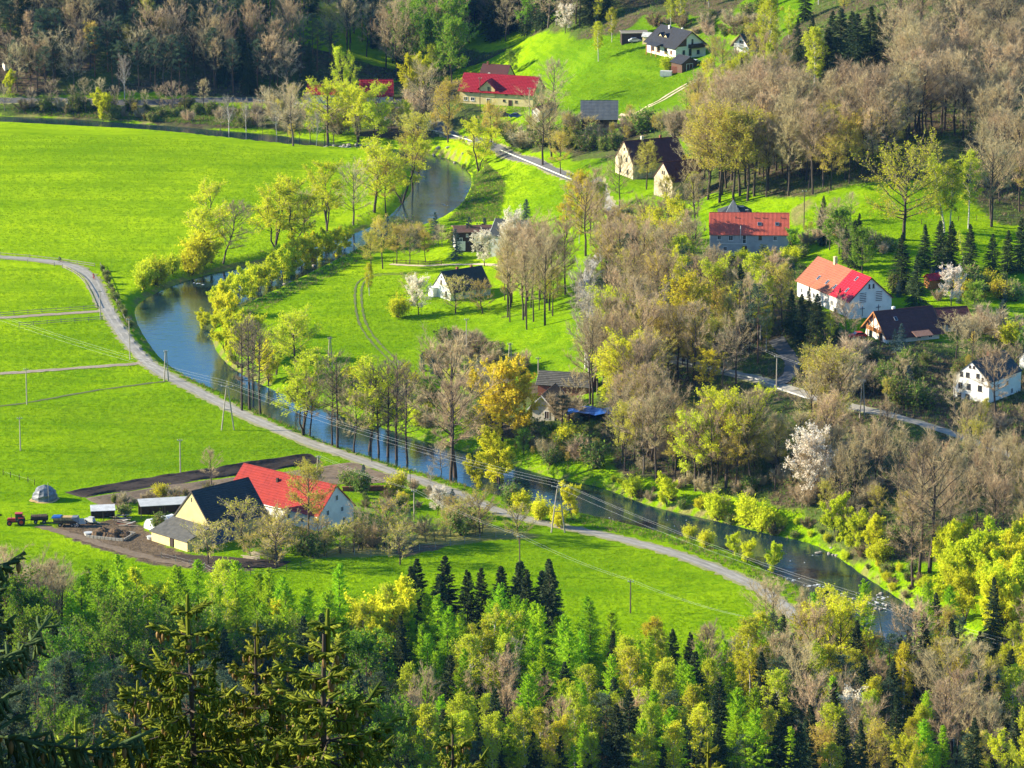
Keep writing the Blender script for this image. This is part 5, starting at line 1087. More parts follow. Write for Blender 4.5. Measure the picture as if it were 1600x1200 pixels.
V1 = pole(1213,616,60,'dark pole on the village road beside the guard rail'); V2 = pole(1347,652,58,'double pole beside the village road under bare trees','double'); V0 = [Vector(G3(1130,560))+Vector((x,0,7)) for x in (-.4,.4)]; wires('service_line',V0,V1,.3,'line along the village road into the wood on the left',.013); wires('service_line',V1,V2,.5,'line along the village road between its two poles',.013)
pole(827,196,58,'tall pole before the ochre house','single') ; pole(750,172,50,'dark pole standing against the ochre house','single','pole_dark'); pole(1256,358,60,'old post at the meadow edge right of the orange red roof','single','pole_dark')
def lamp(px, py, hpx, label):
    p = G3(px,py); h = hgt(p,hpx); o = empty('street_lamp', p, 0, label, 'street lamp'); b = MB(); b.tube([(0,0,-.4),(0,0,h),(.25,0,h+.15),(.9,0,h+.2)],[.09,.06,.05,.04],7); b.build('post', M['black_paint'], o)
    b = MB(); b.box((1.0,0,h+.16),(.55,.22,.12)); b.build('lamp_head', M['rail'], o)
lamp(581,722,38,'dark street lamp on the grass strip between lane and river'); lamp(641,764,30,'street lamp with a pale head beside the lane')
def guard_rail(pix, label, h=.75, off=0):
    pts = [Vector(G3(*q)) for q in pix]; o = empty('guard_rail', pts[0], 0, label, 'guard rail'); o0 = pts[0]
    b = MB()
    for a, c in zip(pts[:-1], pts[1:]): b.bar(a-o0+Vector((0,0,h)), c-o0+Vector((0,0,h)), .06, .34)
    b.build('rail', M['rail'], o); L = smooth_line(np.array([[p.x,p.y] for p in pts]), 4.0, 0)
    for x, y in L: b = MB(); b.box((x-o0[0], y-o0[1]+.08, float(height(x,y))-o0[2]+.35), (.1,.1,1.0)); b.build('post', M['metal'], o)
guard_rail([(1046,560),(1062,570),(1102,579),(1142,588),(1178,596),(1212,607)],'white guard rail on the outer side of the village road, left of the pole')
guard_rail([(1213,611),(1240,620),(1264,628)],'short white guard rail right of the pole on the village road')
guard_rail([(640,199),(670,206),(705,214),(738,224)],'white guard rail along the far road above the river'); guard_rail([(400,160),(440,162),(486,168)],'white guard rail on the far road left of the cottages'); guard_rail([(782,238),(830,258),(880,279),(925,297)],'white guard rail along the road leading to the old house')
def fence(pix, label, h=1.15, gap=3.2, rails=2, pm='wood_grey', rm='wood_grey', wire=False):
    pts = np.array([G3(*q) for q in pix]); L = smooth_line(pts[:,:2], gap, 1); o0 = Vector((L[0][0],L[0][1],float(height(*L[0])))); o = empty('fence', o0, 0, label, 'fence'); q = [Vector((x,y,float(height(x,y))))-o0 for x, y in L]
    for p in q: b = MB(); b.box(p+Vector((0,0,h/2-.15)), (.14,.14,h+.3)); b.build('post', M[pm], o)
    for k in range(rails):
        z = h*(k+.7)/(rails+.1)
        if wire: b = MB(); b.tube([p+Vector((0,-.09,z)) for p in q], .009, 3); b.build('wire', M['wire'], o)
        else:
            for a, c in zip(q[:-1], q[1:]): b = MB(); b.bar(a+Vector((0,-.11,z)), c+Vector((0,-.11,z)), .05, .14); b.build('rail', M[rm], o)
fence([(0,399),(40,402),(92,408)],'post and rail fence on the far side of the lane at the left edge',gap=5,rails=1); fence([(94,409),(120,413),(148,417)],'rail fence on the outer side of the lane bend')
fence([(0,408),(60,413),(85,416)],'row of posts with one rail on the near side of the lane, left edge',gap=5,rails=1); fence([(98,419),(114,426),(128,437),(138,452),(147,472),(152,482)],'curved rail fence inside the lane bend',gap=2.6)
fence([(0,494),(60,489),(110,486),(152,482)],'rail fence above the field path',gap=3); fence([(30,510),(70,507),(120,503),(160,500)],'rail fence below the field path',gap=3)
fence([(157,416),(164,430),(176,460),(190,490),(200,510)],'hedge fence between the lane and the river meadow',gap=3,rails=1)
fence([(530,862),(565,868),(600,872),(640,864),(690,856),(740,846),(800,838)],'wire fence with pale concrete posts along the farm garden',1.5,3.2,3,'concrete',wire=True)
fence([(252,872),(300,884),(326,890),(345,905)],'wire fence with wooden posts before the lean-to',1.3,3.2,2,'wood_pale',wire=True)
fence([(330,898),(420,900),(470,886),(530,864)],'wire fence with wooden posts below the barn garden',1.2,3.4,2,'wood',wire=True)
fence([(5,742),(22,748),(40,752),(54,758)],'short row of dark fence posts by the hay stack',1.3,2.4,1,'wood',wire=True)
fence([(615,412),(650,413),(690,414)],'dark wooden fence in front of the riverside garden',1.2,2.6,2,'wood','wood')
fence([(1440,350),(1500,345),(1560,343),(1610,341)],'wire fence along the upper right meadow',1.2,4,2,'wood',wire=True)
fence([(1225,372),(1236,382),(1240,395)],'short wooden fence right of the orange red roofed house',1.2,2.2,2,'wood','wood')
p = G3(535,783)
def _gw(b): b.box((0,0,.5),(11,.3,1.0)); b.box((0,0,1.04),(11.3,.5,.1))
loose('garden_wall','brick','low brick garden wall with a coping beside the farmhouse','wall',G3(575,767),6,_gw)
# ---------------------------------------------------------------- trees that can be picked out one by one
for row in """
willow 330 410 108 big pale green willow with two leaning trunks at the left end of the meadow trees
greybare 349 412 92 thin grey tree leaning right beside the big left meadow willow|lean
wshrub 300 428 42 yellow green bush below the big left meadow willow
wshrub 316 418 62 tall yellow green bush hiding the foot of the big left meadow willow
wshrub 268 428 34 round yellow green bush alone left of the meadow willows
wshrub 245 446 46 yellow green bush at the bank, right one of three low ones
wshrub 224 452 44 yellow green bush at the bank, left one of three low ones
wshrub 233 440 40 yellow green bush at the bank, middle one of three low ones
willow 430 394 104 old willow with forked dark trunk on a mound at the meadow bank
willow 462 390 96 thin pale willow just right of the forked old willow
bare 478 386 80 leaning bare tree between the bank willows
willow 511 361 94 stout willow with twisted limbs and a thick dark trunk at the bank
greybare 552 352 84 grey budding tree right of the stout twisted willow
willow 585 332 92 pale willow by the upper river bend with many thin trunks
bud 603 338 78 olive tree on the bank above the dark river reach
willow 628 318 92 broad olive willow beside the upper river reach
bud 645 300 86 bare looking olive tree close to the water of the upper bend
bud 655 268 80 olive tree standing at the inner corner of the upper river bend
alder 378 642 142 tall dark alder with bare crown, left of the group on the lane bank
alder 390 640 150 tall dark alder with bare crown, second of the group on the lane bank
alder 407 648 138 tall dark alder with bare crown, right of the group on the lane bank
alder 396 632 130 tall dark alder behind the group on the lane bank
willow 465 596 92 wide pale willow on the inner river bank with an open fan of limbs
willow 432 585 74 pale willow bush at the river point left of the fan shaped willow
wgreen 352 552 66 bright willow leaning over the blue river bend
wgreen 372 575 70 bright willow at the water below the river point
wgreen 398 560 70 bright willow behind the dark alders
wgreen 420 604 64 yellow green willow at the foot of the dark alders
wgreen 318 520 34 small bright willow bush standing in the blue river bend
willow 474 680 112 slanting thin willow on the lane bank left of the twin alders
bare 484 682 84 slanting bare tree beside the thin slanting willow
alder 519 697 126 tall straight alder, left one of the twins on the lane bank
alder 527 699 150 tall straight alder, right one of the twins on the lane bank
bare 553 707 84 small bare tree with a pale crown between twin alders and yellow willow
willow 577 713 122 leaning willow with a yellow green crown and a dark trunk on the lane bank
alder 592 718 146 slim dark alder right of the leaning yellow green willow
alder 606 722 164 straight tall alder with a double stem in the lane bank row
alder 620 727 172 tall alder leaning left, in the middle of the lane bank row
alder 637 733 158 straight stout alder at the right end of the close lane bank row
bare 712 754 196 big bare spreading tree with a thick trunk at the lower lane bank
bare 704 752 150 forked bare stem joined to the big spreading tree on the lower lane bank
greybare 690 747 52 small crooked tree bending over the water left of the big spreading tree
gold 785 694 102 large round golden yellow tree in full leaf by the river|w1.12
wgreen 780 764 84 bright green leafy round tree below the golden tree|w1.35
wgreen 745 766 50 small green bush tree left of the leafy round tree
shrub 795 792 42 green thicket bush beside the lane under the leafy round tree
wshrub 815 798 34 green yellow bush, left of the row by the lane
wshrub 843 812 38 green yellow bush, middle of the row by the lane
wshrub 872 824 36 green yellow bush hiding the A shaped pole foot
fruit 812 850 50 wide low orchard tree at the end of the farm garden
fruit 750 838 56 broad grey orchard tree at the garden fence
fruit 625 882 52 grey orchard tree standing before the wire fence
wgreen 893 806 50 small round bright tree at the water beside the A shaped pole
wshrub 1077 842 24 small yellow bush at the lane side of the dark river, first from the left
wshrub 1102 856 28 yellow bush at the lane side of the dark river, second from the left
wgreen 1145 870 36 bright willow bush at the lane side of the dark river before its bend
wgreen 1167 880 36 bright willow bush right of its twin at the dark river bend
wgreen 1208 896 48 yellow green willow nearest the near wood on the lane side bank
wshrub 989 777 36 small bright bush on the far bank of the dark river
wgreen 1042 792 50 yellow green bush tree on the far bank above the dark river
wshrub 1120 812 46 bright bush under the bare slope on the far bank
wshrub 1165 822 52 bright bush at the waterline left of the blossom tree
wshrub 1190 830 46 bright bush at the waterline below the blossom tree
wgreen 1306 848 70 tall bright willow on the far bank below the white blossom tree
wgreen 1334 858 56 slim bright willow right of the tall bright willow
wgreen 1362 868 62 round bright willow, third along the far bank
wshrub 1375 880 40 low bright bush in front of the third bright willow
blossom 1270 786 84 large white blossoming cherry on the dark slope over the river
alder 1436 900 205 very tall bare tree with several pale stems on the slope right of the bank willows
bare 1452 895 190 tall bare tree right of the many stemmed one over the river
bare 1426 918 130 slim bare tree in front of the many stemmed tall one
wgreen 1500 900 80 bright round willow crown at the right river bank
wgreen 1480 945 84 bright willow low at the right river bank
wgreen 1535 930 76 large bright willow behind the right bank
wgreen 1562 985 110 bright spreading willow beside the tall spruce at the right
wgreen 1592 960 70 bright willow touching the right edge
spruce 1550 1030 128 dark spruce with a bare top among bright willows at the right
larch 1446 1030 120 fresh green larch by the river end
larch 1482 1046 132 fresh green larch right of its thinner neighbour at the river end
oak 1412 375 112 spreading yellow brown oak on the upper right meadow|w1.12
birch 1476 363 122 slim white birch, left of the birch trio beside the oak
birch 1484 363 112 slim white birch, middle of the trio beside the oak
birch 1513 357 118 slim white birch apart from the trio beside the oak
bare 1549 354 120 bare broad tree with a dark trunk right of the birches
birch 1272 152 108 bright birch with white stems before the dark spruces
bud 1106 312 128 tall olive tree at the left end of the hillside wood, outermost
bud 1124 316 134 tall yellow green tree second from the left end of the hillside wood
bud 1146 318 128 tall yellow green tree third from the left end of the hillside wood
bud 1168 314 122 tall yellow green tree fourth from the left end of the hillside wood
bud 1092 300 96 lower olive tree beside the left end of the hillside wood
blossom 1184 212 62 white blossoming crown rising inside the hillside wood
spruce 1292 138 92 dark spruce low in front of the broad dark spruce|w1.3
spruce 1338 128 104 dark spruce tight to the right of the broad dark spruce|w1.4
spruce 1300 104 84 dark spruce peeping over the broad dark spruce|w1.3
spruce 1372 102 78 dark spruce between bare hillside crowns|w1.3
spruce 1252 542 82 dark spruce in the shade below the long white house, left|w1.2
spruce 1276 546 86 dark spruce in the shade below the long white house, middle|w1.2
spruce 1236 522 70 dark spruce at the side road above the guard rail|w1.2
spruce 1304 526 44 small dark spruce in the shade below the long white house, right
spruce 1312 128 112 broad dark spruce at the edge of the bare hillside wood|w1.35
spruce 1330 112 92 dark spruce right of the broad one behind the birch|w1.35
spruce 1360 82 70 dark spruce rising over the bare hillside wood|w1.35
spruce 1384 66 62 dark spruce at the top of the bare hillside wood|w1.35
spruce 1246 96 66 dark spruce left of the bright birch
spruce 1268 94 68 dark spruce behind the bright birch
spruce 1404 40 44 small dark spruce at the upper edge
spruce 1580 26 40 small dark spruce in the top right corner
birch 1232 66 58 yellow birch at the top between hill houses and spruces
birch 1204 110 112 bright birch right of the small chalet
birch 1192 62 60 bright birch at the top beside the chalet
bud 1178 118 70 bare olive tree before the small chalet
birch 935 96 62 golden birch on the hill meadow, left of the pair
birch 956 66 52 green birch on the hill meadow, right of the pair
birch 930 40 46 thin dark birch at the meadow head
birch 1048 42 52 bright birch behind the hill house
birch 1064 40 50 yellow birch behind the ridge of the hill house
wshrub 1044 112 28 round bright bush before the small garage
ymshrub 1104 114 26 yellow bush by the hill track
blossom 883 52 34 grey blossoming bush at the shaded meadow head
willow 541 164 82 big yellow green tree between the two roadside roofs|w.75
ybirch 572 192 54 golden topped tree before the roadside house
willow 512 226 84 slim pale tree by the river stones
willow 560 222 82 bushy olive tree behind the river stones
willow 590 224 80 olive tree right of the river stones
willow 545 205 60 pale green tree on the far road bank
wgreen 640 152 62 grey green round tree right of the roadside house
wgreen 656 142 56 grey green tree with a round crown by the shaded meadow
green 706 128 82 large dull green round tree at the shaded wood edge
bare 665 208 92 bare tree with thin dark stems at the far road
bud 700 222 84 olive tree on the corner of the far road
birch 675 130 60 pinkish bare birch at the shaded meadow edge
green 798 118 34 small round pale tree behind the crimson roof
willow 748 268 76 round yellow green willow on the bank of the upper bend
bud 768 228 60 olive tree before the ochre house garden
bare 848 258 100 bare tree beside the road below the ochre house
greybare 868 182 80 bare grey tree at the right gable of the ochre house
bare 862 248 84 bare tree leaning over the road below the ochre house
bud 876 275 60 small olive tree on the road verge
maple 885 372 48 yellow leaved tree where the small meadow meets the road
ybirch 905 380 52 golden tree beside the yellow one at the small meadow
bare 915 400 106 tall bare tree over the bend of the village road
bspruce 822 356 44 dark blue spruce at the right of the grey rendered house
bspruce 680 374 42 blue spruce left of the timber house
bspruce 757 385 44 blue spruce before the timber house
bspruce 733 390 50 dark spruce in front of the timber house windows
bspruce 712 404 46 dark spruce at the left corner of the timber house
blossom 757 416 42 rounded cream blossoming tree before the timber house
blossom 800 400 52 larger pinkish blossoming tree right of the timber house
blossom 654 492 46 slim white blossoming tree in the cottage meadow
wshrub 622 496 38 bright lime bush in the cottage meadow
fruit 712 490 46 pale blossoming orchard tree before the cottage
fruit 754 490 42 small orchard tree right of the cottage
fruit 645 470 34 small bare orchard tree left of the cottage
bud 580 428 60 olive tree at the start of the cart track
bud 598 420 72 yellow olive tree in the riverside garden
bud 620 412 52 low olive tree in the riverside garden
greybare 640 412 46 grey garden tree left of the dark fence
bud 665 410 44 olive garden tree before the blue spruce
bspruce 605 376 40 dark spruce at the river end of the garden
bspruce 651 388 30 small dark spruce behind the garden trees
ybirch 577 462 56 thin golden tree along the cart track
bspruce 660 580 28 small grey spruce in the scrub, left of four
bspruce 677 584 34 dark small spruce in the scrub, second of four
bspruce 709 572 26 small dark spruce in the scrub, third of four
bspruce 748 580 24 round dark spruce bush in the scrub, right of four
ymshrub 742 610 24 yellow bush beside the golden tree
pine 878 680 64 dark green bushy pine left of the tarpaulin shed|w1.45
pine 900 690 44 low dark green pine before the tarpaulin shed|w1.4
shrub 850 690 40 dark green bush under the shingle cottage
shrub 820 688 34 green bush left of the shingle cottage
wshrub 886 706 50 pale green bush on the bank below the tarpaulin shed
bare 899 642 58 small bare orchard tree before the brick barn
bud 1062 500 56 olive crown high in the wood left of the grey fronted house
maple 1068 570 126 tall tree with one yellow side over the guard rail
maple 1105 615 60 yellow olive tree below the guard rail
ybirch 983 480 70 golden birch by the grey village road
birch 1020 540 60 yellow birch in the middle of the slope wood
palebare 915 575 160 pale bare tree with white forked stems on the slope
palebare 922 600 130 pale white stemmed tree leaning right on the slope
ybirch 1197 548 72 golden birch beside the side road
spruce 1155 530 116 slim dark spruce rising from the slope wood
bspruce 1000 412 58 blue green spruce in the slope wood, left one
bspruce 1022 404 54 blue green spruce in the slope wood, right one
spruce 1086 192 52 dark spruce beside the hill track
bud 1010 296 66 olive budding tree before the long wall of the old house
bare 968 330 78 bare tree below the left gable of the old house
greybare 1078 292 66 bare grey tree at the right end of the old annex
bud 1040 320 40 low olive tree at the foot of the old annex
pine 1192 435 54 green pine before the grey fronted house
green 1234 400 36 dull green tree at the right end of the grey fronted house
spruce 1282 372 44 dark spruce behind the long white house, left|w1.25
spruce 1318 378 55 dark spruce behind the long white house, middle|w1.25
bare 1296 390 60 bare tree behind the faded orange roof
spruce 1335 420 75 dark spruce against the light meadow behind the red sheet roof|w1.25
spruce 1408 456 88 broad dark spruce at the corner of the light meadow|w1.25
spruce 1432 482 81 dark spruce before the red garden shed|w1.25
spruce 1444 420 68 dark spruce in the spruce row, left|w1.25
spruce 1468 424 78 dark spruce in the spruce row, middle|w1.25
spruce 1486 420 73 dark spruce in the spruce row, right|w1.25
spruce 1514 440 88 big dark spruce right of the spruce row|w1.25
spruce 1550 428 62 dark spruce near the shaded meadow|w1.25
spruce 1574 426 65 dark spruce beside the one near the shaded meadow|w1.25
spruce 1594 424 83 dark spruce at the right edge of the spruce row|w1.25
birch 1506 410 50 yellow birch between the spruces
blossom 1486 478 48 white pink blossoming tree between the spruces and the brown roof
green 1522 496 46 dark green tree right of the blossoming tree
bspruce 1566 516 47 blue spruce on the shaded meadow|w1.25
wshrub 1578 540 40 bright yellow green bush at the right edge
spruce 1312 488 38 small dark spruce before the white wall of the long house
spruce 1264 482 34 dark spruce at the left end of the long white house
birch 1222 478 64 yellow birch left of the long white house
birch 1296 545 56 yellow birch before the red car
bare 1320 550 70 bare tree before the red car
bspruce 1408 552 46 spruce before the brown roof
bspruce 1398 548 34 small spruce before the timber gable
bare 1494 568 66 bare tree before the low brown wing
bare 1516 578 70 bare grey tree right of the low brown wing
bare 1556 652 100 dark spreading bare tree before the white gable house
ybirch 1532 672 54 golden pointed tree before the white gable house
greybare 1492 650 62 grey tree left of the white gable house
bud 1280 655 92 wide budding tree over the village road
bud 1300 690 130 tall budding tree below the village road
bare 1268 705 110 dark forked bare tree below the guard rail
bare 1410 620 56 slim tree pair beside the village road
shrub 1360 600 34 green thicket left of the double pole
bud 482 842 108 rust olive budding tree before the farmhouse roof|w1.25
fruit 325 882 54 round white green orchard tree before the lean-to
fruit 382 862 66 grey orchard tree before the dark barn roof
fruit 440 868 60 grey orchard tree before the farmhouse wall
fruit 432 888 66 bushy orchard tree below the farmhouse
greybare 560 860 62 bare grey tree at the farmhouse corner
fruit 600 855 60 dense grey orchard tree right of the farmhouse
ymshrub 620 770 38 rust coloured shrub tree by the garden wall
shrub 565 770 38 dark green bush at the ploughed field corner
shrub 545 760 30 dark bush beside the ploughed field
bspruce 568 764 38 dark evergreen in the farm garden corner
blossom 684 806 36 white blossoming bush beside the lane
bspruce 707 800 36 dark round evergreen by the farm drive
bspruce 640 816 20 small dark cone shaped evergreen on the lawn
ymshrub 632 790 24 lime ornamental bush on the lawn
palebare 672 765 34 small dead crooked tree at the lane
bare 331 762 56 bare tree in the ploughed field behind the barn
ymshrub 253 778 26 rust yellow bush behind the long shed
bshrub 275 778 20 pale scrub behind the long shed
dshrub 235 786 16 dry scrub behind the open shelter
shrub 248 830 30 green bush hiding the polytunnel
shrub 196 808 22 green bush by the open shelter
palebare 195 156 64 white stemmed bare tree before the far wood
wgreen 160 188 44 round yellow green willow by the far river
spruce 48 112 46 small dark spruce at the far left wood edge
greybare 84 130 70 bare tree beside the sand slope at the far left
wgreen 14 148 36 olive bush tree at the left edge of the far road
palebare 358 214 56 thin pale tree at the far river meadow edge
greybare 458 228 88 bare tree by the far river stones
spruce 395 146 40 dark evergreen at the far road
larch 285 1020 92 small larch at the field edge
bare 1210 1020 100 bare tree bending over the near lane
bare 1195 1000 86 bare brown tree at the near lane end
palebare 800 1120 110 white bare tree in the middle of the near wood
palebare 1140 1110 108 pale forked bare tree in the near wood
blossom 1322 1200 92 silvery white blossoming tree in the shade of the near wood
ybirch 1262 1090 150 large golden birch in the near wood, left of two
ybirch 1296 1120 128 golden birch with spreading white stems, right of two
pine 1388 1120 134 green topped pine with a tall bare stem by the river end
bare 1430 1110 146 tall dark bare tree below the wire pole
""".strip().split('\n'):
    k, px, py, h, lab = row.split(' ', 4); kw = {'wide': {'willow': 1.3, 'bud': 1.2, 'bare': 1.2, 'greybare': 1.15, 'maple': 1.2, 'fruit': 1.15}.get(k, 1.0)}
    if lab.endswith('|lean'): lab = lab[:-5]; kw.update(tilt=14, rz=0)
    if '|w' in lab: lab, w_ = lab.split('|w'); kw['wide'] = float(w_)
    tree(k, float(px), float(py), float(h), lab, **kw)
# willows along the inner bank, told apart only by their run
for i, (px, py, h) in enumerate([(352,492,50),(368,484,54),(385,474,50),(402,466,52),(420,458,50),(438,448,56),(455,438,48),(470,430,58),(486,424,50),(502,416,48),(518,410,46),(534,402,40),(342,506,60),(352,524,62),(395,462,44),(446,440,50),(480,424,48),(336,498,40)]):
    tree('wgreen', px+3, py-4, h, 'yellow green willow in the dense strip along the inner river bank', 'willows along the inner river bank')
for i, (px, py) in enumerate([(160,424),(165,433),(169,443),(173,452),(177,461),(181,470),(185,479),(189,487),(194,495),(199,504),(204,512)]):
    tree('shrub', px, py, 11+i%3*2, 'low dark green bush in the hedge between the lane bend and river meadow', 'hedge bushes along the lane bend')
# ---------------------------------------------------------------- stands: trees that only their wood tells apart
CLEAR = [(1240,40,1392,122,0),(478,112,526,150,0),(572,116,612,150,0),(1100,318,1238,398,0),(1244,400,1396,500,0),(1352,474,1510,545,0),(1486,560,1600,636,0),(955,212,1068,312,0),(1005,36,1106,96,0),(1144,46,1176,84,0),(714,108,852,176,0),(905,155,968,190,0),(826,596,950,668,0),(668,414,760,470,0),(704,350,770,400,0),(1040,556,1215,612,8),(1200,600,1270,632,0),(1258,300,1400,372,0),(1345,360,1420,420,0),(596,118,612,160,0),(1335,560,1362,655,0),(1205,548,1222,616,0),(1400,645,1490,672,0),(880,440,930,470,0),(1540,480,1600,540,0),(1440,235,1500,262,0),(265,1215,310,880,0)]
MARKS = [(300,800,'barn'),(480,800,'farmhouse'),(780,145,'ochre house'),(550,135,'roadside houses'),(937,172,'sheet roofed shed'),(1055,70,'hill house'),(1162,66,'small chalet'),(1010,250,'old house'),(1170,365,'grey fronted house'),(1320,450,'long white house'),(1430,510,'timber gabled house'),(1530,600,'white gable house'),(715,440,'cottage'),(735,370,'timber house'),(850,635,'shingle cottage'),(785,640,'golden tree'),(872,800,'A shaped pole'),(1213,585,'road pole'),(1412,330,'oak'),(1270,745,'blossoming cherry'),(1436,800,'many stemmed tree'),(293,990,'slender near spruce'),(512,1010,'broad near spruce'),(706,1130,'low near spruce'),(1107,1160,'orange leader spruce'),(1280,1040,'golden birches'),(985,940,'lone dark pole'),(800,1060,'white bare tree'),(1322,1160,'silvery blossoming tree'),(1388,1060,'bare stemmed pine'),(1550,970,'tall right spruce'),(1272,110,'bright birch'),(1409,1062,'wooden hut'),(1140,1060,'pale forked tree'),(195,130,'white stemmed tree'),(160,170,'round far willow')]
def where(px, py):
    d, m = min((math.hypot((px-a)*1.0,py-b), (a,b,n)) for a, b, n in MARKS); dx, dy = px-m[0], py-m[1]
    far = 'just ' if d < 45 else 'well ' if d > 130 else ''
    return ', '+far+('left of' if dx < 0 else 'right of')+' the '+m[2] if abs(dx) > abs(dy)*.8 else ', '+far+('behind' if dy < 0 else 'in front of')+' the '+m[2]
WALLS = [(L_, w_) for L_, w_ in ROAD_LINES]
def stand(seed, poly, n, kinds, hrange, label, group, gap=3.0, clear=True, ymax=1340, jitter=1.0):
    rg = random.Random(seed); xs = [p[0] for p in poly]; ys = [p[1] for p in poly]; P = np.array(poly, float); done = 0; mine = []
    ks = [k for k, w in kinds for _ in range(w)]
    for _ in range(n*30):
        if done >= n: break
        px, py = rg.uniform(min(xs),max(xs)), rg.uniform(min(ys),max(ys))
        if not inside(P, np.array([px]), np.array([py]))[0]: continue
        p = G3(px,py); h = rg.uniform(*hrange)
        if any((p[0]-a)**2+(p[1]-b)**2 < gap*gap for a, b in mine): continue
        if any((p[0]-a)**2+(p[1]-b)**2 < r*r for a, b, r in KEEP): continue
        x, y = np.array([p[0]]), np.array([p[1]])
        if RIVER_NEAR(x, y) < 2.0: continue
        if any(seg_dist(L_[::3], x, y)[0] < w_/2+1.2 for L_, w_ in WALLS): continue
        if clear:
            hp = h*px_scale(p)*.96; w2 = hp*.16
            if any(px+w2 > a and px-w2 < c and py > d-6 and py-hp < d-4 for a, b, c, d, e in CLEAR): continue
        k = rg.choice(ks); plant(k, p, h*(.75 if k in ('bud','greybare') else 1), label.replace('#', {'spruce':'dark spruce','pine':'blue green pine','larch':'fresh green larch','birch':'thin birch','ybirch':'golden birch','bare':'bare brown tree','bare_tall':'slim bare tree','greybare':'grey bare tree','bud':'budding olive tree','maple':'yellow leaved tree','willow':'pale willow','green':'green leaved tree','palebare':'pale bare tree','alder':'dark alder','shrub':'green shrub','bshrub':'bare shrub','dshrub':'dry shrub','wshrub':'yellow green shrub','wgreen':'bright willow','blossom':'blossoming tree','ymshrub':'yellow shrub','fruit':'orchard tree','bspruce':'small spruce','brush':'brushy bare tree','fbirch':'slim birch','flarch':'long stemmed larch'}[k])+where(px, py-hgt_px(p,h)*.5), group+', '+KIND[k][0].replace('_',' ')+('es' if KIND[k][0].endswith('ch') else 's'), wide=rg.uniform(.85,1.15)*jitter, rz=rg.uniform(0,6.28))
        mine.append((p[0],p[1])); done += 1
def hgt_px(p, h): return h*px_scale(p)*.96
def RIVER_NEAR(x, y):
    i = min(max(int(np.searchsorted(GX, x[0])),0),len(GX)-1); j = min(max(int(np.searchsorted(GY, y[0])),0),len(GY)-1); return TSD[i,j]
stand(1,[(-30,148),(480,148),(500,110),(640,84),(655,-45),(-30,-45)],300,[('bare',4),('greybare',6),('bare_tall',3),('brush',2),('pine',12),('spruce',2),('bud',3)],(13,20),'# in the far wood','wood above the far road',2.8)
stand(2,[(-30,60),(100,60),(100,-30),(-30,-30)],16,[('pine',3),('spruce',2)],(15,20),'# in the far wood corner','dark corner of the far wood',4)
stand(3,[(640,70),(760,62),(860,52),(960,30),(960,-45),(640,-45)],110,[('bare',3),('greybare',4),('bare_tall',4),('spruce',2),('bud',1),('pine',2)],(17,24),'# in the shaded wood','shaded wood above the ochre house',3.0)
stand(30,[(610,138),(700,122),(720,60),(640,70),(600,100)],40,[('greybare',4),('bare',3),('spruce',1),('green',2)],(18,23),'# at the shaded meadow edge','wood edge beside the shaded meadow',2.8)
stand(34,[(700,72),(800,64),(872,46),(890,14),(700,14)],46,[('spruce',3),('green',2),('greybare',3),('pine',3)],(18,24),'# above the shaded meadow','wood shading the meadow',2.5)
stand(4,[(1000,16),(1230,20),(1260,40),(1600,6),(1640,-40),(1000,-40)],44,[('birch',5),('bare',4),('bud',3),('spruce',1)],(10,16),'# on the hilltop','hilltop at the upper right',4)
stand(35,[(1000,40),(1180,26),(1190,58),(1112,64),(1010,38)],26,[('bshrub',3),('bud',2),('dshrub',3),('shrub',1)],(2,6),'# in the hilltop scrub','scrub above the hill house',2.4)
stand(36,[(1112,92),(1200,80),(1236,132),(1118,138)],30,[('bud',3),('bare',2),('greybare',2),('birch',1)],(6,12),'# below the small chalet','below the small chalet',2.8)
stand(37,[(1236,396),(1262,398),(1252,440),(1180,428),(1120,410),(1120,402)],22,[('shrub',3),('bshrub',2),('bspruce',1),('wshrub',1)],(2,5),'# in the upper gardens','gardens below the grey fronted house',2.0,clear=False)
stand(38,[(1395,446),(1440,432),(1540,438),(1600,452),(1600,470),(1520,480),(1450,470),(1400,475)],30,[('shrub',4),('bspruce',3),('bshrub',2),('ymshrub',1)],(2,5.5),'# in the spruce garden','garden between the spruces',2.2,clear=False)
stand(39,[(1250,345),(1270,372),(1350,372),(1400,386),(1392,398),(1330,392),(1262,385)],20,[('shrub',4),('bshrub',3),('bud',1)],(2,5),'# along the meadow hedge','hedge along the right meadow',2.2,clear=False)
stand(5,[(1084,308),(1250,310),(1304,298),(1392,284),(1440,240),(1440,150),(1330,140),(1240,190),(1180,215),(1100,262)],92,[('bare_tall',6),('brush',5),('bud',2)],(17,22),'# in the hillside wood','hillside wood',4.0,jitter=1.25)
stand(6,[(1440,238),(1510,220),(1640,190),(1640,20),(1450,30),(1330,140)],72,[('brush',7),('greybare',2),('bare_tall',2)],(13,19),'# in the upper hill wood','bare wood on the upper right hill',4.2,jitter=1.3)
stand(7,[(1526,345),(1640,345),(1640,190),(1530,215)],26,[('brush',6),('bud',1)],(13,18),'# above the wire fence','bare wood above the wire fence',4,jitter=1.3)
stand(8,[(1110,150),(1240,170),(1240,200),(1130,240),(1080,250),(1070,200)],44,[('bud',3),('bare',4),('birch',2),('spruce',1)],(10,16),'# near the hill track','between hill track and hillside wood',3.2)
stand(9,[(772,470),(890,455),(896,500),(806,522)],22,[('bare_tall',5),('bud',3),('bare',3)],(15,20),'# in the small wood','small wood right of the cottage',3.2)
stand(10,[(940,430),(960,350),(1090,345),(1102,420),(1250,430),(1240,540),(1196,575),(1048,548),(985,520),(930,480)],80,[('bare',4),('bud',7),('bare_tall',4),('greybare',1),('birch',1),('pine',2),('willow',1)],(13,19),'# on the upper slope','wooded slope below the grey fronted house',3.4,jitter=1.05)
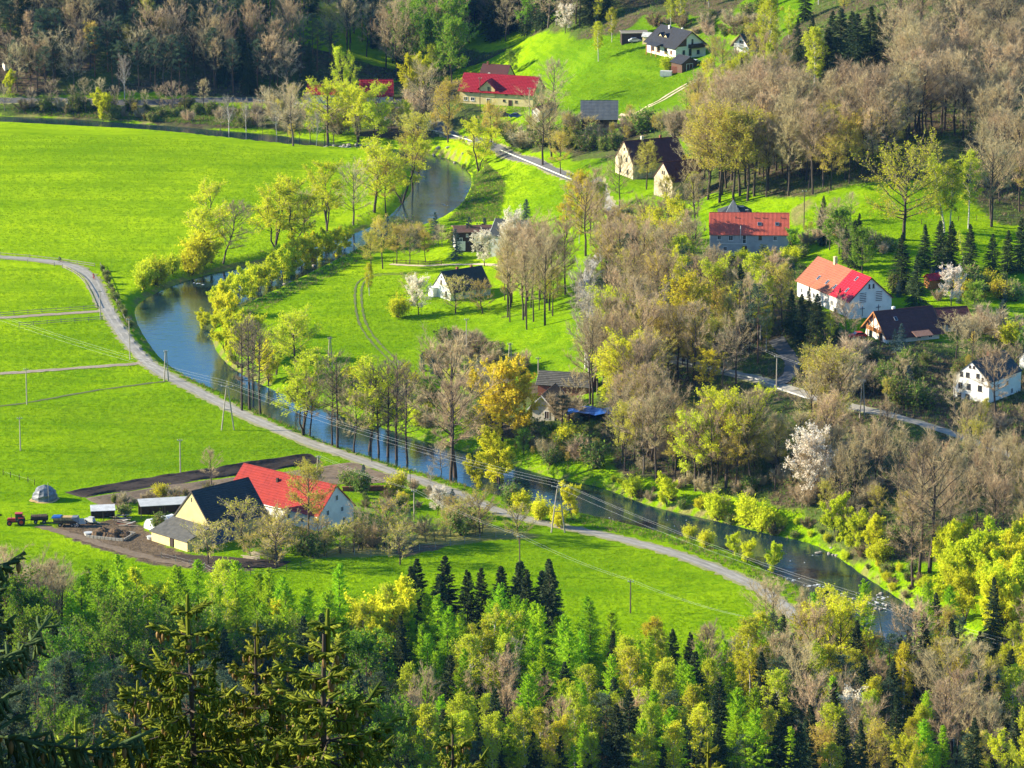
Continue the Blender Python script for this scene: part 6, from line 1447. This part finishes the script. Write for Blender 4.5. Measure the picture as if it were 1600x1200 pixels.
stand(11,[(925,545),(985,545),(1050,575),(1190,610),(1258,640),(1330,690),(1240,770),(1090,775),(1000,752),(940,712),(920,660)],92,[('bare',4),('bare_tall',5),('bud',7),('greybare',2),('willow',1)],(15,21),'# on the river slope','slope between village road and dark river',3.2,jitter=1.05)
stand(12,[(1320,700),(1450,690),(1640,730),(1640,890),(1500,850),(1460,870),(1390,850),(1300,815),(1230,790)],60,[('brush',7),('bud',3),('greybare',3),('spruce',1)],(9,15),'# on the dark slope','dark slope below the village road',3.6)
stand(13,[(1190,455),(1245,500),(1330,545),(1400,560),(1500,565),(1500,640),(1400,640),(1260,600)],44,[('bshrub',4),('shrub',5),('bud',2),('greybare',2),('bspruce',1)],(3,8),'# in the roadside thicket','thicket below the timber gable',2.4)
stand(14,[(1500,510),(1560,520),(1640,560),(1640,690),(1570,680),(1500,640)],24,[('bshrub',3),('shrub',2),('bare',2),('bud',2)],(4,9),'# by the right edge','around the white gable house',2.6)
stand(15,[(900,345),(960,322),(1040,330),(1090,320),(1090,345),(960,360),(930,400)],22,[('bud',4),('bare',3),('birch',1),('maple',1)],(9,15),'# above the road bend','between old annex and village road',3.4)
stand(16,[(880,205),(960,200),(1060,200),(1080,150),(1150,140),(1120,220),(1000,212),(960,240),(890,240)],64,[('bud',4),('greybare',3),('bshrub',3),('shrub',3),('fruit',2)],(3,10),'# in the hill gardens','gardens by the sheet roofed shed',2.3)
stand(17,[(700,215),(760,190),(850,200),(880,240),(790,232),(740,215)],22,[('shrub',3),('bud',3),('bshrub',2),('greybare',2),('fruit',2)],(3,9),'# on the road verge','road verge below the ochre house',3)
stand(18,[(400,202),(480,206),(600,222),(700,228),(700,196),(600,178),(480,172),(400,168)],30,[('willow',2),('bud',4),('greybare',3),('bshrub',2),('palebare',1)],(7,12),'# on the far bank','wooded bank below the far road',3.4)
stand(19,[(20,178),(300,196),(400,204),(400,168),(200,168),(20,164)],46,[('shrub',6),('bshrub',4),('bud',2),('dshrub',1),('greybare',1)],(2,5.5),'# below the far road','bank under the far road',2.2)
stand(31,[(330,212),(480,228),(560,232),(560,226),(400,206),(330,203)],22,[('bare_tall',4),('greybare',3),('palebare',2),('bud',1)],(7,12),'# at the far water','trees at the far river',2.4)
stand(32,[(-20,172),(330,172),(330,178),(-20,176)],14,[('bare_tall',3),('greybare',3),('bud',2)],(8,14),'# by the far road','far road bank at the left',4)
stand(33,[(1250,352),(1330,348),(1365,420),(1330,440),(1280,385)],14,[('spruce',4),('greybare',3),('bud',2),('green',1)],(7,10),'# in the hedge','hedge behind the long white house',2.6,clear=False)
stand(20,[(610,395),(700,392),(800,398),(800,372),(700,380),(640,360),(600,378)],26,[('bud',3),('shrub',3),('greybare',2),('bspruce',1),('fruit',3)],(3,8),'# in the riverside garden','garden of the timber house',2.6)
stand(21,[(700,520),(745,525),(800,560),(900,600),(850,590),(745,600),(660,590),(650,575)],34,[('bshrub',5),('dshrub',4),('shrub',3),('bud',1)],(2,5),'# in the dry scrub','dry scrub below the cottage meadow',2.0)
stand(22,[(540,640),(640,668),(740,690),(780,660),(760,610),(660,610),(560,612),(480,615)],40,[('bud',2),('wshrub',3),('shrub',4),('bshrub',3),('willow',1)],(2.5,8),'# on the inner bank','inner bank behind the alders',2.6)
stand(23,[(820,668),(930,650),(940,735),(870,730),(800,705)],30,[('shrub',5),('green',2),('bud',2),('bshrub',2)],(3,8),'# in the bank thicket','thicket below the shingle cottage',2.4)
stand(24,[(360,865),(470,850),(560,848),(660,830),(740,818),(760,835),(640,858),(520,866),(420,885)],44,[('fruit',6),('shrub',2),('bshrub',2),('greybare',1)],(2.5,6),'# in the farm orchard','farm orchard',2.2,clear=False)
stand(25,[(540,775),(640,760),(720,778),(700,800),(600,800),(560,800)],12,[('shrub',3),('bshrub',3),('dshrub',2)],(1.5,3.5),'# by the farm lawn','farm lawn',2.2)
stand(26,[(170,782),(330,768),(300,790),(190,800)],14,[('dshrub',4),('bshrub',3),('shrub',1)],(1.5,3),'# by the ploughed field','scrub behind the long shed',2)
stand(27,[(930,765),(1010,795),(1130,818),(1240,845),(1330,884),(1420,945),(1470,965),(1440,900),(1330,850),(1240,815),(1100,785),(960,752)],56,[('wshrub',6),('shrub',4),('dshrub',3),('bshrub',2)],(1.2,3.2),'# along the dark river','far bank of the dark river',2)
stand(28,[(1180,715),(1330,705),(1390,800),(1420,860),(1330,830),(1230,780)],34,[('bshrub',5),('shrub',4),('greybare',2)],(2,6),'# in the cherry undergrowth','undergrowth around the cherry',2.4)
stand(29,[(950,690),(1200,700),(1250,780),(1100,775),(1000,750)],40,[('bshrub',5),('shrub',4),('dshrub',2)],(2,5),'# under the slope trees','shrubs under the river slope trees',2.2)
# the near wood at the foot of the picture
stand(40,[(-20,1010),(90,1000),(110,1040),(-20,1060)],22,[('bare_tall',4),('bare',3)],(14,18),'# at the lower left','bare thicket at the lower left',3,clear=False)
stand(41,[(110,1020),(330,1020),(560,1040),(660,1060),(900,1070),(1010,1100),(900,1140),(560,1110),(300,1080),(110,1070)],78,[('larch',9),('birch',1),('wgreen',1)],(15,21),'# edging the near wood','upper edge of the near wood',3.4,clear=False)
stand(42,[(630,1020),(870,1024),(870,1050),(640,1052)],15,[('spruce',1)],(17,21),'# in the meadow clump','dark clump in the near meadow',3.2,clear=False,jitter=1.1)
stand(43,[(90,1070),(300,1090),(620,1120),(660,1180),(660,1335),(-30,1335),(-30,1050)],112,[('spruce',5),('pine',4),('green',1)],(14,20),'# in the left near wood','left part of the near wood',3.4,clear=False)
stand(44,[(620,1110),(900,1140),(1200,1120),(1250,1335),(660,1335)],108,[('flarch',6),('fbirch',7),('ybirch',1),('bare_tall',2),('spruce',5),('larch',2)],(14,20),'# in the near wood','middle of the near wood',3.7,clear=False)
stand(45,[(1000,1090),(1180,1060),(1250,1070),(1250,1120),(1000,1140)],24,[('ybirch',2),('birch',3),('larch',2),('bare_tall',1),('spruce',1)],(11,16),'# at the meadow corner','meadow corner of the near wood',3,clear=False)
stand(47,[(1470,900),(1640,870),(1640,1010),(1500,1000)],22,[('wgreen',1)],(8,13),'# at the right bank','right bank willows',3.4,clear=False)
stand(46,[(1180,1060),(1260,1030),(1400,1070),(1520,1030),(1660,1000),(1660,1335),(1250,1335)],112,[('bare',2),('spruce',8),('bare_tall',4),('fbirch',4),('flarch',4),('bud',3),('pine',2),('ybirch',2),('willow',1)],(13,19),'# in the right near wood','right part of the near wood',3.8,clear=False)
stand(48,[(520,1160),(1300,1150),(1300,1335),(520,1335)],46,[('spruce',5),('pine',2)],(11,16),'# low in the near wood','lower edge of the near wood',3.2,clear=False)
# ---------------------------------------------------------------- near spruce tops
def hero(seed, H, mats, reach=.50, depth=6.0, dens=1.0):
    "spruce seen from close by: real shoots on the top `depth` metres, coarser below; returns trunk, shoots, cones"
    rng = np.random.RandomState(seed); tk, sh, cn = TB(), TB(), TB()
    t = np.linspace(0,1,10); tk.tube(np.c_[.05*np.sin(t*9), .05*np.cos(t*7), t*H-.2], .17*(1.02-t)**.85+.012, 8, 0)
    SA, SB, SR = [], [], []
    def shoot(a, b, r): SA.append(a); SB.append(b); SR.append(r)
    shoot(np.array([0,0,H-.45]), np.array([0,0,H+.12]), .038); z = H-.12; C = []
    while z > H-depth:
        d = H-z; n = rng.randint(4,7) if d > .3 else 4; a0 = rng.uniform(0,6.28)
        for k in range(n):
            az = a0+k*6.283/n+rng.normal(0,.22); L = (reach*d**.86+.10)*rng.uniform(.5,1.25); e = .62-.36*min(d,4.0)+rng.normal(0,.1)
            u = np.linspace(0,1,7); h = np.array([math.cos(az),math.sin(az),0]); sd = np.array([-h[1],h[0],0])
            P = h*(L*u)[:,None]+np.c_[np.zeros((7,2)), z+L*e*u*.55-L*.22*u**2*min(d,2)+L*.42*u**4*min(1,d)]
            tk.tube(P, np.linspace(.012+.003*d,.006,7), 4, 0); shoot(P[5], P[6]+(P[6]-P[5])*.4, .026)
            m = int((8+L*36)*dens)
            for q in range(m):
                uu = .16+.82*(q+rng.rand())/m; b = np.array([np.interp(uu,u,P[:,i]) for i in range(3)]); s = 1 if q%2 else -1
                l = (.08+.19*L*(1-uu*.75))*rng.uniform(.6,1.2); hang = rng.rand() < .6*min(1,d/1.4)
                v = unit(h*.75+sd*s*rng.uniform(.4,.9)+np.array([0,0,rng.uniform(-.1,.35)])) if not hang else unit(h*.25+sd*s*.25+np.array([0,0,-1.0])); shoot(b, b+v*l, rng.uniform(.018,.026))
                if hang or l > .14:
                    for _ in range(2):
                        f = rng.uniform(.3,.9); w = unit(v+rng.normal(0,.55,3)); shoot(b+v*l*f, b+v*l*f+w*l*.5, .02)
                if d < 3.6 and d > .25 and rng.rand() < .10: C.append(b+v*l*.3)
        z -= rng.uniform(.20,.34)
    A, B, r = np.array(SA), np.array(SB), np.array(SR); dv = B-A; ln = np.linalg.norm(dv,axis=1); ax = dv/ln[:,None]
    p1 = unit(np.cross(ax, rng.normal(size=ax.shape))); p2 = np.cross(ax,p1)
    # shoot core: four-sided spindle; needles: blades all round
    ring = []
    for f, rr in ((.0,.65),(.5,.8),(.96,.5)): ring.append([A+dv*f+(p1*math.cos(q*1.5708)+p2*math.sin(q*1.5708))*(r*rr)[:,None] for q in range(4)])
    n = len(A); V = np.concatenate([np.concatenate(x) for x in ring]+[B]); T = []; i = np.arange(n)
    for a in range(2):
        for q in range(4):
            q2 = (q+1)%4; f = lambda ri, qq: ri*4*n+qq*n+i
            T += [np.c_[f(a,q),f(a,q2),f(a+1,q2)], np.c_[f(a,q),f(a+1,q2),f(a+1,q)]]
    for q in range(4): T.append(np.c_[8*n+q*n+i, 8*n+((q+1)%4)*n+i, 12*n+i])
    sh.put(V, np.concatenate(T), 0)
    for _ in range(6):
        f = rng.rand(n)[:,None]; an = rng.uniform(0,6.28,(n,1)); o = p1*np.cos(an)+p2*np.sin(an)
        sh.blades(A+dv*f, (o*.8+ax*.75)*(r*1.5)[:,None], .016, rng, 0)
    # coarser lower crown
    zz = np.arange(H*.12, H-depth, .4); zz = np.repeat(zz,7)+rng.uniform(-.2,.2,len(zz)*7); az = rng.uniform(0,6.28,len(zz)); L = (reach*(H-zz)**.86).clip(0,3.2)
    h = np.c_[np.cos(az),np.sin(az),np.zeros(len(zz))]; b = np.c_[np.zeros((len(zz),2)),zz]
    sh.blades(b, h*L[:,None]+np.array([0,0,-.35]), .12, rng, 0)
    for k in range(9):
        f = .15+.85*(k+rng.rand(len(zz)))/9; q = b+h*(L*f)[:,None]+np.c_[np.zeros((len(zz),2)),-.35*f]
        sh.blades(q, unit(h*.5+rng.normal(0,.6,h.shape)+np.array([0,0,-.5]))*.6, .2, rng, 0)
    if not C: C = [np.array([.1,0,H-1.0])]
    C = np.array(C); m = len(C); l = rng.uniform(.09,.14,m); an = np.arange(5)*1.2566; lev = []
    for f, rr in ((0,.3),(.3,1),(.75,.85),(1,.25)): lev.append(np.stack([C+np.c_[.023*rr*np.cos(q)*np.ones(m), .023*rr*np.sin(q)*np.ones(m), -l*f-.03] for q in an],1))
    V = np.stack(lev,1).reshape(-1,3); T = []; bs = np.arange(m)*20
    for a in range(3):
        for q in range(5): q2 = (q+1)%5; T += [np.c_[bs+a*5+q,bs+a*5+q2,bs+a*5+5+q2],np.c_[bs+a*5+q,bs+a*5+5+q2,bs+a*5+5+q]]
    cn.put(V, np.concatenate(T), 0)
    return tk.mesh('trunk',[mats[0]]), sh.mesh('shoots',[mats[1]]), cn.mesh('cones',[mats[2]])
HERO = [hero(61,20,m_('bark','needle_near','cone')), hero(62,20,m_('bark','needle_near','cone'),.44)]
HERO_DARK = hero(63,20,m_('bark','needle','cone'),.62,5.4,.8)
def near_spruce(px, py, Y, label, proto, rz, s=1.0, wide=1.0):
    d = ray(px,py); k = Y/d[1]; top = np.array([d[0]*k, Y, H_CAM+d[2]*k]); g = float(height(top[0],top[1])); h = top[2]-g
    o = empty('near_spruce', (top[0],top[1],top[2]-20.12*s), rz, label, 'spruce'); o.scale = (s*wide,s*wide,s)
    for me, nm in zip(proto,('trunk','shoots','cones')):
        c = link(D.objects.new(nm,me)); c.parent = o
        if nm != 'trunk': c['kind'] = 'stuff'
    return o
near_spruce(293,928,58,'tall near spruce with a slender cone laden top, left of the foreground',HERO[0],.3,1.15,1.12)
near_spruce(402,968,61,'near spruce top with reddish cones just right of the slender one',HERO[1],1.4)
near_spruce(512,950,56,'broad near spruce with a bare leading shoot in the lower middle',HERO[1],2.6,1.15,1.25)
near_spruce(706,1118,64,'low near spruce top right of the broad one',HERO[0],4.0,.95)
near_spruce(1107,1158,78,'small near spruce tip with an orange leader in the lower middle right',HERO[1],5.0)
near_spruce(215,1062,72,'near spruce top low left of the slender one',HERO[1],2.2,1.0,1.2)
near_spruce(348,1066,74,'near spruce top between the slender and the reddish one',HERO[0],5.1,1.0,1.2)
near_spruce(452,1090,70,'near spruce top low left of the broad one',HERO[0],1.1,1.0,1.2)
near_spruce(118,1120,62,'near spruce tip low beside the dark boughs',HERO[1],3.9,1.0,1.2)
near_spruce(590,1165,60,'near spruce tip at the bottom edge left of the low top',HERO[0],.9,.9)
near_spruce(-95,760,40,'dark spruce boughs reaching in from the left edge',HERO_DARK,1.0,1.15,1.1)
# ---------------------------------------------------------------- rough grass, bank herbs, leaf litter
def AREA(p):
    w = wpoly(p); x, y = w[:,0], w[:,1]; return abs((x*np.roll(y,-1)-y*np.roll(x,-1)).sum())*.5
def tufts(name, polys, n, mat, size, seed, dens=None, avoid=True, label=None):
    rng = np.random.RandomState(seed); X = []
    for p in polys:
        w = wpoly(p); lo, hi = w.min(0), w.max(0); k = int(n*AREA(p)/sum(AREA(o_) for o_ in polys)); q = rng.uniform(lo,hi,(k*3,2)); q = q[inside(w,q[:,0],q[:,1])][:k]; X.append(q)
    q = np.concatenate(X); 
    gi = np.clip(np.searchsorted(GX,q[:,0]),0,len(GX)-1); gj = np.clip(np.searchsorted(GY,q[:,1]),0,len(GY)-1); q = q[TSD[gi,gj] > .5]
    for L_, w_ in ROAD_LINES: q = q[seg_dist(L_[::4],q[:,0],q[:,1]) > w_/2+.3]
    z = height(q[:,0],q[:,1]); B = np.repeat(np.c_[q,z-.05],5,0); m = len(B); tb = TB()
    s = np.repeat(rng.uniform(.5,1.4,len(q)),5)*size
    tb.blades(B+np.c_[rng.normal(0,.25*size,(m,2)),np.zeros(m)], unit(np.c_[rng.normal(0,.55,(m,2)),np.ones(m)])*s[:,None], .12*size+.05, rng, 0)
    o = link(D.objects.new(name, tb.mesh(name,[mat]))); o['kind'] = 'stuff'
BANKS = [[(205,500),(330,595),(480,672),(700,746),(735,760),(725,768),(480,684),(300,604),(195,505)], [(210,470),(300,430),(420,402),(560,352),(640,300),(620,300),(540,350),(400,395),(290,420),(200,468)], [(890,800),(1060,838),(1200,895),(1330,965),(1290,965),(1180,905),(1050,850),(890,815)], [(815,728),(960,762),(1120,812),(1290,856),(1440,955),(1500,960),(1400,890),(1300,838),(1100,790),(950,740),(830,712)], [(20,176),(200,186),(400,200),(400,180),(200,168),(20,166)], [(690,240),(740,270),(730,310),(700,345),(780,345),(790,290),(760,250)], [(640,345),(540,400),(400,470),(345,500),(370,505),(480,450),(560,410),(650,365)]]
M['bankgrass'] = leaf('bank_grass', (.14,.27,.02), (.09,.19,.016), .3, .05)
M['bankdry'] = leaf('bank_dry_grass', (.36,.28,.13), (.22,.19,.06), .3, .05)
tufts('bank_grass', BANKS, 16000, M['bankgrass'], .75, 71); tufts('dry_bank_grass', BANKS, 9000, M['bankdry'], .7, 72)
MEADOWS = [[(830,205),(860,90),(920,50),(1010,60),(1095,118),(985,180)],[(740,300),(800,250),(900,300),(880,330),(760,345)],[(1250,340),(1400,320),(1400,380),(1300,390)],[(-40,210),(250,215),(560,245),(600,300),(420,395),(230,450),(150,415),(-40,395)],[(-40,412),(110,425),(150,480),(-40,490)],[(-40,505),(170,500),(230,570),(-40,640)],[(-40,645),(280,605),(480,700),(100,765),(-40,790)],[(-40,830),(150,870),(330,900),(560,875),(800,850),(1000,860),(1200,950),(1160,1060),(700,1030),(320,1010),(-40,990)],[(370,490),(560,420),(640,430),(720,500),(700,570),(560,600),(480,590),(400,540)]]
M['meadowgrass'] = leaf('meadow_tuft', (.24,.42,.004), (.13,.29,.003), .4, .02)
tufts('meadow_grass', MEADOWS, 76000, M['meadowgrass'], .38, 75)
WOODS = [Z_WOOD[1],Z_WOOD[2],Z_WOOD[2],Z_WOOD[3],Z_WOOD[0]]
tufts('undergrowth', WOODS, 22000, M['shrub'], .9, 73); tufts('dead_undergrowth', WOODS, 20000, M['dryweed'], .8, 74)
# ---------------------------------------------------------------- rapids: foam patches and stones
def flecks(name, spots, mat, z, seed):
    rg = random.Random(seed); b = MB()
    for px, py, n, sx, sy, r in spots:
        c = on_plane(px,py,WATER)
        for _ in range(n):
            x, y = c[0]+rg.gauss(0,sx), c[1]+rg.gauss(0,sy); k = rg.randint(6,9); a0 = rg.random()*6; w = rg.uniform(.4,1.2)*r
            b.add([(x+w*1.5*rg.uniform(.5,1.2)*math.cos(a0+6.283*i/k), y+w*rg.uniform(.5,1.2)*math.sin(a0+6.283*i/k), WATER+z+.02*rg.random()) for i in range(k)]+[(x,y,WATER+z+.09)], [(i,(i+1)%k,k) for i in range(k)])
    o = b.build(name, M[mat]); o['kind'] = 'stuff'
flecks('river_foam',[(548,233,26,4,2.2,.5),(515,230,16,3,1.5,.5),(1277,915,7,1.6,.8,.35),(1310,930,5,2,.8,.3),(1340,940,9,2.5,.9,.32),(1365,944,12,2.5,1,.38),(1385,934,6,2,.8,.4),(1235,870,8,2,2,.2),(1240,905,5,2,1,.25),(1400,955,6,2.5,1,.3),(690,320,4,1.2,.6,.3),(302,443,5,1,.6,.3),(85,196,8,2,1,.5),(1180,850,6,8,2,.15),(1000,815,6,8,2,.15)],'foam',.03,81)
rg = random.Random(9)
for px, py, n, sp, sz in ((565,229,9,4,.8),(530,228,6,3,.7),(1300,866,8,3,.5),(1345,938,8,4,.5),(1380,946,8,4,.5),(600,234,6,4,.8),(676,243,8,5,.7),(720,254,6,3,.6),(470,420,10,6,.5),(430,448,8,5,.5)):
    for _ in range(n):
        c = on_plane(px,py,WATER); x, y = c[0]+rg.gauss(0,sp), c[1]+rg.gauss(0,sp*.5); s = sz*rg.uniform(.5,1.3); b = MB(); b.ball((0,0,0),(s,s*.8,s*.6),7,5,rg.random(),.4)
        o = b.build('river_stone', M['stone'], None, (x,y,max(WATER,float(height(x,y)))+s*.1)); o.rotation_euler = (0,0,rg.random()*6); tag(o,'pale rounded stone lying in or beside the river','stone','stones along the river')
# sand slope and bank scar as part of the terrain need nothing more
# ---------------------------------------------------------------- haze
def haze():
    m = D.materials.new('haze'); m.use_nodes = True; t = m.node_tree; t.nodes.remove(t.nodes['Principled BSDF'])
    v = t.nodes.new('ShaderNodeVolumePrincipled'); v.inputs['Color'].default_value = (.16,.46,1.0,1); v.inputs['Density'].default_value = HAZE_D; v.inputs['Anisotropy'].default_value = 0.0
    t.links.new(v.outputs[0], t.nodes['Material Output'].inputs['Volume'])
    x0,x1,y0,y1 = GX[0]-20,GX[-1]+20,GY[0]-20,GY[-1]+20; z0,z1 = float(TZ.min())-1.5, max(float(TZ.max())+6,262.0)
    b = MB(); b.box(((x0+x1)/2,(y0+y1)/2,(z0+z1)/2),(x1-x0,y1-y0,z1-z0)); o = b.build('haze', m); o['kind'] = 'stuff'
HAZE_D = 0.000016
if HAZE_D: haze()
